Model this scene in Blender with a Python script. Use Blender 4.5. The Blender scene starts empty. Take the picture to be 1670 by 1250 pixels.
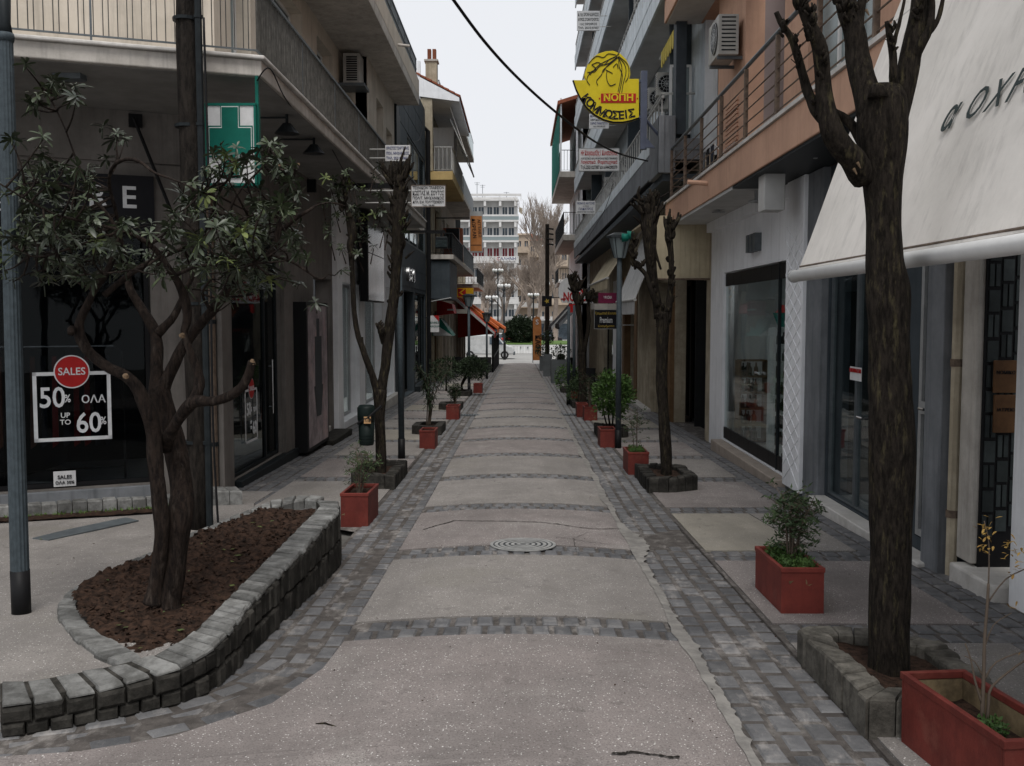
import bpy, math, random
from mathutils import Vector, Matrix, noise
R = random.Random(7)
sc = bpy.context.scene
col = sc.collection
# ---------------------------------------------------------------- camera, sky, sun, exposure
F_PX = 1600.0
CAM = Vector((0, 0, 1.8))
_N = math.sqrt(13**2 + 110**2 + F_PX**2)
PSI = -math.asin(13/_N); TH = math.atan(110/F_PX)
FW = Vector((math.sin(PSI)*math.cos(TH), math.cos(PSI)*math.cos(TH), -math.sin(TH)))
RT = Vector((math.cos(PSI), -math.sin(PSI), 0)); UP = RT.cross(FW)
cd = bpy.data.cameras.new('camera'); cam = bpy.data.objects.new('camera', cd); col.objects.link(cam)
cd.sensor_fit = 'HORIZONTAL'; cd.sensor_width = 36; cd.lens = 36*F_PX/1670
cd.clip_start = 0.05; cd.clip_end = 900
cam.matrix_world = Matrix(((RT.x, UP.x, -FW.x, CAM.x), (RT.y, UP.y, -FW.y, CAM.y), (RT.z, UP.z, -FW.z, CAM.z), (0, 0, 0, 1)))
sc.camera = cam
w = bpy.data.worlds.new('World'); sc.world = w; w.use_nodes = True
nt = w.node_tree; nt.nodes.clear()
sky = nt.nodes.new('ShaderNodeTexSky'); sky.sky_type = 'NISHITA'; sky.sun_disc = False
sky.sun_elevation = math.radians(62); sky.sun_rotation = math.radians(172); sky.dust_density = 4
hs = nt.nodes.new('ShaderNodeHueSaturation'); hs.inputs['Saturation'].default_value = 0.25; hs.inputs['Value'].default_value = 1
mx = nt.nodes.new('ShaderNodeMix'); mx.data_type = 'RGBA'; mx.inputs['Factor'].default_value = 0.93
mx.inputs[7].default_value = (5.4, 5.52, 5.78, 1)
bg = nt.nodes.new('ShaderNodeBackground'); bg.inputs['Strength'].default_value = 0.1
wo = nt.nodes.new('ShaderNodeOutputWorld')
nt.links.new(sky.outputs[0], hs.inputs['Color']); nt.links.new(hs.outputs[0], mx.inputs[6])
nt.links.new(mx.outputs[2], bg.inputs['Color']); nt.links.new(bg.outputs[0], wo.inputs['Surface'])
sl = bpy.data.lights.new('sun', 'SUN'); sl.energy = 1.5; sl.angle = math.radians(25); sl.color = (1, .97, .93)
so = bpy.data.objects.new('sun', sl); col.objects.link(so)
# veiled sun high behind the camera, a little to the right
_el, _az = math.radians(62), math.radians(172)
sd = Vector((math.sin(_az)*math.cos(_el), math.cos(_az)*math.cos(_el), math.sin(_el)))
so.rotation_euler = (-sd).to_track_quat('-Z', 'Y').to_euler()
sc.view_settings.view_transform = 'Standard'; sc.view_settings.look = 'None'
sc.view_settings.exposure = 0.68; sc.view_settings.gamma = 1
sc.view_settings.use_curve_mapping = False
sc.cycles.max_bounces = 9; sc.cycles.diffuse_bounces = 5; sc.cycles.glossy_bounces = 3
sc.cycles.transparent_max_bounces = 12; sc.cycles.transmission_bounces = 3

# ---------------------------------------------------------------- measuring helpers (points of the place seen at a pixel of the photo)
def ray(x, y): return FW*F_PX + RT*(x-835) + UP*(625-y)
def AY(x, y, Y): d = ray(x, y); return CAM + d*(Y/d.y)
def AX(x, y, X): d = ray(x, y); return CAM + d*(X/d.x)
def AZ(x, y, z): d = ray(x, y); return CAM + d*((z-CAM.z)/d.z)
def zg(Y):
    if Y < 11.6: return -0.034*Y
    if Y < 68: return -0.3944 - 0.02*(Y-11.6)
    return -1.5224
def G(x, y):
    z = -0.3
    for _ in range(30):
        p = AZ(x, y, z); z = .5*z + .5*zg(p.y)
    return p

# ---------------------------------------------------------------- materials
def nlink(t, a, b): t.links.new(a, b)
MATS = {}
def mat(name, c, c2=None, scale=3.0, rough=.8, bump=0., bscale=60., metal=0., rnd=0., streak=0., grime=0., spec=.12, fleck=0., emit=0., c3=None, bark=0., smear=0.):
    m = bpy.data.materials.new(name); m.use_nodes = True; t = m.node_tree
    b = t.nodes['Principled BSDF']; b.inputs['Roughness'].default_value = rough; b.inputs['Metallic'].default_value = metal
    b.inputs['Specular IOR Level'].default_value = spec
    geo = t.nodes.new('ShaderNodeNewGeometry'); pos = geo.outputs['Position']
    def nz(s, det=4, vec=None, rg=.55):
        n = t.nodes.new('ShaderNodeTexNoise'); n.inputs['Scale'].default_value = s; n.inputs['Detail'].default_value = det; n.inputs['Roughness'].default_value = rg
        nlink(t, vec or pos, n.inputs['Vector']); return n.outputs['Fac']
    def ramp(v, a, bb):
        r = t.nodes.new('ShaderNodeMapRange'); r.inputs[1].default_value = a; r.inputs[2].default_value = bb; nlink(t, v, r.inputs[0]); return r.outputs[0]
    def mixc(f, A, B, mode='MIX'):
        n = t.nodes.new('ShaderNodeMix'); n.data_type = 'RGBA'; n.blend_type = mode
        if isinstance(f, (int, float)): n.inputs[0].default_value = f
        else: nlink(t, f, n.inputs[0])
        for sock, v in ((n.inputs[6], A), (n.inputs[7], B)):
            if isinstance(v, tuple): sock.default_value = (*v[:3], 1)
            else: nlink(t, v, sock)
        return n.outputs[2]
    def mul(a, k):
        n = t.nodes.new('ShaderNodeMath'); n.operation = 'MULTIPLY'; nlink(t, a, n.inputs[0]); n.inputs[1].default_value = k; return n.outputs[0]
    c2 = c2 or tuple(v*.8 for v in c); bv = None
    if bark:
        mb_ = t.nodes.new('ShaderNodeMapping'); mb_.inputs['Scale'].default_value = (2, 2, .45); nlink(t, pos, mb_.inputs['Vector']); bv = mb_.outputs[0]
    cc = mixc(ramp(nz(scale, 8, bv, .7), .4, .6), c, c2)
    if c3: cc = mixc(ramp(nz(scale*.6, 6, bv, .7), .55, .7), cc, c3)
    if rnd:
        oi = t.nodes.new('ShaderNodeObjectInfo')
        rr = t.nodes.new('ShaderNodeMapRange'); rr.inputs[3].default_value = 1-rnd; rr.inputs[4].default_value = 1+rnd; nlink(t, oi.outputs['Random'], rr.inputs[0])
        cb = t.nodes.new('ShaderNodeCombineColor')
        for k in range(3): nlink(t, rr.outputs[0], cb.inputs[k])
        cc = mixc(1.0, cc, cb.outputs[0], 'MULTIPLY')
    if fleck:
        v = t.nodes.new('ShaderNodeTexVoronoi'); v.inputs['Scale'].default_value = 58; nlink(t, pos, v.inputs['Vector'])
        f1 = ramp(v.outputs['Distance'], .26, .16)
        f2 = mul(f1, 1); n2 = ramp(nz(31, 2), .46, .58)
        mm = t.nodes.new('ShaderNodeMath'); mm.operation = 'MULTIPLY'; nlink(t, f2, mm.inputs[0]); nlink(t, n2, mm.inputs[1])
        cc = mixc(mul(mm.outputs[0], fleck), cc, (.8, .78, .75))
        mq = t.nodes.new('ShaderNodeMapping'); mq.inputs['Scale'].default_value = (1.6, .35, 1); nlink(t, pos, mq.inputs['Vector'])
        cc = mixc(mul(ramp(nz(1.1, 7, mq.outputs[0], .68), .47, .66), .55), cc, tuple(x*.62 for x in c))
        cc = mixc(mul(ramp(nz(7, 3), .64, .7), .5), cc, tuple(x*.5 for x in c))
        cc = mixc(mul(ramp(nz(110, 2), .5, .66), .8*fleck), cc, tuple(x*.45 for x in c))
    if smear:
        mp = t.nodes.new('ShaderNodeMapping'); mp.inputs['Scale'].default_value = (3.4, 1.1, 1); nlink(t, pos, mp.inputs['Vector'])
        a_ = ramp(nz(1.5, 9, mp.outputs[0], .72), .5, .6); b_ = nz(14, 4); mm = t.nodes.new('ShaderNodeMath'); mm.operation = 'MULTIPLY'; nlink(t, a_, mm.inputs[0]); nlink(t, ramp(b_, .35, .6), mm.inputs[1])
        cc = mixc(mul(mm.outputs[0], smear), cc, (.37, .345, .325))
    if streak:
        mp = t.nodes.new('ShaderNodeMapping'); mp.inputs['Scale'].default_value = (7, 7, .5); nlink(t, pos, mp.inputs['Vector'])
        cc = mixc(mul(ramp(nz(1.3, 5, mp.outputs[0], .7), .5, .72), streak), cc, tuple(x*.35 for x in c))
    if grime:
        cc = mixc(mul(ramp(nz(.9, 8, None, .7), .48, .7), grime), cc, tuple(x*.4 for x in c))
    nlink(t, cc, b.inputs['Base Color'])
    if bump or bark:
        bp = t.nodes.new('ShaderNodeBump'); bp.inputs['Strength'].default_value = max(bump, bark); bp.inputs['Distance'].default_value = .03 if bark else .006
        if bark:
            mp = t.nodes.new('ShaderNodeMapping'); mp.inputs['Scale'].default_value = (1, 1, .25); nlink(t, pos, mp.inputs['Vector'])
            nlink(t, nz(bscale, 6, mp.outputs[0], .7), bp.inputs['Height'])
        else: nlink(t, nz(bscale, 5, None, .65), bp.inputs['Height'])
        nlink(t, bp.outputs[0], b.inputs['Normal'])
    if emit:
        b.inputs['Emission Color'].default_value = (*c[:3], 1); b.inputs['Emission Strength'].default_value = emit
    MATS[name] = m; return m
def glass(name, tint=(.8, .85, .86), opac=.15, rough=.02, dark=(.01, .012, .014), refl=.85):
    m = bpy.data.materials.new(name); m.use_nodes = True; t = m.node_tree; t.nodes.clear()
    o = t.nodes.new('ShaderNodeOutputMaterial'); tr = t.nodes.new('ShaderNodeBsdfTransparent'); tr.inputs[0].default_value = (*tint, 1)
    gl = t.nodes.new('ShaderNodeBsdfGlossy'); gl.inputs['Roughness'].default_value = rough; gl.inputs[0].default_value = (refl*.95, refl, refl, 1)
    df = t.nodes.new('ShaderNodeBsdfDiffuse'); df.inputs[0].default_value = (*dark, 1)
    geo = t.nodes.new('ShaderNodeNewGeometry')
    def mth(op, a, b=None):      # both sides of a pane reflect alike: Schlick's curve on |cos|
        n = t.nodes.new('ShaderNodeMath'); n.operation = op
        for k, v in enumerate((a, b)):
            if v is None: continue
            if isinstance(v, (int, float)): n.inputs[k].default_value = v
            else: nlink(t, v, n.inputs[k])
        return n.outputs[0]
    dt = t.nodes.new('ShaderNodeVectorMath'); dt.operation = 'DOT_PRODUCT'; nlink(t, geo.outputs['Incoming'], dt.inputs[0]); nlink(t, geo.outputs['Normal'], dt.inputs[1])
    fres = mth('ADD', mth('MULTIPLY', mth('POWER', mth('SUBTRACT', 1.0, mth('ABSOLUTE', dt.outputs['Value'])), 5.0), .85), .045)
    nz = t.nodes.new('ShaderNodeTexNoise'); nz.inputs['Scale'].default_value = 1.1; nlink(t, geo.outputs['Position'], nz.inputs['Vector'])
    bp = t.nodes.new('ShaderNodeBump'); bp.inputs['Strength'].default_value = .06; bp.inputs['Distance'].default_value = .05; nlink(t, nz.outputs['Fac'], bp.inputs['Height'])
    nlink(t, bp.outputs[0], gl.inputs['Normal'])
    m1 = t.nodes.new('ShaderNodeMixShader'); m1.inputs[0].default_value = opac
    m2 = t.nodes.new('ShaderNodeMixShader')
    nlink(t, tr.outputs[0], m1.inputs[1]); nlink(t, df.outputs[0], m1.inputs[2])
    nlink(t, fres, m2.inputs[0]); nlink(t, m1.outputs[0], m2.inputs[1]); nlink(t, gl.outputs[0], m2.inputs[2]); nlink(t, m2.outputs[0], o.inputs[0])
    MATS[name] = m; return m

mat('base_ground', (.13, .125, .115), rough=.9, bump=.3, bscale=40, grime=.5)
mat('plaza', (.33, .325, .31), (.27, .265, .255), 1.2, .85, .2, 30, grime=.4)
mat('panel_pink', (.255, .226, .215), (.208, .187, .178), 1.6, .78, .5, 190, fleck=1.0, grime=.5, c3=(.30, .28, .262))
mat('panel_grey', (.262, .243, .227), (.21, .195, .183), 1.5, .8, .5, 190, fleck=.8, grime=.45, c3=(.28, .262, .23))
mat('panel_beige', (.285, .262, .222), (.235, .217, .187), 1.1, .8, .4, 190, fleck=.4, grime=.4)
mat('mortar', (.10, .09, .083), (.06, .054, .05), 9, .9, .6, 90, c3=(.15, .14, .13), smear=.5)
mat('sett', (.135, .134, .136), (.09, .09, .093), 6, .66, 1, 55, rnd=.22, spec=.3, smear=.5)
mat('sett_dark', (.118, .118, .122), (.078, .079, .083), 6, .6, 1, 55, rnd=.25, spec=.3, c3=(.16, .155, .15), smear=.25)
mat('bed_stone', (.135, .125, .108), (.06, .056, .048), 9, .85, .9, 55, rnd=.25, grime=.5)
mat('iron', (.3, .3, .29), (.2, .2, .195), 9, .6, .2, 70)
mat('ac_casing', (.42, .41, .38), (.35, .34, .315), 4, .6, grime=.4, streak=.3)
mat('cement', (.26, .248, .23), (.17, .162, .152), 7, .92, .5, 90, grime=.35)
mat('crack', (.02, .018, .015), rough=1)
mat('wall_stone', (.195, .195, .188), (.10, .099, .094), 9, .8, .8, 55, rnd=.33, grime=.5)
mat('wall_stone_dark', (.045, .042, .037), (.018, .017, .015), 9, .85, .9, 55, rnd=.35, grime=.5)  # dark stone; also holds the big bed's front-face shade in its colour
mat('soil', (.05, .029, .02), (.013, .0085, .0065), 22, .95, 1, 60)
mat('concrete', (.50, .47, .43), (.38, .355, .32), 2, .85, .3, 50, streak=.5, grime=.4)
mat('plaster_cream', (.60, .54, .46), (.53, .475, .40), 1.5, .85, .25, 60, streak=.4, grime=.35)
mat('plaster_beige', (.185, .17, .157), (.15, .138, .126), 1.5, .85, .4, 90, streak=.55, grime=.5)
mat('plaster_white', (.84, .85, .87), (.78, .79, .81), 1.2, .7, .12, 60, streak=.25, grime=.25)
mat('plaster_blue', (.64, .69, .72), (.54, .59, .615), 1.2, .7, .12, 60, streak=.5, grime=.4)
mat('plaster_grey', (.20, .21, .225), (.15, .16, .17), 1.6, .8, .3, 60, streak=.6, grime=.5)
mat('plaster_dark', (.055, .066, .075), (.04, .05, .058), 1.5, .6, .1, 60, streak=.3)
mat('plaster_yellow', (.52, .38, .17), (.43, .31, .14), 1.5, .85, .2, 60, streak=.4)
mat('plaster_old', (.47, .41, .31), (.33, .285, .21), 2, .9, .3, 60, streak=.6, grime=.6)
mat('terracotta', (.55, .34, .24), (.48, .295, .21), 1.3, .85, .35, 110, streak=.25, grime=.25)
mat('mauve', (.29, .235, .225), (.25, .205, .195), 1.3, .85, .25, 90)
mat('soffit', (.24, .235, .225), (.19, .185, .175), 1.2, .9, .15, 50, grime=.45)
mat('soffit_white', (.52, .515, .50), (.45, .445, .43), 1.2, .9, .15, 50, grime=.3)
mat('marble', (.60, .58, .55), (.46, .44, .41), 3, .55, .1, 50, grime=.4, streak=.2)
mat('marble_tan', (.40, .34, .29), (.32, .27, .23), 5, .5, .1, 50, grime=.3)
mat('metal_grey', (.095, .11, .118), (.07, .082, .09), 8, .5, .15, 80, spec=.5, grime=.3)
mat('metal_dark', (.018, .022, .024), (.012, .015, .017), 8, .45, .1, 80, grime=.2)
mat('metal_black', (.012, .012, .013), rough=.5)
mat('metal_bluegrey', (.10, .115, .16), rough=.5)
mat('steel', (.5, .5, .5), rough=.25, metal=1)
mat('alu', (.42, .43, .43), (.33, .335, .335), 3, .45, .05, 60, metal=.4)
mat('rail_white', (.48, .48, .46), (.36, .355, .34), 8, .6, .1, 60, grime=.4)
mat('rail_rust', (.16, .12, .09), (.1, .075, .06), 14, .6, .2, 80)
mat('rail_bar', (.10, .095, .086), (.06, .057, .052), 9, .65, .1, 80, grime=.5)
mat('lamp_post', (.062, .078, .088), (.045, .057, .065), 20, .55, .2, 90, grime=.35)
mat('wood_pole', (.03, .025, .021), (.01, .0085, .0075), 9, .9, 1, 45, bark=.8)
mat('bark_dark', (.03, .024, .019), (.008, .0065, .005), 26, .92, 1, 38, bark=1, c3=(.075, .064, .035))
mat('bark_brown', (.034, .024, .019), (.012, .009, .008), 22, .85, 1, 45, bark=1, c3=(.066, .052, .043))
mat('cut_wood', (.2, .135, .085), (.1, .07, .045), 20, .8)
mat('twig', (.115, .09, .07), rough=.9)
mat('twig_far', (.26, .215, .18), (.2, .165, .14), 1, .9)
mat('leaf', (.036, .05, .022), (.019, .028, .014), 7, .42, .1, 40, rnd=.5, spec=.42, c3=(.068, .082, .04))
mat('leaf_pale', (.115, .135, .045), (.07, .1, .04), 7, .45, rnd=.3)
mat('leaf_small', (.06, .09, .04), (.035, .058, .03), 9, .5, rnd=.3, c3=(.09, .11, .045))
mat('leaf_fresh', (.065, .115, .03), (.035, .07, .02), 9, .5, rnd=.3)
mat('leaf_dark', (.028, .042, .022), (.018, .028, .015), 9, .6, rnd=.3, c3=(.05, .065, .035))
mat('leaf_yellow', (.34, .22, .06), (.22, .13, .04), 9, .5)
mat('grass', (.09, .15, .04), rough=.9)
mat('planter_red', (.165, .036, .028), (.12, .028, .023), 5, .55, .2, 60, grime=.6, rnd=.15, c3=(.19, .06, .045), streak=.3)
mat('planter_in', (.22, .165, .095), (.1, .075, .045), 5, .9)
mat('planter_grey', (.12, .13, .135), rough=.8, grime=.3)
mat('bin_green', (.010, .016, .015), (.007, .012, .011), 6, .5)
mat('label_orange', (.5, .3, .15), rough=.7)
mat('canvas', (.74, .705, .66), (.66, .63, .585), 1.2, .9, .2, 25, streak=.32, grime=.25)
mat('canvas_beige', (.50, .43, .30), (.42, .36, .25), 1.2, .9, .1, 90, streak=.45, grime=.4)
mat('canvas_white', (.55, .55, .54), rough=.9, streak=.5, grime=.3)
mat('canvas_black', (.02, .02, .022), rough=.85)
mat('canvas_red', (.4, .035, .02), rough=.85)
mat('canvas_orange', (.62, .16, .05), rough=.85)
mat('canvas_yellow', (.62, .5, .12), rough=.85)
mat('net_green', (.02, .22, .17), (.015, .16, .125), 5, .8, streak=.3)
mat('white', (.68, .68, .67), (.62, .62, .61), 3, .5, grime=.15)
mat('white_print', (.68, .69, .70), rough=.6)
mat('sign_white', (.62, .62, .62), (.54, .54, .54), 5, .5, grime=.25, streak=.2)
mat('sign_yellow', (.62, .50, .025), (.55, .44, .02), 3, .45, grime=.15)
mat('sign_green', (.008, .12, .09), rough=.5)
mat('sign_red', (.42, .02, .02), rough=.5)
mat('sign_orange', (.45, .19, .07), (.38, .15, .05), 4, .6)
mat('kodak_yellow', (.72, .40, .02), rough=.5)
mat('print_black', (.015, .015, .018), rough=.6)
mat('print_blue', (.05, .06, .17), rough=.6)
mat('print_grey', (.05, .055, .06), rough=.6)
mat('print_gold', (.45, .32, .06), rough=.6)
mat('print_magenta', (.17, .02, .06), rough=.6)
mat('awning_print', (.045, .06, .06), rough=.8)
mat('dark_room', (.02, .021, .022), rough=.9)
mat('mid_room', (.2, .2, .2), (.15, .15, .15), 2, .9)
mat('light_room', (.78, .78, .77), (.7, .7, .69), 2, .9)
mat('door_dark', (.03, .022, .017), rough=.45)
mat('brown_wood', (.19, .115, .06), (.14, .085, .045), 6, .6, .1)
mat('brick', (.25, .09, .05), (.19, .065, .04), 10, .9, rnd=.3)
mat('roof_tile', (.30, .10, .055), (.2, .065, .04), 6, .85, rnd=.25)
mat('poster_a', (.36, .30, .31), (.16, .13, .14), 2.2, .4, c3=(.42, .28, .27))
mat('tile_grey', (.045, .054, .054), (.03, .036, .037), 5, .4, rnd=.4)
mat('plaque', (.12, .062, .03), (.09, .047, .024), 8, .5)
mat('van_white', (.5, .51, .51), rough=.3, spec=.5)
mat('car_red', (.4, .03, .025), rough=.3)
mat('car_dark', (.03, .03, .035), rough=.25)
mat('rubber', (.02, .02, .02), rough=.9)
mat('far_white', (.60, .595, .585), (.52, .515, .505), .8, .8, grime=.15)
mat('far_beige', (.45, .37, .29), (.38, .31, .245), .6, .9, grime=.25)
mat('far_glass', (.11, .14, .17), (.06, .075, .09), 1.3, .2)
mat('far_redcurtain', (.22, .04, .05), rough=.8)
mat('bottle', (.03, .045, .03), (.05, .02, .02), 9, .25)
mat('goods', (.25, .08, .05), (.07, .1, .06), 11, .6, c3=(.4, .36, .26))
mat('cloth_dark', (.04, .045, .06), rough=.9)
glass('pane_clear', (.93, .97, .97), .02, refl=.75)
glass('pane_black', (.55, .57, .58), .08, refl=.16)
glass('pane_dark', (.45, .48, .49), .2, refl=.6)
glass('pane_green', (.35, .45, .46), .3, dark=(.09, .12, .125))
glass('pane_frost', (.4, .45, .45), .6, .25, dark=(.3, .36, .37))
mat('mirror', (.33, .33, .32), (.2, .2, .19), 2.5, .16, metal=1, streak=.6)

# ---------------------------------------------------------------- mesh helpers
ORG = {}
def link(o, parent=None):
    col.objects.link(o)
    if parent is not None: o.parent = parent
    return o
def props(o, label=None, cat=None, group=None, kind=None):
    if label: o['label'] = label
    if cat: o['category'] = cat
    if group: o['group'] = group
    if kind: o['kind'] = kind
    return o
def thing(name, label, cat, loc, group=None, kind=None):
    o = bpy.data.objects.new(name, None); o.empty_display_size = .1; o.location = loc; link(o); ORG[o.name] = Vector(loc)
    return props(o, label, cat, group, kind)
class MB:
    def __init__(s): s.v = []; s.f = []; s.m = []
    def add(s, vs, fs, m=0):
        k = len(s.v); s.v += [Vector(v) for v in vs]
        for f in fs: s.f.append([i+k for i in f]); s.m.append(m)
    def box(s, x0, x1, y0, y1, z0, z1, m=0):
        s.add([(x0, y0, z0), (x1, y0, z0), (x1, y1, z0), (x0, y1, z0), (x0, y0, z1), (x1, y0, z1), (x1, y1, z1), (x0, y1, z1)],
              [(0, 3, 2, 1), (4, 5, 6, 7), (0, 1, 5, 4), (1, 2, 6, 5), (2, 3, 7, 6), (3, 0, 4, 7)], m); return s
    def hexa(s, P, m=0):   # 8 points: bottom loop then top loop
        s.add(P, [(0, 3, 2, 1), (4, 5, 6, 7), (0, 1, 5, 4), (1, 2, 6, 5), (2, 3, 7, 6), (3, 0, 4, 7)], m); return s
    def fb(s, F, s0, s1, d0, d1, z0, z1, m=0):
        return s.hexa([F(s0, d0, z0), F(s1, d0, z0), F(s1, d1, z0), F(s0, d1, z0), F(s0, d0, z1), F(s1, d0, z1), F(s1, d1, z1), F(s0, d1, z1)], m)
    def prism(s, pts, vec, m=0):
        n = len(pts); vec = Vector(vec); P = [Vector(p) for p in pts]
        s.add(P + [p+vec for p in P], [tuple(range(n))[::-1], tuple(range(n, 2*n))] + [(i, (i+1) % n, n+(i+1) % n, n+i) for i in range(n)], m); return s
    def tube(s, pts, rad, n=8, m=0, cap=True, wob=0.):
        P = [Vector(p) for p in pts]; k0 = len(s.v); L = len(P)
        rs = rad if isinstance(rad, (list, tuple)) else [rad]*L
        t = (P[1]-P[0]).normalized(); a = t.orthogonal().normalized()
        for i in range(L):
            t = ((P[min(i+1, L-1)]-P[max(i-1, 0)])).normalized()
            a = (a - t*a.dot(t)).normalized(); b = t.cross(a)
            for j in range(n):
                an = 2*math.pi*j/n; r = rs[i]
                d = a*math.cos(an)+b*math.sin(an)
                if wob:
                    q = P[i]+d*r; f = .3/max(max(rs), .012); r *= 1+wob*(.6*noise.noise(Vector((q.x, q.y, q.z*.5))*f)+.45*noise.noise(Vector((q.x, q.y, q.z*.35))*f*3.2)+.3*abs(noise.noise(Vector((q.x, q.y, q.z*.3))*f*8)))
                s.v.append(P[i]+d*r)
        for i in range(L-1):
            for j in range(n):
                s.f.append([k0+i*n+j, k0+i*n+(j+1) % n, k0+(i+1)*n+(j+1) % n, k0+(i+1)*n+j]); s.m.append(m)
        if cap:
            s.f.append([k0+j for j in range(n)][::-1]); s.m.append(m)
            s.f.append([k0+(L-1)*n+j for j in range(n)]); s.m.append(m)
        return s
    def mesh(s, name, mats, org=None, smooth=False):
        o = org or Vector((0, 0, 0)); me = bpy.data.meshes.new(name)
        me.from_pydata([tuple(v-o) for v in s.v], [], s.f)
        if not isinstance(mats, (list, tuple)): mats = [mats]
        for m in mats: me.materials.append(MATS[m])
        if len(mats) > 1: me.polygons.foreach_set('material_index', s.m)
        if smooth: me.polygons.foreach_set('use_smooth', [True]*len(s.f))
        me.update(); return me
    def build(s, name, mats, parent=None, smooth=False, bevel=0, org=None, label=None, kind=None):
        if parent is not None: og = ORG[parent.name]
        else: og = Vector(org) if org is not None else Vector((0, 0, 0))
        o = bpy.data.objects.new(name, s.mesh(name, mats, og, smooth)); link(o, parent)
        if parent is None: o.location = og
        ORG[o.name] = og
        if bevel:
            bm = o.modifiers.new('b', 'BEVEL'); bm.width = bevel; bm.segments = 2; bm.limit_method = 'ANGLE'
            bm.use_clamp_overlap = True
        return props(o, label, None, None, kind)
def inst(name, me, parent, loc, rot=(0, 0, 0), scl=(1, 1, 1)):
    o = bpy.data.objects.new(name, me); link(o, parent); o.location = Vector(loc)-(ORG[parent.name] if parent else Vector((0, 0, 0)))
    o.rotation_euler = rot; o.scale = scl; return o
def copy_tree(o, parent=None):
    c = o.copy(); link(c, parent)
    ORG[c.name] = ORG.get(o.name, Vector((0, 0, 0)))
    for ch in list(o.children): copy_tree(ch, c)
    return c
def frame(O, u, n):
    O = Vector((*O[:2], 0)); u = Vector((*u[:2], 0)).normalized(); n = Vector((*n[:2], 0)).normalized()
    def f(s, d, z): p = O+u*s+n*d; return Vector((p.x, p.y, z))
    return f
def wallmesh(mb, F, s0, s1, z0, z1, holes, t=.25, m=0):
    """wall slab from depth 0 (face) back to -t, with rectangular openings (s0,s1,z0,z1)"""
    cuts = sorted({s0, s1, *[min(max(h[0], s0), s1) for h in holes], *[min(max(h[1], s0), s1) for h in holes]})
    for a, b in zip(cuts, cuts[1:]):
        if b-a < 1e-4: continue
        c = .5*(a+b); hs = sorted([(h[2], h[3]) for h in holes if h[0] <= c <= h[1]]); z = z0
        for h0, h1 in hs:
            if h0 > z: mb.fb(F, a, b, -t, 0, z, h0, m)
            z = max(z, h1)
        if z1 > z: mb.fb(F, a, b, -t, 0, z, z1, m)
def window(F, root, s0, s1, z0, z1, fm='white', pm='pane_dark', d=-.12, cols=2, rows=1, fw=.05, sill=None, name='window', back='dark_room'):
    mb = MB(); mb.fb(F, s0+.002, s1-.002, d-.05, d, z0+.002, z0+fw); mb.fb(F, s0+.002, s1-.002, d-.05, d, z1-fw, z1-.002)
    for i in range(cols+1):
        c = s0 + fw/2 + .002 + (s1-s0-fw-.004)*i/cols; mb.fb(F, c-fw/2, c+fw/2, d-.052, d+.002, z0+.004, z1-.004)
    for j in range(1, rows):
        z = z0+(z1-z0)*j/rows; mb.fb(F, s0+.004, s1-.004, d-.048, d-.004, z-fw/2, z+fw/2)
    w_ = mb.build(name, fm, root)
    MB().fb(F, s0+.02, s1-.02, d-.03, d-.024, z0+.02, z1-.02).build('pane', pm, w_)
    if sill: MB().fb(F, s0-.04, s1+.04, d, .04, z0-.04, z0).build('sill', sill, w_)
    if back: MB().fb(F, s0-.02, s1+.02, d-.75, d-.7, z0-.02, z1+.02).build('room_back', back, w_)  # backing sheet standing in for the room behind the pane
    return w_
def text(parent, s, F3, size, m, ext=.003, align='CENTER', shear=0, sx=1, name='lettering', sp=1.0, bold=.012, fit=None):
    """F3 = (origin Vector, right Vector, up Vector); letters stand on origin, facing right x up"""
    O, r, u = F3; r = r.normalized(); u = u.normalized(); n = r.cross(u)
    cu = bpy.data.curves.new('t', 'FONT'); cu.body = s; cu.size = size; cu.align_x = align; cu.align_y = 'CENTER'; cu.resolution_u = 3
    cu.extrude = ext; cu.offset = bold*size; cu.shear = shear; cu.space_character = sp
    ob = bpy.data.objects.new('t', cu); col.objects.link(ob)
    bpy.context.view_layer.update()
    me = bpy.data.meshes.new_from_object(ob.evaluated_get(bpy.context.evaluated_depsgraph_get()))
    bpy.data.objects.remove(ob); bpy.data.curves.remove(cu)
    og = ORG[parent.name]
    if fit and len(me.vertices):
        w_ = max(v.co.x for v in me.vertices)-min(v.co.x for v in me.vertices); sx = min(fit/w_, 1.15)
    for v in me.vertices: v.co = O + r*v.co.x*sx + u*v.co.y + n*v.co.z - og
    me.materials.clear(); me.materials.append(MATS[m]); me.name = name
    o = bpy.data.objects.new(name, me); link(o, parent); ORG[o.name] = og; return o
VX, VY, VZ = Vector((1, 0, 0)), Vector((0, 1, 0)), Vector((0, 0, 1))
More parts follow.
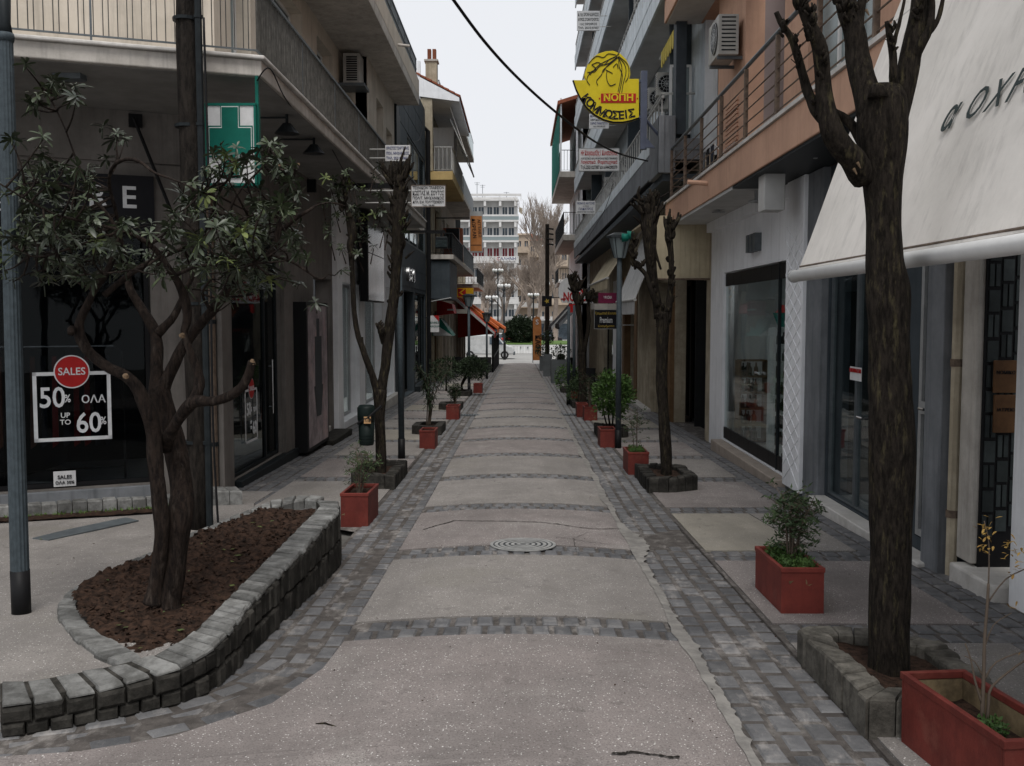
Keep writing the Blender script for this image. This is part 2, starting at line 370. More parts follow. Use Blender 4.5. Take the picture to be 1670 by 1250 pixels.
# ================================================================ GROUND AND PAVING
def kerbx(Y):      # left limit of the carriageway (it opens to the left near the camera)
    T = [(2.5, -9), (3.85, -9), (3.98, -4.2), (4.08, -2.9), (4.25, -1.97), (4.43, -1.61), (4.85, -1.26), (5.4, -1.11), (5.95, -1.08), (200, -1.08)]
    for (a, xa), (b, xb) in zip(T, T[1:]):
        if Y <= b: return xa+(xb-xa)*(Y-a)/(b-a)
    return -1.08
def crown(X): return .05*max(0, 1-(X/1.05)**2)
def sheet(mb, ys, xl, xr, nx, zf, skirt=.03, m=0):
    k = len(mb.v)
    for Y in ys:
        a, b = xl(Y), xr(Y)
        for i in range(nx+1):
            x = a+(b-a)*i/nx; mb.v.append(Vector((x, Y, zf(x, Y))))
    for j in range(len(ys)-1):
        for i in range(nx):
            q = k+j*(nx+1)+i; mb.f.append([q, q+1, q+nx+2, q+nx+1]); mb.m.append(m)
    if skirt:
        ring = [k+i for i in range(nx+1)] + [k+j*(nx+1)+nx for j in range(1, len(ys))] + [k+(len(ys)-1)*(nx+1)+i for i in range(nx-1, -1, -1)] + [k+j*(nx+1) for j in range(len(ys)-2, 0, -1)]
        kk = len(mb.v); mb.v += [mb.v[i]-Vector((0, 0, skirt)) for i in ring]; n = len(ring)
        for i in range(n): mb.f.append([ring[i], kk+i, kk+(i+1) % n, ring[(i+1) % n]]); mb.m.append(m)
    return mb
def rng(a, b, st):
    n = max(1, int(math.ceil((b-a)/st))); return [a+(b-a)*i/n for i in range(n+1)]
g = MB()
sheet(g, [-6, 0, 5, 11.6, 20, 40, 68, 90, 150, 400], lambda y: -60 if y < 68 else -250, lambda y: 60 if y < 68 else 250, 8, lambda x, y: zg(y)-.07, 0)
props(g.build('ground', 'base_ground'), kind='structure')
road = props(MB().build('road', 'mortar') if False else sheet(MB(), [2.2, 3.85, 3.98, 4.08, 4.25, 4.43, 4.85, 5.4, 5.95]+rng(8, 68, 2), kerbx, lambda y: 1.06, 8, lambda x, y: zg(y)+crown(x)-.014, 0).build('road', 'mortar'), kind='structure')

def sett_mesh(i, mname):
    r = random.Random(i*13+5); mb = MB(); q = [(-.5, -.5), (.5, -.5), (.5, .5), (-.5, .5)]
    jit = [(x*(1-r.random()*.12), y*(1-r.random()*.1)) for x, y in q]
    ins = .76+r.random()*.06
    top = [(x*ins, y*(ins+.04)) for x, y in jit]
    hz = [-r.random()*.004 for _ in q]
    mb.add([(x, y, -.03) for x, y in jit]+[(x, y, -.012) for x, y in jit]+[(x, y, hz[k]) for k, (x, y) in enumerate(top)],
           [(0, 1, 5, 4), (1, 2, 6, 5), (2, 3, 7, 6), (3, 0, 4, 7), (4, 5, 9, 8), (5, 6, 10, 9), (6, 7, 11, 10), (7, 4, 8, 11), (8, 9, 10, 11)])
    return mb, mb.mesh('cobblestone', mname)
SETT = {n: [sett_mesh(i, n) for i in range(8)] for n in ('sett', 'sett_dark')}
SW = {}
def sett(parent, kind, x, y, z, ang, wd, ln):
    i = R.randrange(8); cnt, bulk = SW.setdefault(parent.name, [0, MB()])
    wd *= R.uniform(.95, 1.04); ln *= R.uniform(.94, 1.03); ang += R.uniform(-.03, .03); z += R.uniform(-.003, .002)
    tilt = -.034 if y < 11.6 else -.02
    if cnt < 298:
        inst('cobblestone', SETT[kind][i][1], parent, (x, y, z), (tilt, 0, ang), (wd, ln, 1)); SW[parent.name][0] += 1
    else:
        c, s = math.cos(ang), math.sin(ang); src = SETT[kind][i][0]
        bulk.add([(x+v.x*wd*c-v.y*ln*s, y+v.x*wd*s+v.y*ln*c, z+v.z+tilt*(v.x*wd*s+v.y*ln*c)) for v in src.v], src.f)
# --- bands and panels
BANDS = [6.12, 8.45]+[10.85+2.42*i for i in range(24)]
BW = .40
def panel(parent, ya, yb, xl, xr, mname, cr=True, nx=8):
    zf = (lambda x, y: zg(y)+crown(x)) if cr else (lambda x, y: zg(y))
    ys = sorted(set([ya, yb]+[t for t in (3.85, 3.98, 4.08, 4.25, 4.43, 4.6, 4.85, 5.1, 5.4, 11.6) if ya < t < yb]+rng(ya, yb, .6)))
    sheet(MB(), ys, xl, xr, nx, zf).build('paving_panel', mname, parent)
edges = [2.2]+[v for b in BANDS for v in (b-BW/2, b+BW/2)]+[68]
cols = ['panel_pink', 'panel_grey', 'panel_pink', 'panel_grey', 'panel_grey', 'panel_pink']
for i in range(0, len(edges)-1, 2):
    a, b = edges[i]+(.012 if i else 0), edges[i+1]-.012
    if b-a < .3: continue
    panel(road, a, b, kerbx, lambda y: 1.0, cols[(i//2) % 6] if i < 12 else R.choice(cols))
for b in BANDS:
    for rr in range(2):
        off = .071*rr
        n = 15
        for k in range(n):
            x = -1.03+.139*(k+.5)+off*.9-.02
            if x > .98: continue
            sett(road, 'sett_dark', x, b-.1+rr*.2, zg(b-.1+rr*.2)+crown(x)+.001, 0, .112, .185)
            # slim joint stones between the setts
# --- gutters
def gut(name, kind='structure'):
    return props(bpy.data.objects.new(name, None), kind=kind)
gl_path = [Vector(p) for p in ((-4.6, 3.98), (-3.6, 4.1), (-2.8, 4.27), (-2.2, 4.45), (-1.8, 4.68), (-1.52, 4.97), (-1.39, 5.32), (-1.355, 5.7), (-1.35, 7), (-1.35, 68))]
def crspl(P, n=8):
    out = []
    for i in range(len(P)-1):
        p0, p1, p2, p3 = P[max(i-1, 0)], P[i], P[i+1], P[min(i+2, len(P)-1)]
        for k in range(n):
            t = k/n; out.append(.5*((2*p1)+(p2-p0)*t+(2*p0-5*p1+4*p2-p3)*t*t+(3*p1-p0-p2*1.0*3+p3)*t**3 if False else (p1*2)+(p2-p0)*t+(p0*2-p1*5+p2*4-p3)*t*t+(p1*3-p0-p2*3+p3)*t**3))
    out.append(P[-1]); return out
glp = crspl(gl_path[:9], 8)+[gl_path[9]]
def walk(path, step, start=0):
    d = start; acc = 0
    for a, b in zip(path, path[1:]):
        L = (b-a).length
        while d <= acc+L:
            t = (d-acc)/max(L, 1e-6); yield a+(b-a)*t, (b-a).normalized(); d += step
        acc += L
def strip_mesh(path, half, dz):
    mb = MB(); k = 0
    pts = list(walk(path, .15)) if len(path) > 20 else list(walk(path, 1))
    for p, t in pts:
        n = Vector((t.y, -t.x)); 
        for s in (-half, 0, half): q = p+n*s; mb.v.append(Vector((q.x, q.y, zg(q.y)+dz)))
    for i in range(len(pts)-1):
        for j in range(2): mb.f.append([i*3+j, i*3+j+1, i*3+j+4, i*3+j+3]); mb.m.append(0)
    return mb
lg = props(strip_mesh(glp, .29, -.013).build('left_gutter', 'mortar'), kind='structure')
for row, (p, t) in enumerate(walk(glp, .232, .05)):
    n = Vector((t.y, -t.x)); ang = math.atan2(-t.x, t.y)
    for k in range(4):
        o = (-.205+k*.138); sh = .1*(k % 2)
        q = p+n*o+t*sh
        if q.y > 67.5 or q.x < -4.7: continue
        sett(lg, 'sett' if (k in (1, 2) or R.random() < .3) else 'sett_dark', q.x, q.y, zg(q.y)-.004+(0 if k != 2 else -.006), ang, .115, .2)
rg_path = [Vector((1.34, 2.3)), Vector((1.34, 68))]
rg = props(strip_mesh(rg_path, .29, -.013).build('right_gutter', 'mortar'), kind='structure')
for row, (p, t) in enumerate(walk(rg_path, .236, .1)):
    for k in range(4):
        y = p.y+.1*(k % 2)+R.uniform(-.01, .01)
        if y > 67.5: continue
        if 8.75 < y < 9.7 and R.random() < .8: continue
        sett(rg, 'sett' if R.random() < .75 else 'sett_dark', 1.13+k*.143, y, zg(y)-.003, 0, .119, .2)
# --- sidewalks
XR, XL = 3.5, -3.7
rs = props(sheet(MB(), rng(2.2, 68, 2), lambda y: 1.6, lambda y: 3.9, 4, lambda x, y: zg(y)-.013, 0).build('right_pavement', 'mortar'), kind='structure')
ls = props(sheet(MB(), rng(9.6, 68, 2), lambda y: -4.2 if y > 11 else -1.66, lambda y: -1.62, 4, lambda x, y: zg(y)-.013, 0).build('left_pavement', 'mortar'), kind='structure')
rc = ['panel_grey', 'panel_pink', 'panel_beige', 'panel_pink', 'panel_grey', 'panel_pink', 'panel_grey', 'panel_beige']
for i in range(0, len(edges)-1, 2):
    a, b = edges[i]+.012, edges[i+1]-.012
    if b-a < .3: continue
    if i == 4:
        panel(rs, a, b, lambda y: 1.66, lambda y: 2.55-(y-9.6)*.05, 'panel_beige', False, 3)
        panel(rs, a, b, lambda y: 2.565-(y-9.6)*.05, lambda y: 3.0, 'panel_grey', False, 2)
    else: panel(rs, a, b, lambda y: 1.66, lambda y: 3.0, rc[(i//2) % 8], False, 3)
    if a > 9: panel(ls, max(a, 9.8), b, lambda y: -3.05, lambda y: -1.66, rc[(i//2+1) % 8], False, 3)
for b in BANDS:
    for rr in range(2):
        for k in range(10):
            sett(rs, 'sett_dark', 1.725+k*.14+.03*rr, b-.1+rr*.2, zg(b)+.0, 0, .117, .178)
    y0 = b
for b in BANDS:
    if b < 10: continue
    for rr in range(2):
        for k in range(10): sett(ls, 'sett_dark', -1.73-k*.14-.03*rr, b-.1+rr*.2, zg(b), 0, .117, .178)
for j in range(265):
    y = 4.2+j*.232
    if y > 67.5: break
    for k in range(3): sett(rs, 'sett_dark', 3.08+k*.145, y+.1*(k % 2), zg(y), 0, .125, .205)
for j in range(240):
    y = 11.4+j*.232
    if y > 67.5: break
    for k in range(4): sett(ls, 'sett_dark', -3.12-k*.15, y+.1*(k % 2), zg(y), 0, .13, .205)
for o in (road, lg, rg, rs, ls):
    b = SW.get(o.name)
    if b and b[1].v: b[1].build('cobbles', 'sett' if o in (lg, rg) else 'sett_dark', o, kind='stuff')
# cement smears along the right road edge and over the gutter
def blob(mb, pts, z0):
    k = len(mb.v); c = sum((Vector(p) for p in pts), Vector((0, 0)))/len(pts)
    mb.v.append(Vector((c.x, c.y, zg(c.y)+z0)))
    for p in pts: mb.v.append(Vector((p[0], p[1], zg(p[1])+z0-.001)))
    n = len(pts)
    for i in range(n): mb.f.append([k, k+1+i, k+1+(i+1) % n]); mb.m.append(0)
cm = MB(); L = []; Rr = []
y = 2.4
while y < 45:
    wd = .03+.055*noise.noise(Vector((y*1.3, 2, 0)))+.035*noise.noise(Vector((y*9, 5, 0)))+.01*noise.noise(Vector((y*26, 5, 0)))
    if 8.3 < y < 9.6: wd += .13*math.sin((y-8.3)/1.3*math.pi)
    xl_ = .995+.012*noise.noise(Vector((y*7, 0, 0))); L.append((xl_-max(0, .06*noise.noise(Vector((y*.9, 9, 0)))), y)); Rr.append((1.03+max(.015, wd)+.008*noise.noise(Vector((y*23, 1, 0))), y)); y += .025 if y < 12 else .3
k = len(cm.v)
for a, b in zip(L, Rr):
    cm.v.append(Vector((a[0], a[1], zg(a[1])+crown(a[0])+.005))); cm.v.append(Vector((b[0], b[1], zg(b[1])+.004)))
for i in range(len(L)-1): cm.f.append([k+2*i, k+2*i+1, k+2*i+3, k+2*i+2]); cm.m.append(0)
def irr(cx, cy, rx, ry, n=26, seed=0):
    return [(cx+rx*(1+.55*noise.noise(Vector((math.cos(t)*1.9, math.sin(t)*1.6, seed)))+.3*noise.noise(Vector((math.cos(t)*6, math.sin(t)*7, seed))))*math.cos(t),
             cy+ry*(1+.55*noise.noise(Vector((math.cos(t)*1.9, math.sin(t)*1.6, seed+9)))+.3*noise.noise(Vector((math.cos(t)*6, math.sin(t)*7, seed))))*math.sin(t)) for t in [2*math.pi*i/n for i in range(n)]]
for q_ in range(0):
    blob(cm, irr(1.36+R.uniform(-.3, .2)*R.random(), 9.15+R.uniform(-.42, .42), R.uniform(.02, .09), R.uniform(.03, .11), 22, seed=q_), .003+.0002*q_)
for q_ in range(0):
    yy = R.uniform(4.9, 13); blob(cm, irr(R.uniform(-1.6, -1.12), yy, R.uniform(.008, .03), R.uniform(.015, .07), 14, seed=q_+40), .0008+.00005*q_)
props(cm.build('cement_patches', 'cement'), kind='structure')
ck = MB()
def crack(P, wd, z=.005):
    k = len(ck.v)
    for i, p in enumerate(P):
        q = P[min(i+1, len(P)-1)]; a = P[max(i-1, 0)]; t = Vector((q[0]-a[0], q[1]-a[1])).normalized(); n = Vector((-t.y, t.x))*wd*R.uniform(.3, 1)
        for s in (-1, 1): ck.v.append(Vector((p[0]+n.x*s, p[1]+n.y*s, zg(p[1])+crown(p[0])+z)))
    for i in range(len(P)-1): ck.f.append([k+2*i, k+2*i+1, k+2*i+3, k+2*i+2]); ck.m.append(0)
def cpx(pts, n=60, amp=.012, z=.0055, wd=.007):
    W = [G(*p) for p in pts]; out = []
    for i in range(n+1):
        t = i/n*(len(W)-1); j = min(int(t), len(W)-2); f = t-j; p = W[j]+(W[j+1]-W[j])*f
        out.append((p.x+R.uniform(-amp, amp)*.5, p.y+amp*2.2*noise.noise(Vector((p.x*9, i*.07, 3)))+R.uniform(-amp, amp)*.5))
    crack(out, wd, z)
cpx([(690, 866), (740, 855), (800, 858), (880, 860), (960, 868), (1012, 864)], 90, .012, wd=.011)
cpx([(905, 884), (950, 890), (1000, 893)], 40, .02, wd=.004); cpx([(940, 905), (936, 886), (960, 874)], 20, .02, wd=.003)
cpx([(1000, 1247), (1030, 1244), (1110, 1248)], 30, .01, wd=.012)
cpx([(0, 1262), (150, 1180), (330, 1130), (440, 1060), (560, 960)], 10, .0, wd=0.0001)
props(ck.build('paving_crack', 'crack'), kind='structure')
# manhole cover
mc = G(853, 898); mz = zg(mc.y)+crown(mc.x)
mh = thing('manhole_cover', 'round cast iron cover with concentric rings sunk in the middle of the street', 'manhole cover', (mc.x, mc.y, mz))
m_ = MB()
def disc(mb, r0, r1, z0, z1, n=40):
    k = len(mb.v)
    for i in range(n):
        a = 2*math.pi*i/n
        for r, z in ((r0, z0), (r0, z1), (r1, z1), (r1, z0)): mb.v.append(Vector((mc.x+r*math.cos(a), mc.y+r*math.sin(a), mz+z-.034*r*math.sin(a))))
    for i in range(n):
        for j in range(3): mb.f.append([k+i*4+j, k+i*4+j+1, k+((i+1) % n)*4+j+1, k+((i+1) % n)*4+j]); mb.m.append(0)
disc(m_, 0.0, .285, -.01, .006); m_.build('cover_plate', 'metal_dark', mh)
for r in (.03, .08, .13, .18, .225): q = MB(); disc(q, r, r+.03, .004, .009); q.build('raised_ring', 'iron', mh)
q = MB(); disc(q, .268, .295, .0, .008); q.build('rim', 'iron', mh)
# steel plate on the raised pavement, and two gutter grates
def zp(Y): return 0 if Y < 4.7 else (-.357*(Y-4.7)/5.8 if Y < 10.5 else zg(Y))
def GP(x, y):
    z = -.1
    for _ in range(30):
        p = AZ(x, y, z); z = .5*z+.5*zp(p.y)
    return p
q = [GP(*p) for p in ((53, 880), (80, 883), (226, 851), (205, 846), (110, 866))]
pl_ = thing('access_plate', 'rusty dark steel plate lying on the raised pavement left of the large tree', 'metal plate', q[0])
MB().prism([p+VZ*.002 for p in q], (0, 0, .012)).build('plate', 'metal_grey', pl_)
for (x, y, lb) in ((1.25, 24.2, 'drain grate across the right gutter by the far planters'), (-1.3, 24.0, 'drain grate across the left gutter by the bushy tree')):
    t = thing('drain_grate', lb, 'drain grate', (x, y, zg(y)))
    MB().box(x-.33, x+.33, y-.2, y+.2, zg(y)-.02, zg(y)+.004).build('frame', 'metal_dark', t)
    b = MB()
    for k in range(10): b.box(x-.3+k*.064, x-.27+k*.064, y-.18, y+.18, zg(y)+.003, zg(y)+.012)
    b.build('bars', 'metal_grey', t)

# raised pavement at the left corner
def plx(Y):
    T = [(4.28, -5.5), (4.42, -3.6), (4.6, -2.75), (4.75, -2.35), (4.95, -2.05), (5.2, -1.85), (5.6, -1.8), (8.3, -1.8), (8.6, -1.9), (9.4, -2.3), (10.5, -2.9), (11.3, -3.1)]
    if Y <= T[0][0]: return T[0][1]
    for (a, xa), (b, xb) in zip(T, T[1:]):
        if Y <= b: return xa+(xb-xa)*(Y-a)/(b-a)
    return T[-1][1]
pav = sheet(MB(), [4.28, 4.42, 4.6, 4.75, 4.95, 5.2, 5.6]+rng(6, 8.3, .4)+[8.6, 9.0, 9.4, 9.8, 10.5, 11.3, 12.2], lambda y: -12, plx, 14, lambda x, y: zp(y)+.01*noise.noise(Vector((x*.8, y*.8, 0))), .25)
props(pav.build('raised_pavement', 'panel_grey'), kind='structure')

# ================================================================ LARGE RAISED BED (left)
def zt(Y): return .0 if Y < 4.6 else (.07*(Y-4.6)/.6 if Y < 5.2 else .07+.137*(Y-5.2)/3.2)
def PZ(x, y, zf):
    z = 0
    for _ in range(40):
        p = AZ(x, y, z); z = .5*z+.5*zf(p.y)
    return p
outer = [(0, 1149), (54, 1142), (119, 1131), (173, 1120), (234, 1102), (295, 1084), (345, 1055), (372, 1030), (407, 987), (464, 926), (500, 890), (533, 854), (552, 834), (553, 818)]
inner = [(0, 1112), (50, 1109), (110, 1098), (165, 1088), (200, 1080), (250, 1068), (290, 1046), (324, 1023), (378, 969), (440, 906), (468, 879), (500, 847), (522, 824), (516, 817)]
O_ = [PZ(*p, zt) for p in outer]; I_ = [PZ(*p, zt) for p in inner]
def zb(Y): return zp(Y)+.03 if Y < 6.2 else zp(Y)+.03+(.17+.18)*(Y-6.2)/2.2*.75
binner = [(230, 1070), (194, 1048), (158, 1030), (133, 1005), (122, 984), (144, 962), (190, 938), (248, 915), (310, 886), (396, 847), (455, 824), (493, 814), (516, 817)]
bouter = [(196, 1082), (150, 1062), (119, 1036), (96, 1006), (92, 980), (122, 955), (175, 930), (235, 903), (300, 874), (385, 838), (440, 817), (486, 807), (530, 810)]
BI = [PZ(*p, zb if i > 0 else zt) for i, p in enumerate(binner)]; BO = [PZ(*p, zb) for p in bouter]
bed = thing('raised_planting_bed', 'long low wall of grey stone blocks around brown soil at the left corner', 'planting bed', (-2.0, 6.5, zp(6.5)))
def resample(P, n):
    D = [0]
    for a, b in zip(P, P[1:]): D.append(D[-1]+(b-a).length)
    out = []
    for k in range(n+1):
        d = D[-1]*k/n; j = max(i for i in range(len(P)) if D[i] <= d+1e-9); j = min(j, len(P)-2)
        f = (d-D[j])/max(D[j+1]-D[j], 1e-9); out.append(P[j]+(P[j+1]-P[j])*f)
    return out
def ring_stones(PO, PI, n, h, mname, root, name='stone', jz=.006, gap=.1, overhang=0.0):
    A, B = resample(PO, n), resample(PI, n)
    for i in range(n):
        g0, g1 = gap*R.uniform(.3, 1)*.5, 1-gap*R.uniform(.3, 1)*.5
        a0, a1 = A[i].lerp(A[i+1], g0), A[i].lerp(A[i+1], g1); b0, b1 = B[i].lerp(B[i+1], g0), B[i].lerp(B[i+1], g1)
        o = (a0-b0).normalized()*(overhang+R.uniform(-.012, .012)); a0, a1 = a0+o, a1+o
        dz = R.uniform(-jz, jz); mb = MB(); e = .13
        tb = [a0, a1, b1, b0]; c = sum(tb, Vector())/4
        low = [p+VZ*(dz-h) for p in tb]; mid = [p+VZ*(dz-.014) for p in tb]; top = [p.lerp(c, e*R.uniform(.6, 1.2))+VZ*(dz+R.uniform(-.004, .004)) for p in tb]
        mb.add(low+mid+top, [(3, 2, 1, 0), (0, 1, 5, 4), (1, 2, 6, 5), (2, 3, 7, 6), (3, 0, 4, 7), (4, 5, 9, 8), (5, 6, 10, 9), (6, 7, 11, 10), (7, 4, 8, 11), (8, 9, 10, 11)])
        mb.build(name, mname, root)
n1 = 6
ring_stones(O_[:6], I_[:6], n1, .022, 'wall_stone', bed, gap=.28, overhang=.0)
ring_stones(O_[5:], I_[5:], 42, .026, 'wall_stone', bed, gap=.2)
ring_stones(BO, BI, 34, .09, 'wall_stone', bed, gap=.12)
# core and face courses on the street side
core = MB(); A, B = resample(O_, 40), resample(I_, 40)
for i in range(40):
    s = (B[i]-A[i]).normalized()*.05; s1 = (B[i+1]-A[i+1]).normalized()*.05
    core.hexa([Vector((*(A[i]+s)[:2], zg(A[i].y)-.1)), Vector((*(A[i+1]+s1)[:2], zg(A[i+1].y)-.1)), Vector((*B[i+1][:2], zg(B[i+1].y)-.1)), Vector((*B[i][:2], zg(B[i].y)-.1)),
               A[i]+s-VZ*.009, A[i+1]+s1-VZ*.009, B[i+1]-VZ*.009, B[i]-VZ*.009])
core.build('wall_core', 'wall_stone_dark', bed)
def face_course(P, n, ztop, zbot, root, mname, dep=.09):
    A = resample(P, n)
    for i in range(n):
        a, b = A[i].lerp(A[i+1], .04), A[i].lerp(A[i+1], .96); t = (b-a).normalized(); nn = Vector((t.y, -t.x, 0))
        f = R.uniform(-.012, .012); za, zc = ztop(a), zbot(a)
        if za-zc < .02: continue
        j = lambda: R.uniform(-.006, .006)
        P8 = [a+nn*(f+j()), b+nn*(f+j()), b-nn*dep, a-nn*dep]
        mb = MB(); lo = [Vector((p.x, p.y, zc+.006)) for p in P8]; hi = [Vector((p.x, p.y, za-.006+j())) for p in P8]
        cz = (za+zc)/2; cen = (a+b)/2
        fr = [Vector((p.x, p.y, 0)).lerp(Vector((cen.x, cen.y, 0)), .16)+nn*.012 for p in P8[:2]]
        f4 = [Vector((fr[0].x, fr[0].y, zc+.02)), Vector((fr[1].x, fr[1].y, zc+.02)), Vector((fr[1].x, fr[1].y, za-.02)), Vector((fr[0].x, fr[0].y, za-.02))]
        mb.add(lo+hi+f4, [(3, 2, 1, 0), (4, 5, 6, 7), (1, 2, 6, 5), (2, 3, 7, 6), (3, 0, 4, 7), (0, 1, 9, 8), (1, 5, 10, 9), (5, 4, 11, 10), (4, 0, 8, 11), (8, 9, 10, 11)])
        mb.build('stone', mname, root)
ztop = lambda p: zt(p.y)-.02
midz = lambda p: (zt(p.y)-.04+zg(p.y))/2
botz = lambda p: zg(p.y)-.02
face_course(O_[5:], 40, ztop, midz, bed, 'wall_stone_dark'); face_course(O_[5:], 38, midz, botz, bed, 'wall_stone_dark')  # shade of the wall front put into the dark stone colour
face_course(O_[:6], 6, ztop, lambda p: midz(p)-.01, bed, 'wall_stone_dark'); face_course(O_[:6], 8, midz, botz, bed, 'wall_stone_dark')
# soil
sb = MB(); rim = I_[4:]+BI[::-1][1:-1]; 
cxy = Vector((sum(p.x for p in rim)/len(rim), sum(p.y for p in rim)/len(rim), 0))
def inside(x, y, P):
    c = False; n = len(P)
    for i in range(n):
        a, b = P[i], P[(i+1) % n]
        if (a.y > y) != (b.y > y) and x < (b.x-a.x)*(y-a.y)/(b.y-a.y)+a.x: c = not c
    return c
def soilz(x, y): return -.045+.043*(y-5.2)+.028*noise.noise(Vector((x*6, y*6, 0)))+.03*noise.noise(Vector((x*19, y*19, 3)))+.008*noise.noise(Vector((x*45, y*45, 6)))
NX, NY = 70, 150; idx = {}
for j in range(NY+1):
    for i in range(NX+1):
        x, y = -2.95+i*1.4/NX, 5.0+j*3.55/NY
        if inside(x, y, rim) or inside(x+.03, y, rim) or inside(x-.03, y, rim) or inside(x, y+.03, rim) or inside(x, y-.03, rim): idx[i, j] = len(sb.v); sb.v.append(Vector((x, y, soilz(x, y))))
for j in range(NY):
    for i in range(NX):
        k = [(i, j), (i+1, j), (i+1, j+1), (i, j+1)]
        if all(q in idx for q in k): sb.f.append([idx[q] for q in k]); sb.m.append(0)
sb.build('soil', 'soil', bed, True)
cl = MB()
for _ in range(2600):
    x, y = R.uniform(-2.9, -1.6), R.uniform(5, 8.5)
    if not inside(x, y, rim): continue
    s = R.uniform(.005, .024); z = soilz(x, y)
    v = [Vector((x, y, z))+Vector((R.uniform(-1, 1), R.uniform(-1, 1), R.uniform(-.3, 1)))*s for _ in range(5)]
    cl.add(v, [(0, 1, 2), (0, 2, 3), (0, 3, 1), (1, 2, 4), (2, 3, 4), (3, 1, 4)])
cl.build('soil_clods', 'soil', bed, kind='stuff')
# fallen leaves (bed, pavement, street)
fl = MB()
def flat_leaf(mb, x, y, z, L, a, m=0):
    c, s = math.cos(a), math.sin(a); w = L*.28
    P = [(-L/2, 0), (0, -w), (L/2, 0), (0, w)]
    mb.add([(x+p*c-q*s, y+p*s+q*c, z+.003+R.uniform(0, .008)) for p, q in P], [(0, 1, 2, 3)], m)
for _ in range(120):
    x, y = R.uniform(-2.9, -1.6), R.uniform(5, 8.5)
    if inside(x, y, rim): flat_leaf(fl, x, y, soilz(x, y)+.012, R.uniform(.02, .06), R.uniform(0, 6.3), R.choice([0, 0, 2, 2, 2]))
for _ in range(40): x, y = R.uniform(-6, -3), R.uniform(5, 9.5); flat_leaf(fl, x, y, zp(y)+.01, R.uniform(.015, .035), R.uniform(0, 6.3), R.choice([0, 2]))
for _ in range(150): x, y = R.uniform(-1.2, 3.2), R.choice([R.uniform(4, 9), R.uniform(4, 16)]); flat_leaf(fl, x, y, zg(y)+crown(x)+.003, R.uniform(.008, .02), R.uniform(0, 6.3), 2)
props(fl.build('fallen_leaves', ['leaf_pale', 'leaf_yellow', 'soil']), kind='stuff')
tw = thing('fallen_twig', 'short dark twig lying on the pink paving at the bottom left', 'twig', G(530, 1187)+VZ*.015)
MB().tube([G(515, 1185)+VZ*.012, G(530, 1186)+VZ*.02, G(548, 1190)+VZ*.012], .004, 5).build('twig', 'bark_dark', tw)

# back bed against the corner shop
bb = thing('shop_front_bed', 'narrow soil strip with stone edging below the corner shop window', 'planting bed', (-4.8, 10.2, zp(10.2)))
fa = Vector((-7.0, 9.35, 0)); fbv = Vector((-3.78, 11.05, 0))
t_ = (fbv-fa).normalized(); n_ = Vector((t_.y, -t_.x, 0))
so_ = MB(); N = 60
for i in range(N+1):
    for j in range(5):
        p = fa.lerp(fbv, i/N)+n_*(j*.09); so_.v.append(Vector((p.x, p.y, zp(p.y)+.02+.02*noise.noise(Vector((p.x*15, p.y*15, 0))))))
for i in range(N):
    for j in range(4): so_.f.append([i*5+j, (i+1)*5+j, (i+1)*5+j+1, i*5+j+1]); so_.m.append(0)
so_.build('soil', 'soil', bb, True)
Pb = [Vector((*(fa-n_*.0)[:2], zp(fa.y)+.13)), Vector((*(fbv)[:2], zp(fbv.y)+.13))]
ring_stones([Pb[0], Pb[1]], [Pb[0]-n_*.16, Pb[1]-n_*.16], 24, .22, 'wall_stone', bb, gap=.1)
e0, e1 = Vector((-3.78, 11.05, zp(11.05)+.17)), Vector((-3.2, 11.2, zp(11.1)+.16))
ring_stones([e0-n_*.0, e1], [e0-n_*.35, e1-n_*.35], 4, .25, 'wall_stone', bb, gap=.1)
gm = MB()
for _ in range(260):
    u_ = R.random()**1.5; p = fbv.lerp(fa, u_*.6)+n_*R.uniform(.0, .1); a = R.uniform(0, 6.3); h = R.uniform(.01, .05)
    gm.add([p+VZ*(zp(p.y)+.02-p.z), p+Vector((.01, .008, 0))+VZ*(zp(p.y)+.02), p+Vector((math.cos(a)*.02, math.sin(a)*.02, zp(p.y)+.02+h))], [(0, 1, 2)])
gm.build('weeds', 'grass', bb, kind='stuff')
# kerb line where the raised pavement drops to the street pavement behind the bed
ke = thing('stone_kerb', 'row of worn grey kerb stones between raised corner pavement and street pavement', 'kerb', (-2.6, 9.9, zp(9.9)))
kp = [Vector((plx(y)+.02, y, zp(y)+.015)) for y in (8.75, 9.4, 10.0, 10.5)]
ring_stones(kp, [p-Vector((.16, -.06, 0)) for p in kp], 9, .2, 'wall_stone', ke, gap=.08)

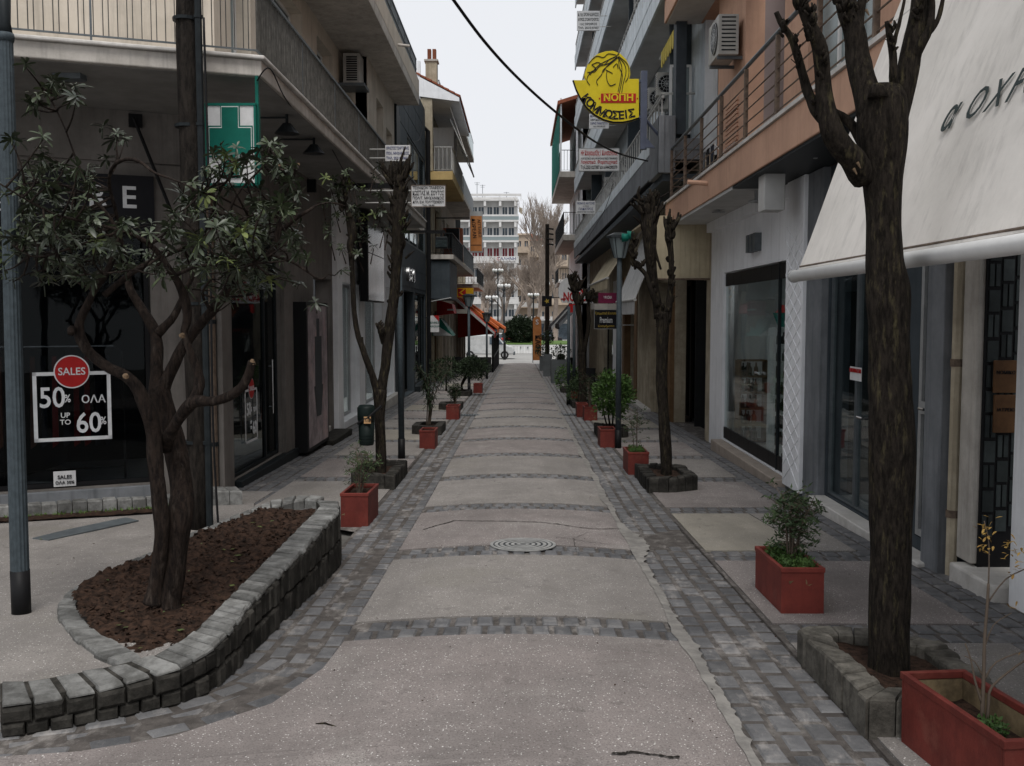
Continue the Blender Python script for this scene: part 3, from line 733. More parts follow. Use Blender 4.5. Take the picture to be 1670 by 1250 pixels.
# ================================================================ SMALL TREE BEDS
def tree_bed(xc, y0, y1, w_, h, side, label, dark='wall_stone_dark', pieces=True):
    """hexagonal ring of upright stone blocks; side=+1: the chamfer faces away from the road"""
    ym = (y0+y1)/2; root = thing('tree_bed', label, 'tree bed', (xc, ym, zg(ym)), 'stone tree beds along the street')
    a, b = (xc-side*w_/2), (xc+side*w_/2); c = .2
    P = [(a, y0), (xc, y0-.02), (b, y0+c), (b, y1-c), (xc+side*.05, y1), (a, y1)]
    PO = [Vector((x, y, zg(y)+h)) for x, y in P]+[Vector((P[0][0], P[0][1], zg(P[0][1])+h))]
    cen = Vector((xc, ym, zg(ym)+h)); PI = []
    for p in PO:
        d = Vector((cen.x-p.x, cen.y-p.y, 0)); q = p+Vector((math.copysign(min(abs(d.x), .14), d.x), math.copysign(min(abs(d.y), .14), d.y), 0)) if d.length else p
        PI.append(q)
    per = sum((q-p).length for p, q in zip(PO, PO[1:]))
    if pieces: ring_stones(PO, PI, int(per/.125), h+.06, dark, root, gap=.1, jz=.012)
    else: 
        mb = MB()
        for i in range(len(PO)-1): mb.hexa([PO[i]-VZ*(h+.05), PO[i+1]-VZ*(h+.05), PI[i+1]-VZ*(h+.05), PI[i]-VZ*(h+.05), PO[i], PO[i+1], PI[i+1], PI[i]])
        mb.build('stone_ring', dark, root)
    s = MB(); k = 10
    for i in range(k+1):
        for j in range(k+1):
            x = a+side*.04+(b-a-side*.08)*i/k; y = y0+.04+(y1-y0-.08)*j/k
            if i > k*.6 and (j < 2 or j > k-2): x = a+(b-a)*.62
            s.v.append(Vector((x, y, zg(y)+h-.06+.03*noise.noise(Vector((x*8, y*8, 0))))))
    for i in range(k):
        for j in range(k): s.f.append([i*(k+1)+j, (i+1)*(k+1)+j, (i+1)*(k+1)+j+1, i*(k+1)+j+1]); s.m.append(0)
    s.build('soil', 'soil', root, True); return root
tree_bed(1.97, 4.44, 5.62, .72, .18, 1, 'nearest tree bed of upright rough blocks around the thick trunk at the right', 'bed_stone')
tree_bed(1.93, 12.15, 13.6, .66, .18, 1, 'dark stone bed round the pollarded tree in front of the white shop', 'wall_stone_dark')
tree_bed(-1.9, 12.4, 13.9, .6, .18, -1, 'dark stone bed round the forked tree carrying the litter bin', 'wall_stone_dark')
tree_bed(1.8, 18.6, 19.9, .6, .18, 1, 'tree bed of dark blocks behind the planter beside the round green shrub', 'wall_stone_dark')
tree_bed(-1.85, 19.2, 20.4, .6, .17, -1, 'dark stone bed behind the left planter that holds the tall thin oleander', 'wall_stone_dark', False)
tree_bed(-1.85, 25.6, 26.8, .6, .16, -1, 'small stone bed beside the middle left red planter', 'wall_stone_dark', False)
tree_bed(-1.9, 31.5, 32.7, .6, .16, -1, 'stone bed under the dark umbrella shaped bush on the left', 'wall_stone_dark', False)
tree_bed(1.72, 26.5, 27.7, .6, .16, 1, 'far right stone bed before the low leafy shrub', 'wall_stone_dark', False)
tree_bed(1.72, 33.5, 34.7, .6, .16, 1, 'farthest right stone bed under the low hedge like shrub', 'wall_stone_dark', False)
# ================================================================ BUILDINGS
def railing(root, P, z0, h, barm, topm, pitch=.11, bar=(.006, .013), singles=True, bottom=.07, pattern=None, post=1.3, thick=.02):
    """P = 2-D path; vertical bars between a bottom and a top rail"""
    P = [Vector(p) for p in P]; rail = MB()
    for a, b in zip(P, P[1:]):
        t = (b-a).normalized(); n = Vector((-t.y, t.x))
        for z, hh, w_ in ((z0+h-.03, .03, .045), (z0+bottom, .015, .022)):
            q = [a-n*w_/2, b-n*w_/2, b+n*w_/2, a+n*w_/2]
            rail.hexa([Vector((*p, z)) for p in q]+[Vector((*p, z+hh)) for p in q])
    r_ = rail.build('handrail', topm, root)
    bars = []
    for a, b in zip(P, P[1:]):
        L = (b-a).length; t = (b-a).normalized(); s = .03
        pat = pattern or [pitch]; i = 0
        while s < L:
            bars.append((a+t*s, math.atan2(t.y, t.x), False)); s += pat[i % len(pat)]; i += 1
        s = post
        while s < L: bars.append((a+t*s, math.atan2(t.y, t.x), True)); s += post
    bm_ = MB().box(-bar[0]/2, bar[0]/2, -bar[1]/2, bar[1]/2, z0+bottom, z0+h-.02); pm_ = MB().box(-thick/2, thick/2, -thick/2, thick/2, z0, z0+h)
    og = ORG[root.name]
    if singles:
        me = bm_.mesh('railing_bar', barm, Vector((0, 0, og.z))); mp = pm_.mesh('railing_post', topm, Vector((0, 0, og.z)))
        for p, a, isp in bars: inst('railing_post' if isp else 'railing_bar', mp if isp else me, root, (p.x, p.y, og.z), (0, 0, a))
    else:
        mb = MB()
        for p, a, isp in bars:
            c, s = math.cos(a), math.sin(a); src = pm_ if isp else bm_
            mb.add([(p.x+v.x*c-v.y*s, p.y+v.x*s+v.y*c, v.z) for v in src.v], src.f)
        mb.build('railing_bars', barm, root, kind='stuff')
    return r_
FL = frame((XL, 0), (0, 1), (1, 0)); FR = frame((XR, 0), (0, 1), (-1, 0))
def CF(Y): return frame((0, Y), (1, 0), (0, -1))
def slab(root, pts, z0, z1, m='concrete', name='balcony_slab', bevel=.012):
    return MB().prism([(x, y, z0) for x, y in pts], (0, 0, z1-z0)).build(name, m, root, bevel=bevel)

# ---- left corner building
lb = thing('corner_building', 'beige apartment corner building with wrapped balcony above the sales shop', 'building', (XL, 12.1, -.42))
FA = frame((XL, 12.1), (-.906, -.4226), (.4226, -.906))
w1 = MB(); wallmesh(w1, FL, 12.1, 19.4, -.9, 4.2, [(12.55, 15.15, -.33, 2.95), (17.6, 19.25, -.62, 2.5)], .3)
wallmesh(w1, FA, 0, 9, -.9, 4.2, [(.8, 3.2, -.22, 2.78), (3.32, 7.5, -.22, 2.78)], .3)
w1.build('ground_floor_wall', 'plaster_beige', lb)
q = MB(); q.fb(FA, 0, 9, 0, .05, 3.6, 4.19); q.fb(FA, -.02, .75, 0, .03, 2.9, 3.58); q.build('wall_band', 'plaster_beige', lb)
MB().fb(FL, 12.0, 12.42, -.02, .05, -.9, 4.19).build('corner_pilaster', 'plaster_beige', lb, bevel=.01)
MB().fb(FA, .76, 9, 0, .07, -.9, -.24).build('shop_plinth', 'plaster_grey', lb, bevel=.01)
pq = MB().fb(FL, 12.5, 15.75, 0, .12, -.9, -.335); pq.build('plinth', 'metal_dark', lb, bevel=.01)
MB().fb(FL, 15.18, 16.2, -.02, .06, -.9, 4.18).build('pilaster', 'plaster_beige', lb, bevel=.01)
# shop rooms
rm = MB(); rm.fb(FA, .3, 8, -3.2, -3.1, -.9, 3.6); rm.fb(FA, .2, 8, -3.2, -.3, 2.9, 2.98); rm.fb(FA, 0.3, 8, -3.2, -.3, -.5, -.42)
rm.fb(FL, 12.4, 17.2, -3.0, -2.9, -.9, 3.2); rm.fb(FL, 17.1, 17.2, -3, -.3, -.9, 3.2); rm.build('shop_interior', 'dark_room', lb)
rm = MB(); rm.fb(FL, 12.5, 17, -3, -.3, -.5, -.34); rm.build('shop_floor', 'light_room', lb)
window(FL, lb, 12.56, 14.35, -.32, 2.94, 'metal_dark', 'pane_dark', -.04, 1, 1, .04, None, 'shop_window', None)
window(FL, lb, 14.36, 15.1, -.32, 2.94, 'metal_dark', 'pane_dark', -.05, 1, 1, .05, None, 'shop_door', None)
hd = MB(); 
for s in (14.5,): hd.tube([FL(s, .03, .35), FL(s, .03, 1.15)], .014, 8); hd.tube([FL(s, -.03, .45), FL(s, .03, .45)], .01, 6); hd.tube([FL(s, -.03, 1.05), FL(s, .03, 1.05)], .01, 6)
hd.build('door_handle', 'steel', lb)
window(FA, lb, .82, 3.18, -.21, 2.77, 'metal_black', 'pane_black', -.05, 1, 1, .05, None, 'shop_window', None)
window(FA, lb, 3.34, 7.4, -.21, 2.77, 'metal_black', 'pane_black', -.05, 2, 1, .05, None, 'shop_window', None)
# entry recess
rc_ = MB(); rc_.fb(FL, 19.2, 19.26, -1.2, -.3, -.6, 2.6); rc_.fb(FL, 17.6, 19.25, -1.2, -1.14, -.6, 2.6); rc_.build('entry_recess', 'plaster_grey', lb)
MB().fb(FL, 17.62, 19.2, -1.1, -.02, -.6, -.36).build('entry_step', 'marble', lb, bevel=.01)
st = MB().fb(FL, 17.4, 19.3, .02, .38, -.62, -.43); st.build('outer_step', 'wall_stone_dark', lb, bevel=.015)
# white shop front
w2 = MB(); wallmesh(w2, FL, 19.4, 29.0, -1.0, 4.2, [(20.0, 22.6, -.45, 2.5), (23.4, 26.4, -.45, 2.6), (27.2, 28.8, -.45, 2.6)], .3); w2.build('white_shop_wall', 'plaster_white', lb)
MB().fb(FL, 19.42, 19.95, 0, .1, -1, 4.18).build('pilaster', 'plaster_white', lb, bevel=.01)
MB().fb(FL, 23.0, 29, .0, .16, -1.0, -.46).build('step', 'marble', lb, bevel=.01)
for a, b in ((20.0, 22.6), (23.4, 26.4), (27.2, 28.8)): window(FL, lb, a+.01, b-.01, -.44, 2.48, 'alu', 'pane_clear', -.22, 2, 1, .06, None, 'shop_window', None)
rm = MB(); rm.fb(FL, 19.5, 29, -1.3, -1.2, -.9, 3.2); rm.build('shop_interior', 'mid_room', lb)
MB().fb(FL, 19.4, 29, -1.3, -.3, -.6, -.5).build('shop_floor', 'light_room', lb)
# slabs
slab(lb, [(-2.6, 10.04), (-2.6, 27.2), (-3.9, 27.2), (-3.9, 12.3), (-10.1, 9.5), (-10.1, 7.24)], 4.2, 4.36, 'concrete')
slab(lb, [(-2.56, 10.0), (-2.56, 27.24), (-2.86, 27.24), (-2.86, 10.3), (-10.1, 7.6), (-10.1, 7.19)], 4.361, 4.40, 'marble', 'slab_edge')
MB().fb(FL, 27.2, 29, -.2, .9, 4.2, 4.35).build('glass_block_canopy', 'concrete', lb)
so2 = MB().prism([(x, y, 4.192) for x, y in [(-2.63, 10.1), (-2.63, 27.1), (-3.68, 27.1), (-3.68, 12.15), (-10.0, 9.2), (-10.0, 7.32)]], (0, 0, .006)); so2.build('shade_soffit', 'soffit', lb)  # added sheet, shade under the balcony put into its darker colour
# upper walls
w3 = MB(); wallmesh(w3, FL, 12.1, 20.9, 4.36, 7.25, [(12.8, 13.75, 4.5, 6.8), (14.7, 17.0, 4.42, 6.9), (18.2, 19.7, 4.42, 6.9)], .3)
wallmesh(w3, FA, 0, 9, 4.36, 8.2, [(4.6, 6.2, 4.42, 6.8)], .3)
F32 = frame((-3.2, 0), (0, 1), (1, 0)); wallmesh(w3, F32, 20.9, 25.3, 4.36, 7.2, [(22.2, 23.3, 5.7, 6.65), (23.8, 24.9, 4.9, 6.3)], .25)
w3.fb(CF(20.9), -4.1, -3.21, -.25, 0, 4.36, 7.2)
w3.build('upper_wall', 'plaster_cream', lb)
for F, a, b, z0, z1, pm in ((FL, 12.8, 13.75, 4.5, 6.8, 'pane_frost'), (FL, 14.7, 17.0, 4.42, 6.9, 'pane_dark'), (FL, 18.2, 19.7, 4.42, 6.9, 'pane_dark'), (FA, 4.6, 6.2, 4.42, 6.8, 'pane_frost'),
                            (F32, 22.2, 23.3, 5.7, 6.65, 'pane_dark'), (F32, 23.8, 24.9, 4.9, 6.3, 'pane_frost')):
    window(F, lb, a, b, z0, z1, 'white', pm, -.2, 2, 1, .06, 'marble')
bb_ = MB(); bb_.fb(FL, 25.4, 25.9, -.2, .55, 4.36, 7.18); bb_.fb(FL, 26.2, 27.0, -.2, .45, 4.36, 7.18); bb_.build('shutter_box', 'metal_dark', lb)
slab(lb, [(-2.6, 14.6), (-2.6, 25.7), (-3.75, 25.7), (-3.75, 14.6)], 7.2, 7.42, 'concrete', 'upper_slab')
MB().prism([(x, y, 7.42) for x, y in [(-2.6, 14.6), (-2.6, 25.7), (-2.75, 25.7), (-2.75, 14.6)]], (0, 0, .42)).build('parapet', 'plaster_cream', lb, bevel=.01)
pr = MB(); 
for z in (7.87, 8.1, 8.35): pr.box(-2.7, -2.66, 14.7, 25.7, z, z+.03)
for y in rng(14.7, 25.6, 1.3): pr.box(-2.7, -2.66, y, y+.03, 7.84, 8.37)
pr.box(-2.69, -2.675, 14.7, 25.7, 7.88, 8.34); pr.build('roof_railing', 'metal_grey', lb)
sp = MB().tube([(-2.6, 21.3, 7.55), (-2.35, 21.3, 7.52)], .03, 8); sp.build('water_spout', 'concrete', lb)
railing(lb, [(-10.0, 7.34), (-2.66, 10.08), (-2.66, 24.2)], 4.40, .76, 'rail_bar', 'metal_grey', pattern=[.085, .05, .082], bar=(.009, .02), bottom=.06, post=2.1)
railing(lb, [(-2.66, 24.2), (-2.66, 27.1)], 4.40, .76, 'rail_bar', 'metal_grey', pattern=[.085, .05, .082], bar=(.009, .02), bottom=.06, singles=False)
# drainpipe at the corner
dp = thing('drainpipe', 'brown drainpipe running up the corner pilaster behind the leafy tree', 'drainpipe', FA(.1, .1, -.5))
MB().tube([FA(.12, .1, -.55), FA(.12, .1, 4.18)], .05, 8).build('pipe', 'rail_rust', dp)
for z in (.2, 1.7, 3.2): MB().tube([FA(.12, .1, z), FA(.12, .1, z+.05)], .06, 8).build('pipe_clamp', 'metal_dark', dp)
# shop sign above corner window
sg = thing('shop_sign', 'black shop fascia with big white capitals above the corner window', 'shop sign', FA(2.2, .1, 3.1))
MB().fb(FA, .74, 3.2, .01, .09, 2.8, 3.44).build('sign_panel', 'print_black', sg)
fa_r = (FA(0, 0, 0)-FA(1, 0, 0)); 
for s, ch in ((1.02, 'E'), (1.36, 'R')): text(sg, ch, (FA(s, .094, 3.17), fa_r, VZ), .36, 'white_print', sx=1.0)
rg_ = MB(); 
for i in range(40):
    a, b = 2*math.pi*i/40, 2*math.pi*(i+1)/40
    rg_.hexa([FA(2.42+.17*math.cos(t)*1, d, 3.13+.17*math.sin(t)) if r else FA(2.42+.15*math.cos(t), d, 3.13+.15*math.sin(t)) for d in (.092, .1) for (t, r) in ((a, 0), (a, 1), (b, 1), (b, 0))])
rg_.build('ring_emblem', 'white_print', sg); text(sg, '&', (FA(2.42, .094, 3.12), fa_r, VZ), .22, 'white_print')
# SALES poster inside corner window and its twin in the street window
def sales(F, sc_, zc, W, H, label, depth=-.035, flip=-1):
    t = thing('sale_notice', label, 'notice', F(sc_, depth, zc-H/2)); r = (F(1, 0, 0)-F(0, 0, 0))*flip
    def pt(dx, dz): return F(sc_+dx*flip, depth, zc+dz)
    fr = MB(); b = W*.05
    for x0, x1, z0, z1 in ((-W/2, W/2, -H/2, -H/2+b), (-W/2, W/2, H/2-b, H/2), (-W/2, -W/2+b, -H/2, H/2), (W/2-b, W/2, -H/2, H/2)):
        fr.fb(F, sc_+min(x0*flip, x1*flip), sc_+max(x0*flip, x1*flip), depth, depth+.004, zc+z0, zc+z1)
    fr.build('frame', 'white_print', t)
    for nm, r0, mm, dd in (('badge_rim', W*.232, 'white_print', .006), ('badge', W*.215, 'sign_red', .009)):
        d_ = MB(); n = 40; cen = pt(0, H/2-.0)
        d_.prism([F(sc_, depth+dd, 0)*0+F(sc_+r0*math.cos(2*math.pi*i/n), depth+dd, zc+H/2+r0*math.sin(2*math.pi*i/n)) for i in range(n)], (F(0, .003, 0)-F(0, 0, 0)))
        d_.build(nm, mm, t)
    def tx(s, dx, dz, size, **k): 
        p = pt(dx, dz)+(F(0, .012, 0)-F(0, 0, 0)); return text(t, s, (p, r, VZ), size, 'white_print', **k)
    tx('SALES', 0, H/2, W*.145, sx=.95)
    tx('50', -W*.26, H*.12, W*.40, sx=.85); tx('%', -W*.065, H*.11, W*.15, sx=.8); tx('ΟΛΑ', W*.27, H*.09, W*.15)
    tx('UP', -W*.1, -H*.13, W*.10); tx('TO', -W*.1, -H*.23, W*.10)
    tx('60', W*.2, -H*.26, W*.40, sx=.85); tx('%', W*.39, -H*.23, W*.15, sx=.8)
    return t
p0, p1 = 112, 184
def s_on_FA(x):   # distance along the corner facade seen at photo column x
    d = ray(x, 600); k = .466; 
    # (X+3.7)*.466+12.1 = Y with X = d.x/d.y*Y
    r = d.x/d.y; Y = (12.1+3.7*k)/(1-r*k); return (r*Y-XL)/-.906, Y
sa, Ya = s_on_FA(116); s0_, _ = s_on_FA(52); s1_, _ = s_on_FA(180)
zt_, zb_ = 1.8+(515-607)*Ya/1600, 1.8+(515-721)*Ya/1600
sales(FA, (s0_+s1_)/2, (zt_+zb_)/2, s0_-s1_, zt_-zb_, 'white framed sales poster with red round badge in the corner shop window')
sales(FL, 13.55, .42, .62, .74, 'narrow looking second sales poster in the street side shop window', flip=1)
cdn = thing('counter_card', 'small white sales card standing at the foot of the corner window', 'card', FA(s_on_FA(100)[0], -.03, -.2))
sc0 = s_on_FA(100)[0]; MB().fb(FA, sc0-.12, sc0+.12, -.035, -.028, -.2, -.02).build('card', 'sign_white', cdn)
text(cdn, 'SALES', (FA(sc0, -.02, -.09), fa_r, VZ), .06, 'print_black'); text(cdn, 'ΟΛΑ 50%', (FA(sc0, -.02, -.155), fa_r, VZ), .05, 'print_black')
# clothes rail inside
cr = thing('clothes_rail', 'chrome clothes rail with dark garments behind the corner window', 'clothes rail', FA(2.0, -.7, -.42))
rr_ = MB(); rr_.tube([FA(1.1, -.7, -.4), FA(1.1, -.7, 1.35), FA(1.2, -.7, 1.42), FA(3.0, -.7, 1.42), FA(3.05, -.7, 1.35), FA(3.05, -.7, -.4)], .016, 6); rr_.tube([FA(1.1, -.7, -.1), FA(3.05, -.7, -.1)], .012, 6); rr_.build('rail_frame', 'steel', cr)
for i in range(14):
    g_ = MB(); s = 1.25+i*.12; g_.hexa([FA(s, -1.0, .2+R.uniform(0, .2)), FA(s+.07, -1.0, .2), FA(s+.07, -.5, .2), FA(s, -.5, .25), FA(s, -.9, 1.3), FA(s+.05, -.9, 1.3), FA(s+.05, -.6, 1.3), FA(s, -.6, 1.3)])
    g_.build('garment', R.choice(['sign_red', 'cloth_dark', 'brick', 'cloth_dark', 'goods']), cr)
rs2 = thing('rent_sticker', 'small red and white slanted paper stuck behind the branches near the corner pipe', 'sticker', FA(.3, .02, 1.4))
MB().prism([AY(318, 568, 11.7), AY(334, 560, 11.7), AY(334, 575, 11.7), AY(323, 588, 11.7)], (0, .01, 0)).build('paper', 'sign_white', rs2)
text(rs2, 'ΕΝΟΙΚ', (AY(327, 568, 11.68), Vector((1, 0, .45)), VZ), .075, 'sign_red')
# pharmacy cross
ph = thing('pharmacy_sign', 'green pharmacy cross sign on white box hung under the corner balcony', 'pharmacy sign', AY(376, 240, 9.9))
Yp = 9.95
a, b = AY(337, 172, Yp), AY(416, 300, Yp)
MB().box(a.x, b.x, Yp, Yp+.16, b.z, a.z).build('sign_box', 'sign_white', ph, bevel=.01)
fr = MB(); 
for x0, x1, z0, z1 in ((a.x-.02, b.x+.02, a.z-.005, a.z+.02), (a.x-.02, b.x+.02, b.z-.02, b.z+.005), (a.x-.02, a.x+.0, b.z, a.z), (b.x, b.x+.02, b.z, a.z)): fr.box(x0, x1, Yp-.01, Yp+.17, z0, z1)
fr.build('frame', 'sign_green', ph)
cx_, cz_ = (a.x+b.x)/2, (a.z+b.z)/2+.03; 
def cross(mb, aw, L, y0, y1):
    P = [(-aw, L), (aw, L), (aw, aw), (L, aw), (L, -aw), (aw, -aw), (aw, -L), (-aw, -L), (-aw, -aw), (-L, -aw), (-L, aw), (-aw, aw)]
    mb.prism([(cx_+x*.62, y1, cz_+z) for x, z in P], (0, y0-y1, 0))
c1 = MB(); cross(c1, .155, .36, Yp-.014, Yp-.001); c1.build('cross_outline', 'sign_green', ph)
c1 = MB(); cross(c1, .14, .345, Yp-.018, Yp-.0145); c1.build('cross_line', 'sign_white', ph)
c1 = MB(); cross(c1, .13, .335, Yp-.024, Yp-.0185); c1.build('green_cross', 'sign_green', ph)
hb = MB(); hb.box(b.x, b.x+.03, Yp+.06, Yp+.1, b.z, 4.2); hb.build('hanging_bracket', 'sign_green', ph)
# lamps under the balcony
for (x, y, X, lb_) in ((468, 206, -3.1, 'round dark floodlight under the balcony nearer the green cross'), (512, 240, -3.1, 'round dark floodlight farther along under the street balcony')):
    p = AX(x, y, -2.78); t = thing('floodlight', lb_, 'floodlight', p, 'floodlights under the left balcony')
    MB().tube([p+VZ*.03, p-VZ*.02, p-VZ*.09], [.05, .09, .15], 12).build('lamp_head', 'metal_dark', t)
    MB().tube([p+VZ*.03, p+VZ*(4.2-p.z)], .02, 6).build('bracket', 'metal_dark', t)
    MB().tube([p+Vector((-.55, 0, .1)), p+VZ*.1], .012, 6).build('arm', 'metal_dark', t)
p = AX(112, 122, -4.5); t = thing('floodlight', 'flat rectangular floodlight fixed below the balcony at the far left', 'floodlight', p, 'floodlights under the left balcony')
MB().box(p.x-.12, p.x+.16, p.y-.1, p.y+.05, p.z-.06, p.z).build('lamp_head', 'metal_grey', t); MB().box(p.x-.02, p.x+.14, p.y-.06, p.y-.04, p.z, 4.2).build('bracket', 'metal_dark', t)
# poster box
pb = thing('poster_box', 'tall black framed fashion poster standing out from the beige wall', 'poster', FL(17, .1, -.45))
MB().fb(FL, 15.75, 17.5, .04, .27, -.42, 2.02).build('box', 'metal_black', pb)
MB().fb(FL, 15.85, 17.4, .27, .276, -.36, 1.96).build('poster', 'poster_a', pb)
dr = MB(); dr.fb(FL, 16.35, 16.9, .277, .279, .55, 1.45); dr.prism([FL(16.45, .2785, .1), FL(16.8, .2785, .1), FL(17.0, .2785, .62), FL(16.25, .2785, .62)], (.002, 0, 0)); dr.fb(FL, 16.5, 16.72, .277, .28, 1.45, 1.75); dr.build('printed_figure', 'print_grey', pb)
# silver hanging sign box
ss = thing('hanging_sign', 'tall stained silver sign box fixed over the white shop front', 'sign', FL(23.3, .2, 2.1))
MB().fb(FL, 22.0, 24.6, .12, .30, 2.12, 4.1).build('box', 'metal_black', ss); MB().fb(FL, 22.05, 24.57, .30, .312, 2.15, 3.2).build('silver_sheet', 'mirror', ss); MB().fb(FL, 22.05, 24.57, .30, .312, 3.22, 4.08).build('silver_sheet', 'mirror', ss)
br_ = MB(); br_.fb(FL, 22.4, 22.46, -.02, .13, 2.5, 2.56); br_.fb(FL, 24.2, 24.26, -.02, .13, 3.8, 3.86); br_.build('bracket', 'metal_dark', ss)

# ---- air conditioners
def ac(F, s, d, z, label, w_=.78, h=.55, dp=.3, m='ac_casing', fan=True, small=False):
    if not fan:
        t = thing('air_conditioner', label, 'air conditioner', F(s+w_/2, d+dp/2, z), 'outdoor air conditioner units on the facades')
        MB().fb(F, s, s+w_, d, d+dp, z, z+h).build('casing', m, t, bevel=.012); e = MB()
        for j in range(11): zz = z+.05+j*(h-.1)/11; e.fb(F, s+w_*.2, s+w_*.85, d+dp, d+dp+.01, zz, zz+.028)
        e.build('side_louvre', 'metal_dark', t); b = MB(); b.fb(F, s-.1, s+w_+.1, d-.1, d+dp+.05, z-.06, z-.002); b.build('bracket', 'metal_grey', t); return t
    t = thing('air_conditioner', label, 'air conditioner', F(s+w_/2, d+dp/2, z), 'outdoor air conditioner units on the facades')
    MB().fb(F, s, s+w_, d, d+dp, z, z+h).build('casing', m, t, bevel=.012)
    c = F(s+w_*.36, d+dp+.006, z+h/2); u = (F(1, 0, 0)-F(0, 0, 0)); n = F(0, 1, 0)-F(0, 0, 0)
    r = h*.4; k = 20; f = MB(); f.prism([c+u*r*math.cos(2*math.pi*i/k)+VZ*r*math.sin(2*math.pi*i/k) for i in range(k)], n*.006); f.build('fan_recess', 'metal_black', t)
    if not small:
        g_ = MB()
        for rr2 in (.3, .6, .95):
            P = [c+n*.014+u*r*rr2*math.cos(2*math.pi*i/k)+VZ*r*rr2*math.sin(2*math.pi*i/k) for i in range(k+1)]; g_.tube(P, .006, 4)
        for i in range(6): a = math.pi*i/6; g_.tube([c+n*.014-(u*math.cos(a)+VZ*math.sin(a))*r, c+n*.014+(u*math.cos(a)+VZ*math.sin(a))*r], .005, 4)
        g_.build('fan_grille', 'alu', t)
        e = MB()
        for j in range(9): 
            zz = z+.06+j*(h-.12)/8; e.fb(F, s-.006, s, d+.05, d+dp-.05, zz, zz+.02)
        e.build('side_louvre', 'metal_dark', t)
    b = MB(); b.fb(F, s+.08, s+.12, d-.12, d+dp, z-.05, z-.002); b.fb(F, s+w_-.12, s+w_-.08, d-.12, d+dp, z-.05, z-.002); b.build('bracket', 'metal_grey', t)
    return t
ac(CF(20.9), -3.6, .1, 6.52, 'air conditioner on the upper left cream wall below the roof slab', .34, .6, .5, fan=False)

# ---- dark glass fronted building
gb = thing('glass_building', 'dark panelled three storey building with slanted looking green windows on the left', 'building', (XL, 33, zg(33)))
FG = frame((-3.66, 0), (0, 1), (1, 0)); wg = MB()
wallmesh(wg, FG, 29.0, 38.3, -1.4, 9.7, [(31.0, 33.9, -.8, 2.6), (34.3, 37.9, -.65, 2.6), (30.3, 38.1, 4.15, 5.7), (32.2, 38.1, 6.2, 7.7)], .25)
wg.fb(CF(29.0), -8, -3.66, -.2, 0, 4.2, 9.7); wg.build('wall', 'plaster_dark', gb)
pm_ = []
for j, z in enumerate([x*.62+2.75 for x in range(11)]):
    for i, y in enumerate([29.05+k*1.15 for k in range(8)]):
        if (4.15-.55 < z < 5.75 and y+1.1 > 30.2) or (6.2-.55 < z < 7.7 and y+1.1 > 32.1): continue
        MB().fb(FG, y, y+1.12, .0, .012, z, z+.595).build('cladding_panel', 'plaster_dark', gb)
window(FG, gb, 34.3, 37.9, -.65, 2.6, 'metal_dark', 'pane_clear', -.05, 2, 1, .07, None, 'shop_window', 'mid_room')
window(FG, gb, 30.3, 38.1, 4.15, 5.7, 'metal_grey', 'pane_green', -.02, 3, 1, .07); window(FG, gb, 32.2, 38.1, 6.2, 7.7, 'metal_grey', 'pane_green', -.02, 3, 1, .07)
MB().fb(FG, 31.0, 33.9, -.6, -.5, -.9, 2.6).build('dark_door', 'dark_room', gb)
MB().fb(FG, 33.95, 38, .0, .2, -1.4, -.66).build('plinth', 'metal_dark', gb)
bs = thing('letter_sign', 'three raised chrome capital letters on the dark left facade', 'sign', FG(32.5, .1, 2.8))
for i, ch in enumerate('BSB'): text(bs, ch, (FG(31.75+i*.75, .06, 3.1), VY, VZ), .62, 'steel', ext=.05, sx=1.2)
dp = thing('drainpipe', 'black drainpipe between the dark glass building and the old beige house', 'drainpipe', FG(38.4, .1, -1))
MB().tube([FG(38.42, .1, -1.1), FG(38.42, .1, 8.9), FG(38.3, -.05, 9.0)], .09, 8).build('pipe', 'metal_black', dp)

# ---- generic far facade with balconies
def rail_far(root, X0, X1, Y0, Y1, z, h, m, style='bars', side=-1):
    """street side railing at X1 plus its end facing the camera"""
    if style == 'solid': MB().box(min(X1, X1-side*.04), max(X1, X1-side*.04), Y0, Y1, z, z+h).build('balcony_front', m, root)
    elif style == 'glass':
        MB().box(X1-.01, X1+.01, Y0, Y1, z+.05, z+h-.04).build('balcony_panel', 'pane_frost', root); MB().box(X1-.02, X1+.02, Y0, Y1, z+h-.04, z+h).build('handrail', m, root)
    else:
        railing(root, [(X0, Y0+.04), (X1, Y0+.04), (X1, Y1)], z, h, m, m, pitch=.16, bar=(.02, .02), singles=False, post=2)
b3 = thing('old_beige_house', 'old peeling beige house with yellow balcony slab and red chimney on the left', 'building', (XL, 42, zg(42)))
F3 = frame((-3.66, 0), (0, 1), (1, 0)); wb = MB()
wallmesh(wb, F3, 38.6, 46, -1.4, 10.3, [(39.6, 41.2, -1, 2.0), (42, 44, -1, 2.0), (39.8, 41.1, 4.2, 6.4), (42.6, 44.4, 4.2, 6.4), (39.6, 45, 7.4, 9.8)], .3)
wb.fb(CF(38.6), -7, -3.66, -.25, 0, 7.5, 11.0); wb.build('wall', 'plaster_old', b3)
MB().fb(CF(38.58), -3.9, -3.4, -.4, 0, 7.42, 10.2).build('balcony_pillar', 'plaster_old', b3)
MB().fb(CF(38.55), -4.6, -3.86, -.2, 0, 9.6, 11.6).build('gable_wall', 'plaster_white', b3)
slab(b3, [(-3.7, 38.6), (-2.6, 38.6), (-2.6, 46), (-3.7, 46)], 4.0, 4.18, 'concrete'); slab(b3, [(-3.7, 38.6), (-2.62, 38.6), (-2.62, 46), (-3.7, 46)], 7.07, 7.4, 'plaster_yellow')
rail_far(b3, -3.6, -2.66, 38.6, 46, 4.18, .85, 'metal_dark'); rail_far(b3, -3.35, -2.66, 38.6, 46, 7.4, .95, 'rail_white')
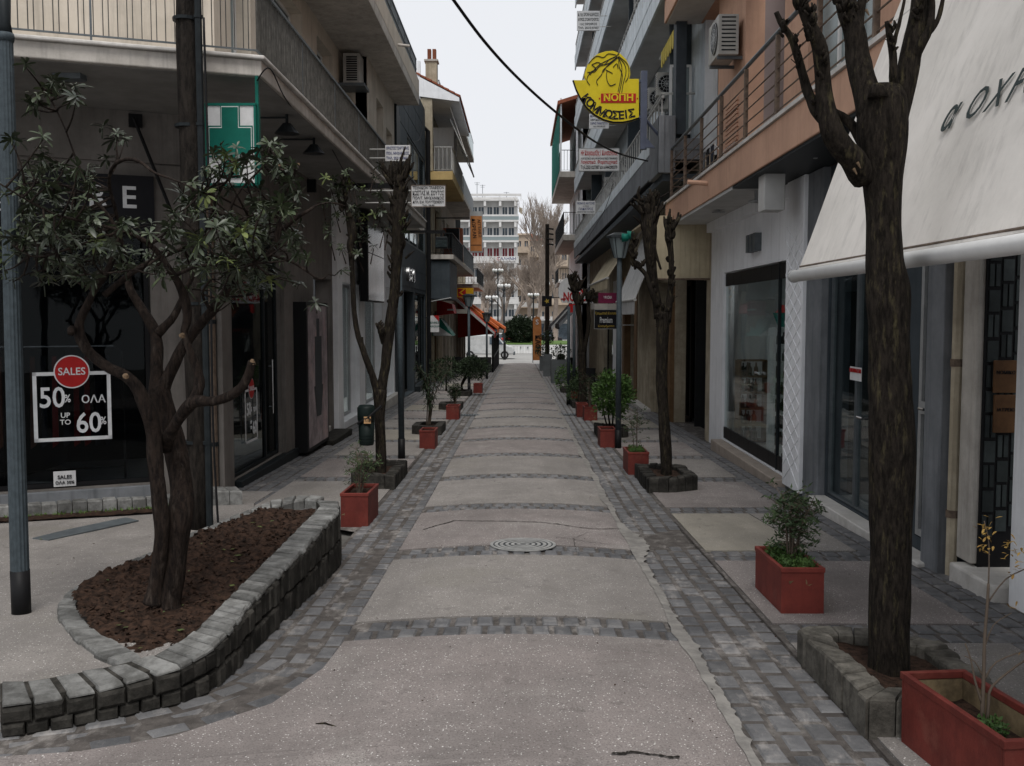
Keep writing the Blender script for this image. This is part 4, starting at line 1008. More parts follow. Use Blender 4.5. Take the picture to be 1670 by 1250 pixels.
for a, b, z0, z1 in ((39.6, 41.2, -1, 2.0), (42, 44, -1, 2.0), (39.8, 41.1, 4.2, 6.4), (42.6, 44.4, 4.2, 6.4)): window(F3, b3, a, b, z0, z1, 'brown_wood', 'pane_dark', -.1, 2, 1, .08)
MB().fb(F3, 39.6, 45, -.8, -.7, 7.4, 9.8).build('loggia_back', 'metal_dark', b3)
MB().fb(F3, 41.4, 43.4, -.55, .9, 7.42, 9.6).build('white_partition', 'plaster_white', b3)
rf = MB()
for j in range(9):
    for i in range(8):
        x0 = -4.3+j*.22; y0 = 38.5+i*.95; z0 = 11.25-j*.115; rf.hexa([(x0, y0, z0), (x0+.24, y0, z0-.12), (x0+.24, y0+.9, z0-.12), (x0, y0+.9, z0), (x0, y0, z0+.06), (x0+.24, y0, z0-.04), (x0+.24, y0+.9, z0-.04), (x0, y0+.9, z0+.06)])
rf.build('roof_tiles', 'roof_tile', b3, kind='stuff')
MB().prism([(-4.3, 38.52, 11.2), (-2.35, 38.52, 10.2), (-2.35, 38.52, 10.05), (-4.3, 38.52, 10.3)], (0, 7.5, 0)).build('eave', 'plaster_white', b3)
ch = MB().box(-3.75, -3.3, 39.6, 40.1, 10.6, 11.85); chm = ch.build('chimney', 'plaster_old', b3)
MB().box(-3.8, -3.25, 39.55, 40.15, 11.85, 11.92).build('chimney_cap', 'concrete', chm)
for x in (-3.68, -3.48): MB().box(x, x+.14, 39.7, 39.95, 11.92, 12.35).build('chimney_pot', 'brick', chm)
bx = thing('black_sign_box', 'large black fascia box hanging below the beige house balcony', 'sign', (-3.0, 41, 2.6))
MB().box(-3.62, -2.75, 38.7, 43, 2.45, 3.95).build('box', 'plaster_dark', bx, bevel=.02); MB().tube([(-3.5, 38.65, 2.35), (-2.7, 38.65, 2.5)], .02, 6).build('bar', 'alu', bx)
def blind(x0, x1, label, m, y0, y1, z0, z1):
    t = thing('sun_awning', label, 'awning', (x0, y0, z0), 'fabric awnings along the street')
    MB().prism([(x0, y0, z1), (x1, y0, z0), (x1, y0, z0-.06), (x0, y0, z1-.06)], (0, y1-y0, 0)).build('canopy', m, t)
    MB().tube([(x1, y0-.05, z0-.02), (x1, y1+.05, z0-.02)], .035, 8).build('front_bar', 'rail_white', t)
    MB().tube([(x0, y0-.02, z1-.5), (x1, y0-.02, z0-.03)], .02, 6).build('folding_arm', 'rail_white', t)
    MB().tube([(x0, y1+.02, z1-.5), (x1, y1+.02, z0-.03)], .02, 6).build('folding_arm', 'rail_white', t)
    return t
blind(-2.75, -2.1, 'half rolled pale awning reaching out from the beige house loggia', 'canvas', 39.2, 45, 8.1, 10.0)
ac(CF(45.9), -3.4, .1, 4.9, 'small dark air conditioner under the yellow balcony slab', .6, .9, .3, 'metal_dark', small=True)

def block(name, label, side, Xw, Y0, Y1, z1, wallm, floors, Xo, slabm, styles, gz=2.3, slabt=.2, endw=True, railm='metal_dark', winm='alu', bay=2.4, pane='pane_dark', name2='building'):
    root = thing(name, label, 'building', (Xw, (Y0+Y1)/2, zg(Y0)))
    F = frame((Xw, 0), (0, 1), (-side, 0)); mb = MB(); holes = []; n = max(1, int((Y1-Y0)/bay)); st = (Y1-Y0)/n
    for fi, z in enumerate(floors):
        for i in range(n): holes.append((Y0+st*i+.5, Y0+st*(i+1)-.4, z+.15, z+2.2))
    for i in range(n): holes.append((Y0+st*i+.35, Y0+st*(i+1)-.35, zg(Y0)+.15, gz))
    wallmesh(mb, F, Y0, Y1, zg(Y1)-.3, z1, holes, .25)
    if endw: mb.fb(CF(Y0+.25), min(Xw, Xw+side*5), max(Xw-side*.003, Xw+side*5), -.2, .24, zg(Y0)-.3, z1)
    mb.build('wall', wallm, root)
    for h in holes: window(F, root, *h, winm, pane, -.12, 2, 1, .07)
    for fi, z in enumerate(floors):
        xs = (Xw, Xo) if Xw < Xo else (Xo, Xw)
        slab(root, [(xs[0], Y0), (xs[1], Y0), (xs[1], Y1), (xs[0], Y1)], z-slabt, z, slabm, bevel=0)
        rail_far(root, Xw-side*.05, Xo+side*.04, Y0, Y1, z, .9, railm, styles[fi % len(styles)], -side)
    return root, F
b4, F4 = block('balcony_block', 'narrow pale block with glazed balconies beyond the beige house on the left', -1, -3.66, 46.2, 56, 10.5, 'plaster_cream', [4.2, 7.4, 10.6], -2.6, 'concrete', ['bars', 'solid', 'glass'], railm='metal_grey')
MB().box(-3.6, -2.7, 46.4, 47, 4.3, 5.9).build('brick_wall_piece', 'brick', b4)
b5, F5 = block('cafe_block', 'low dark building behind the red awnings at the left end of the street', -1, -3.66, 56.2, 66, 5.6, 'plaster_old', [3.6], -2.4, 'concrete', ['bars'], gz=1.7)
# orange vertical sign
os_ = thing('vertical_sign', 'orange vertical sign with two columns of black script on the left', 'sign', (-2.0, 40, 5.2))
Yo = 43.0; a, b = AY(766, 345, Yo), AY(787, 412, Yo)
MB().box(a.x, b.x, Yo, Yo+.25, b.z, a.z).build('sign_box', 'alu', os_); MB().box(a.x+.03, b.x-.03, Yo-.01, Yo, b.z+.06, a.z-.2).build('sign_face', 'sign_orange', os_)
for i, (dx, s_) in enumerate(((-.1, 'ΔΩΡΕΑΝ'), (.14, 'ΑΓΓΕΛΙΕΣ'))):
    text(os_, s_, (Vector(((a.x+b.x)/2+dx, Yo-.015, (a.z+b.z)/2+.15)), Vector((.08, 0, -1)), Vector((1, 0, .08))), .21 if i == 0 else .17, 'print_black')
MB().box(a.x+.05, b.x-.05, Yo-.014, Yo-.01, b.z+.3, b.z+.33).build('printed_line', 'print_black', os_)
MB().box(-3.66, a.x, Yo+.1, Yo+.15, a.z-.3, a.z-.25).build('bracket', 'metal_dark', os_)
# Kodak-coloured sign box
kd = thing('film_sign', 'small yellow and red film shop sign box over the left pavement', 'sign', (-2.9, 44, 2.6)); Yk = 46.0
a, b = AY(745, 470, Yk), AY(772, 485, Yk); MB().box(a.x, b.x, Yk, Yk+.3, b.z, a.z).build('sign_box', 'kodak_yellow', kd)
MB().box(a.x+.06, a.x+.42, Yk-.01, Yk, b.z+.04, a.z-.04).build('red_square', 'sign_red', kd)
q = MB(); q.prism([(a.x+.1, Yk-.016, (a.z+b.z)/2), (a.x+.32, Yk-.016, a.z-.05), (a.x+.40, Yk-.016, a.z-.05), (a.x+.2, Yk-.016, (a.z+b.z)/2), (a.x+.40, Yk-.016, b.z+.05), (a.x+.32, Yk-.016, b.z+.05)], (0, .005, 0)); q.build('arrow_emblem', 'kodak_yellow', kd)
MB().box(-3.66, a.x, Yk+.1, Yk+.15, a.z-.15, a.z-.1).build('bracket', 'metal_dark', kd)
MB().box(-3.6, -2.5, 46.3, 49.5, 1.9, 2.1).build('ledge', 'concrete', b4)
# hanging shop signs, left middle
sn = thing('round_arch_sign', 'white sign with red and yellow stripes and green print on the left', 'sign', (-3, 40, 1.5)); Ys = 37.5
a, b = AY(702, 515, Ys), AY(716, 542, Ys)
MB().box(a.x, b.x, Ys, Ys+.1, b.z, a.z).build('sign_panel', 'sign_white', sn)
q = MB(); q.prism([(b.x-.2, Ys-.012, a.z), (b.x, Ys-.012, a.z), (b.x, Ys-.012, a.z-.22)], (0, .008, 0)); q.build('red_corner', 'sign_red', sn)
for j in range(2): text(sn, 'ΧΡΩΜΑ' if j else 'ΒΑΦΕΣ', (Vector(((a.x+b.x)/2, Ys-.005, (a.z+b.z)/2+.04-.14*j)), VX, VZ), .1, 'sign_green')
MB().box(-3.66, a.x, Ys+.04, Ys+.07, a.z-.1, a.z-.07).build('bracket', 'metal_dark', sn)
sn2 = thing('striped_awning', 'small dark red awning with white stripe over a left shop door', 'awning', (-3, 43, 1.9), 'fabric awnings along the street')
MB().prism([(-3.66, 43.2, 2.5), (-3.0, 43.2, 2.3), (-2.9, 43.2, 1.9), (-3.66, 43.2, 1.8)], (0, 2, 0)).build('canopy', 'sign_red', sn2); MB().box(-3.2, -2.9, 43.17, 43.19, 2.02, 2.09).build('white_stripe', 'white', sn2)
sn3 = thing('small_awning', 'green and white drooping awning below the striped one on the left', 'awning', (-3.1, 41, 1.2), 'fabric awnings along the street')
MB().prism([(-3.66, 41, 1.75), (-3.3, 41, 1.65), (-2.8, 41, .95), (-3.66, 41, .95)], (0, 1.8, 0)).build('canopy', 'sign_green', sn3); MB().prism([(-3.62, 40.97, 1.5), (-2.82, 40.97, .96), (-3.62, 40.97, .96)], (0, .02, 0)).build('side_panel', 'canvas_white', sn3)
# red cafe awnings at left end
for (y0, y1, x1, z0, lb_, m1) in ((54, 57, -1.4, .62, 'nearest red cafe awning with grey edge on the left', 'canvas_red'), (57.3, 61, -1.3, .85, 'middle orange red cafe awning on the left', 'canvas_orange'), (61.3, 66, -.95, .78, 'farthest orange cafe awning at the street end', 'canvas_orange')):
    t = thing('cafe_awning', lb_, 'awning', (-2.4, y0, z0), 'fabric awnings along the street')
    MB().prism([(-3.66, y0, 2.9), (x1, y0, z0+.25), (x1, y0, z0+.18), (-3.66, y0, 2.8)], (0, y1-y0, 0)).build('canopy', m1, t)
    MB().box(x1-.02, x1+.02, y0, y1, z0-.05, z0+.25).build('valance', m1, t)
    MB().prism([(-3.6, y1-.05, 2.7), (x1-.03, y1-.05, z0+.15), (-3.6, y1-.05, z0-.1)], (0, .02, 0)).build('back_panel', 'canvas_red', t)
    MB().prism([(-3.66, y0-.03, 2.95), (x1, y0-.03, z0+.28), (x1, y0-.03, z0+.14), (-3.66, y0-.03, 2.72)], (0, .02, 0)).build('side_bar', 'canvas_white' if m1 == 'canvas_red' else m1, t)
t = thing('cafe_screen', 'black framed cafe windbreak at the left edge of the road', 'windbreak', (-1.7, 58, zg(58)))
f = MB()
for y in (52, 54.5, 57, 59.5, 62, 65): f.box(-1.5, -1.38, y, y+.12, zg(y), .7)
f.box(-1.5, -1.4, 52, 65, zg(60)+.9, zg(60)+1.0); f.box(-1.5, -1.4, 52, 65, .6, .75); f.build('frame', 'metal_black', t)
MB().box(-1.48, -1.42, 52, 65, zg(65)-.1, zg(55)+.95).build('lower_panel', 'canvas_black', t)
MB().box(-3.6, -1.52, 52, 52.1, -1.3, -.4).build('end_panel', 'canvas_black', t)

# ================================================================ RIGHT SIDE
rb = thing('terracotta_building', 'terracotta painted building with steel balcony rails over the white wine shop', 'building', (XR, 12, -.4))
w = MB()
wallmesh(w, FR, 12.58, 18.06, -.9, 3.515, [(12.62, 16.97, -.32, 2.53)], .12); w.fb(CF(18.06), 3.503, 6, -.25, 0, -.9, 3.515); w.build('white_shop_wall', 'plaster_white', rb)
MB().fb(FR, 12.64, 16.9, 0, .2, -.9, -.33).build('marble_plinth', 'marble_tan', rb, bevel=.015)
MB().fb(FR, 11.82, 12.57, -.3, .12, -.36, 3.475).build('patterned_pilaster', 'plaster_white', rb, bevel=.008)
MB().fb(FR, 11.84, 12.55, -.25, .08, -.9, -.37).build('pilaster_foot', 'metal_grey', rb)
lt = MB()
for k in range(-2, 16):
    for sg_ in (1, -1):
        z0 = -.3+k*.2; P = []
        a0, a1 = 11.84, 12.55; zz = [(a0, z0 if sg_ > 0 else z0+.42), (a1, z0+.42 if sg_ > 0 else z0)]
        if min(zz[0][1], zz[1][1]) < -.34 or max(zz[0][1], zz[1][1]) > 3.1: continue
        (sa_, za_), (sb2, zb2) = zz
        MB().hexa([FR(sa_, .12, za_-.012), FR(sb2, .12, zb2-.012), FR(sb2, .127, zb2-.012), FR(sa_, .127, za_-.012), FR(sa_, .12, za_+.012), FR(sb2, .12, zb2+.012), FR(sb2, .127+sg_*.001, zb2+.012), FR(sa_, .127+sg_*.001, za_+.012)]).build('lattice_strip', 'plaster_white', rb)
MB().fb(FR, 11.22, 11.8, -.3, .08, -.9, 3.475).build('grey_column', 'plaster_grey', rb, bevel=.01)
# wine shop: panes, black strips, room
n = 7; st = (16.95-12.64)/n
for i in range(n):
    a = 12.64+st*i; MB().fb(FR, a+.004, a+st-.004, -.06, -.03, 2.3, 2.51).build('glazing_strip', 'metal_black', rb); wn = MB().fb(FR, a+.004, a+st-.004, -.06, -.03, -.31, -.12).build('glazing_strip', 'metal_black', rb)
    MB().fb(FR, a+.006, a+st-.006, -.05, -.042, -.12, 2.3).build('pane', 'pane_clear', wn)
MB().fb(FR, 13.43, 13.455, -.065, -.02, -.32, 2.52).build('door_post', 'metal_dark', rb)
h_ = MB(); h_.tube([FR(14.4, 0, .95), FR(14.62, 0, .95)], .018, 8); h_.build('door_handle', 'steel', rb)
rm = MB(); rm.fb(FR, 12.3, 18, -2.6, -2.5, -.6, 2.8); rm.fb(FR, 12.3, 12.5, -3.6, -.3, -.6, 2.8); rm.fb(FR, 17.2, 17.5, -3.6, -.3, -.6, 2.8); rm.fb(FR, 12.3, 17.5, -3.6, -.31, 2.58, 2.7); rm.build('shop_interior', 'light_room', rb)
MB().fb(FR, 12.5, 17.3, -3.5, -.31, -.45, -.34).build('shop_floor', 'marble', rb)
def shelves(s0, s1, d0, d1, z0, z1, n, label, wood, goods, FR=FR, tall=.22):
    t = thing('display_shelves', label, 'shelf unit', FR((s0+s1)/2, (d0+d1)/2, z0))
    f = MB(); f.fb(FR, s0, s0+.03, d0, d1, z0, z1); f.fb(FR, s1-.03, s1, d0, d1, z0, z1); f.build('side_panel', wood, t)
    for j in range(n+1):
        z = z0+(z1-z0)*j/n; MB().fb(FR, s0+.031, s1-.031, d0, d1, z-.012, z+.012).build('shelf_board', wood, t)
    g_ = MB(); 
    for j in range(n):
        z = z0+(z1-z0)*j/n+.013; s = s0+.08
        while s < s1-.1:
            for d in (d0+.06, (d0+d1)/2, d1-.1): 
                if R.random() < .8: g_.tube([FR(s, d, z), FR(s, d, z+tall*.6), FR(s, d, z+tall*.75), FR(s, d, z+tall)], [.035, .035, .013, .013], 6, m=R.choice([0, 0, 1]))
            s += R.uniform(.09, .13)
    g_.build('bottles', goods, t, kind='stuff'); return t
shelves(14.2, 16.6, -2.4, -2.0, -.3, 1.9, 7, 'tall white shelf unit filled with dark bottles in the wine shop', 'light_room', ['bottle', 'goods'])
shelves(3.66, 4.15, -.2, .15, -.3, 1.05, 5, 'lower display stand with wine and boxes near the shop glass', 'brown_wood', ['goods', 'bottle'], FR=CF(16.5))
shelves(3.58, 4.3, -.2, .15, -.3, 1.62, 8, 'shelf unit with bottles next to the shop glass door', 'white', ['bottle', 'goods'], FR=CF(14.0), tall=.17)
tb = thing('gift_basket', 'green and red gift basket on top of the wine shelves', 'basket', (3.75, 14.0, 1.63))
MB().tube([(3.75, 14, 1.64), (3.75, 14, 1.84)], [.08, .16], 10).build('basket', 'net_green', tb); MB().tube([(3.75, 14, 1.84), (3.75, 14, 1.95)], [.13, .03], 8).build('wrapping', 'sign_red', tb)
# slabs, soffit
SX, SE = 2.8, 19.1
slab(rb, [(SX, 1.0), (XR+.3, 1.0), (XR+.3, SE), (SX, SE)], 3.516, 3.93, 'terracotta')
MB().box(SX-.03, SX+.25, 1.0, SE+.04, 3.931, 3.975).build('slab_edge', 'marble', rb)
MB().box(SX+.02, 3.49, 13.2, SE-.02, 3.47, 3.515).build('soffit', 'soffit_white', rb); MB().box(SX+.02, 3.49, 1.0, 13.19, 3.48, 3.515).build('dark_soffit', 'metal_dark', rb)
MB().fb(FR, 12.0, 18.05, 0, .1, 3.3, 3.468).build('soffit_beam', 'plaster_white', rb)
slab(rb, [(SX, 1.0), (XR+.3, 1.0), (XR+.3, 19.5), (SX, 19.5)], 7.45, 8.3, 'terracotta', 'upper_slab')
MB().box(SX+.04, 3.49, 1.1, 19.46, 7.43, 7.448).build('upper_soffit', 'soffit_white', rb)
w = MB(); wallmesh(w, FR, 1.0, 17.5, 3.5, 10, [(9.9, 12.2, 3.98, 6.1), (13.3, 15.6, 3.98, 7.43), (4, 7, 3.98, 6.1)], .3); w.fb(CF(17.5), 3.503, 7, -.2, 0, 3.5, 10); w.build('upper_wall', 'terracotta', rb)
r_ = MB(); r_.fb(FR, 13.3, 15.6, -.72, -.62, 3.9, 7.5); r_.fb(FR, 15.6, 15.7, -.62, -.3, 3.9, 7.43); r_.fb(FR, 13.2, 13.3, -.62, -.3, 3.9, 7.43); r_.build('recess_wall', 'mauve', rb)
window(FR, rb, 9.9, 12.2, 3.98, 6.1, 'white', 'pane_frost', -.12, 3, 1, .07, None); window(FR, rb, 4, 7, 3.98, 6.1, 'white', 'pane_frost', -.12, 3, 1, .07, None)
sh_ = MB()
for j in range(16): sh_.fb(FR, 16.0, 16.9, 0.0, .03, 4.2+j*.07, 4.25+j*.07)
sh_.build('shutter_slats', 'terracotta', rb, kind='stuff')
# railing: posts and five rails
for y in rng(2, SE-.1, 1.66): MB().box(SX+.07, SX+.12, y-.022, y+.022, 3.975, 4.94).build('railing_post', 'rail_rust', rb)
for j in range(5): MB().tube([(SX+.095, 1.0, 4.1+j*.158), (SX+.095, SE-.08, 4.1+j*.158), (3.45, SE-.08, 4.1+j*.158)], .01, 6).build('railing_rod', 'rail_rust', rb)
MB().tube([(SX+.095, 1.0, 4.97), (SX+.095, SE-.08, 4.97), (3.45, SE-.08, 4.97)], .027, 8).build('handrail', 'metal_grey', rb)
pp = MB().tube([(SX, 14.85, 3.77), (SX-.3, 14.85, 3.79)], .036, 8); pp.build('water_spout', 'terracotta', rb)
ac(FR, 15.7, .08, 5.88, 'air conditioner high on the terracotta wall under the upper slab', .8, .62, .32)
ld = thing('drying_rack', 'folding rack with dark washing on the terracotta balcony', 'drying rack', (3.15, 15.6, 3.975))
f = MB(); 
for y in (15.2, 16.3): f.tube([(2.95, y, 3.975), (3.4, y, 4.42)], .01, 5); f.tube([(3.4, y, 3.975), (2.95, y, 4.42)], .01, 5)
for x in (2.95, 3.1, 3.25, 3.4): f.tube([(x, 15.1, 4.42), (x, 16.4, 4.42)], .006, 5)
f.build('frame', 'white', ld)
for y, m1 in ((15.3, 'cloth_dark'), (15.65, 'print_black'), (16.0, 'plaster_grey')):
    k = MB(); k.prism([(2.96, y, 4.43), (2.98, y+.3, 4.43), (2.99, y+.31, 4.02), (2.95, y+.02, 4.04)], (.02, 0, 0)); k.build('garment', m1, ld)
# soffit lamps and white box
for (x, y, X, lb_) in ((1172, 348, 2.9, 'thin ceiling lamp under the terracotta balcony nearest the wooden shop'), (1233, 330, 2.9, 'thin ceiling lamp under the terracotta balcony, between the other two'), (1330, 246, 2.9, 'thin ceiling lamp nearest the big cream awning')):
    p = AX(x, y, X+.25); t = thing('soffit_lamp', lb_, 'lamp', p, 'thin lamps under the right balcony')
    MB().box(p.x-.02, p.x+.02, p.y-.02, p.y+.02, p.z, 3.47).build('stem', 'alu', t); MB().tube([p, p+VZ*.02], [.11, .1], 10).build('lamp_plate', 'alu', t)
t = thing('sign_box', 'blank white box sign hanging under the terracotta balcony', 'sign', (2.75, 10.5, 2.6)); a, b = AY(1247, 283, 11.8), AY(1280, 343, 11.8)
MB().box(a.x, b.x, 11.8, 12.1, b.z, a.z).build('box', 'soffit_white', t, bevel=.01); MB().box(a.x+.08, a.x+.12, 11.9, 11.94, a.z-.02, 3.48).build('hanger', 'alu', t)
ib = thing('wall_letters', 'three stubby dark metal bars as a sign on the white shop wall', 'sign', FR(14.8, .1, 2.7))
for i in range(3): MB().fb(FR, 14.35+i*.22, 14.48+i*.22, .0, .1, 2.74-.0, 3.0).build('letter', 'metal_grey', ib)
# grey door shop (to rent)
w = MB(); wallmesh(w, FR, 7.95, 11.2, -.8, 3.475, [(9.62, 11.18, -.24, 2.6), (8.25, 8.62, -.14, 2.7)], .25); w.build('grey_shop_wall', 'plaster_dark', rb)
MB().fb(FR, 8.05, 11.15, .0, .2, -.8, -.25).build('marble_step', 'marble', rb, bevel=.012)
for a, b in ((9.63, 10.3), (10.31, 11.17)): window(FR, rb, a, b, -.23, 2.59, 'metal_grey', 'pane_clear', -.03, 1, 1, .025, None, 'glass_panel', None)
rm = MB(); rm.fb(FR, 8.9, 11.8, -2.6, -2.5, -.5, 2.9); rm.fb(FR, 11.19, 11.8, -2.6, -.25, -.5, 2.9); rm.fb(FR, 8.8, 8.9, -2.6, -.25, -.5, 2.9); rm.fb(FR, 8.9, 11.8, -2.6, -.26, 2.65, 2.75); rm.build('shop_interior', 'dark_room', rb)
MB().fb(FR, 8.9, 11.7, -2.5, -.26, -.35, -.25).build('shop_floor', 'mid_room', rb)
h_ = MB(); h_.tube([FR(9.9, -.03, .76), FR(9.9, .04, .76), FR(10.05, .04, .76)], .014, 8); h_.build('door_handle', 'steel', rb)
rt = thing('rental_notice', 'small white notice with red top line stuck on the dark shop glass', 'notice', FR(10.2, 0, 1.1)); p = AX(1396, 610, 3.46)
MB().box(3.455, 3.46, p.y-.17, p.y+.17, p.z-.07, p.z+.07).build('paper', 'sign_white', rt); text(rt, 'ΕΝΟΙΚΙΑΖΕΤΑΙ', (Vector((3.45, p.y, p.z+.03)), -VY, VZ), .055, 'sign_red', sx=.9)
gr_ = thing('glass_lettering', 'mirror written pale letters at the top of the dark shop glass', 'lettering', FR(10.6, -.3, 2.4)); text(gr_, 'suka', (FR(10.45, -.3, 2.42), VY, VZ), .28, 'metal_grey', sx=1)
window(FR, rb, 8.26, 8.61, -.13, 2.69, 'alu', 'pane_dark', .0, 1, 1, .06, None, 'white_door', 'dark_room'); MB().fb(FR, 8.32, 8.56, .0, .02, .95, 1.06).build('door_middle_rail', 'alu', rb); h_ = MB(); h_.tube([FR(8.35, .06, 1.0), FR(8.45, .06, 1.0)], .014, 6); h_.build('door_handle', 'steel', rb)
MB().fb(FR, 7.82, 8.15, .0, .14, -.7, 3.475).build('grey_column', 'plaster_grey', rb, bevel=.01)
dp = thing('drainpipe', 'dirty white drainpipe beside the mosaic doorway at the right', 'drainpipe', FR(7.72, .1, -.27)); MB().tube([FR(7.74, .06, -.3), FR(7.74, .06, 3.15)], .045, 8).build('pipe', 'plaster_old', dp)
for z in (.2, 1.4, 2.4): MB().tube([FR(7.74, .06, z), FR(7.74, .06, z+.06)], .055, 8).build('pipe_clamp', 'rail_rust', dp)
MB().fb(FR, 7.44, 7.68, -.6, .05, -.1, 3.475).build('white_column', 'concrete', rb, bevel=.01)
MB().fb(FR, 1.0, 6.86, -.3, .04, -.7, 3.475).build('white_wall_end', 'plaster_white', rb, bevel=.01)
md = thing('mosaic_doorway', 'black doorway with grey rectangular mosaic tiles at the right edge', 'doorway', FR(7.1, -.2, -.26))
D0 = CF(7.42)
dm = MB(); dm.fb(D0, 3.5, 5.2, -.05, 0, -.5, 3.15); dm.fb(FR, 5.8, 7.4, -1.75, -1.7, -.5, 3.15); dm.build('door_lining', 'metal_black', md)
for j in range(15):
    for i in range(12):
        x = 3.52+i*.1; z = .12+j*.19+.04*(i % 3)
        if R.random() < .06: continue
        if (i+j) % 2: MB().fb(D0, x, x+.08, 0, .012, z, z+.16).build('mosaic_tile', 'tile_grey', md)
        else:
            for q_ in (0, .045): MB().fb(D0, x+q_, x+q_+.032, 0, .012, z, z+.165).build('mosaic_tile', 'tile_grey', md)
MB().fb(FR, 6.9, 7.6, -.3, .14, -.35, -.12).build('marble_step', 'marble', md, bevel=.02)
for (y0, y1, lb_, s_) in ((588, 641, 'upper brown brass plaque on the mosaic doorway', 'ΝΟΜΙΚΟ'), (644, 706, 'lower brown brass plaque on the mosaic doorway', 'ΙΑΤΡΕΙΟ')):
    a, b = AY(1621, y0, 7.39), AY(1656, y1, 7.39); t = thing('plaque', lb_, 'plaque', (a.x, 7.39, b.z), 'brown plaques by the mosaic doorway')
    MB().box(a.x, b.x, 7.375, 7.4, b.z, a.z).build('plate', 'plaque', t, bevel=.004); text(t, s_, (Vector(((a.x+b.x)/2, 7.373, (a.z+b.z)/2+.03)), VX, VZ), .035, 'print_black')
# OXFORD awning
aw = thing('shop_awning', 'huge cream canvas awning with dark OXFORD lettering at the right', 'awning', (3.0, 6, 2.2), 'fabric awnings along the street')
Y1_ = 7.52; A1 = Vector((2.12, 0, 2.15)); A0 = A1+Vector((.776, 0, 2.115))*1.28; c = MB(); ny, nz_ = 30, 16; Y0_ = 1.2
for i in range(ny+1):
    for j in range(nz_+1):
        p = A0.lerp(A1, j/nz_); sag = -.02*math.sin(math.pi*j/nz_)+.008*noise.noise(Vector((i*.4, j*.25, 0))); c.v.append(Vector((p.x+sag*.9, Y0_+(Y1_-Y0_)*i/ny, p.z+sag*.3)))
k2 = len(c.v)
for v in list(c.v): c.v.append(v+Vector((.006, 0, -.002)))
for i in range(ny):
    for j in range(nz_):
        q = i*(nz_+1)+j; c.f.append([q, q+1, q+nz_+2, q+nz_+1]); c.f.append([k2+q+nz_+1, k2+q+nz_+2, k2+q+1, k2+q]); c.m += [0, 0]
c.build('canopy', 'canvas', aw, True)
MB().tube([(2.1, Y0_, 2.1), (2.1, Y1_+.03, 2.1)], .045, 16).build('front_bar', 'white', aw, True)
MB().tube([(2.1, Y1_+.03, 2.1), (2.1, Y1_+.06, 2.1)], .05, 16).build('end_cap', 'alu', aw)
MB().tube([(2.13, Y0_, 2.17), (2.13, Y1_, 2.17)], .008, 8).build('hem', 'rail_rust', aw)
MB().tube([(3.4, Y1_-.02, 2.9), (2.8, Y1_-.02, 2.8), (2.14, Y1_-.02, 2.12)], .018, 8).build('folding_arm', 'alu', aw)
MB().tube([(A0.x, Y0_, A0.z), (A0.x, Y1_, A0.z)], .07, 12).build('roller_case', 'white', aw)
dn = (A0-A1).normalized()
def onaw(y, f): return A1.lerp(A0, f)+VY*y+Vector((-.024, 0, .006))
for ch, xpx, sz_ in (('α', 1532, .25), ('O', 1572, .235), ('X', 1605, .235), ('F', 1634, .235), ('O', 1664, .235), ('R', 1698, .235), ('D', 1730, .235)):
    f_ = .272; X_ = A1.lerp(A0, f_).x-.03; Yl = X_*1600/(xpx-848)
    text(aw, ch, (onaw(Yl, f_), -VY, dn), sz_, 'awning_print', ext=.0015, shear=.32, bold=0 if ch != 'α' else .01)

# ---- grey-blue apartment building
ab = thing('blue_grey_building', 'tall blue grey apartment building with long stacked balconies on the right', 'building', (XR, 30, zg(30)))
kB = 1.1826
def SS(v): return v*kB
def ZZ(v): return 1.8+(v-1.8)*kB
w = MB(); wallmesh(w, FR, 18.1, 49.6, -1.4, 3.5, [(18.5, 22.2, -.7, 2.9), (23.0, 25.0, -.7, 2.6), (28.9, 31, -.9, 2.6), (31.8, 33.6, -.9, 2.6), (35, 41, -1, 2.4)], .25); w.fb(FR, 19.25, 49.6, -.25, -.01, 3.5, 4.95); w.build('ground_floor_wall', 'plaster_old', ab)
FR2 = frame((3.55, 0), (0, 1), (-1, 0)); w = MB(); zs = [ZZ(v) for v in (4.75, 7.4, 9.95, 12.5, 15.05)]
hol = []
for z in zs[:4]:
    for y in (19.2, 22.4, 25.6, 28.8, 32, 35.2, 38.4): hol.append((SS(y+.6), SS(y+2.3), z+.05, z+2.3))
wallmesh(w, FR2, 19.25, 49.6, 4.9, 20.4, hol, .25); w.build('upper_wall', 'plaster_blue', ab)
for h in hol: window(FR2, ab, *h, 'white', 'pane_dark', -.1, 2, 1, .06)
for i, z in enumerate(zs):
    t_ = .64 if i == 0 else .53
    slab(ab, [(2.76, 19.3), (3.52, 19.3), (3.52, 49.6), (2.76, 49.6)], z-t_+.17, z-.06, 'plaster_grey' if i == 0 else 'soffit_white')
    MB().box(2.71, 2.759, 19.25, 49.62, z-t_, z-.14).build('fascia', 'plaster_grey' if i == 0 else 'plaster_blue', ab)
    MB().box(2.70, 2.80, 19.22, 49.64, z-.139, z+.14).build('slab_upstand', 'plaster_blue', ab)
    MB().tube([(2.76, 19.3, z+.73), (2.76, 49.6, z+.73)], .028, 8).build('handrail', 'rail_white', ab)
    rb2 = MB()
    for y in rng(19.4, 49.5, .46): rb2.box(2.745, 2.773, y, y+.028, z+.13, z+.71)
    rb2.build('railing_bars', 'rail_white', ab, kind='stuff')
    if i in (1, 2, 3): MB().box(2.75, 2.762, 19.4, 49.6, z+.17, z+.6).build('balcony_screen', 'plaster_blue', ab)
for y in (20.75, 28.6, 36.2, 43):
    for z, z2 in zip(zs, zs[1:]+[20.4]): MB().box(3.1, 3.54, y, y+.14, z+.15, z2-.54).build('partition_wall', 'plaster_dark', ab)
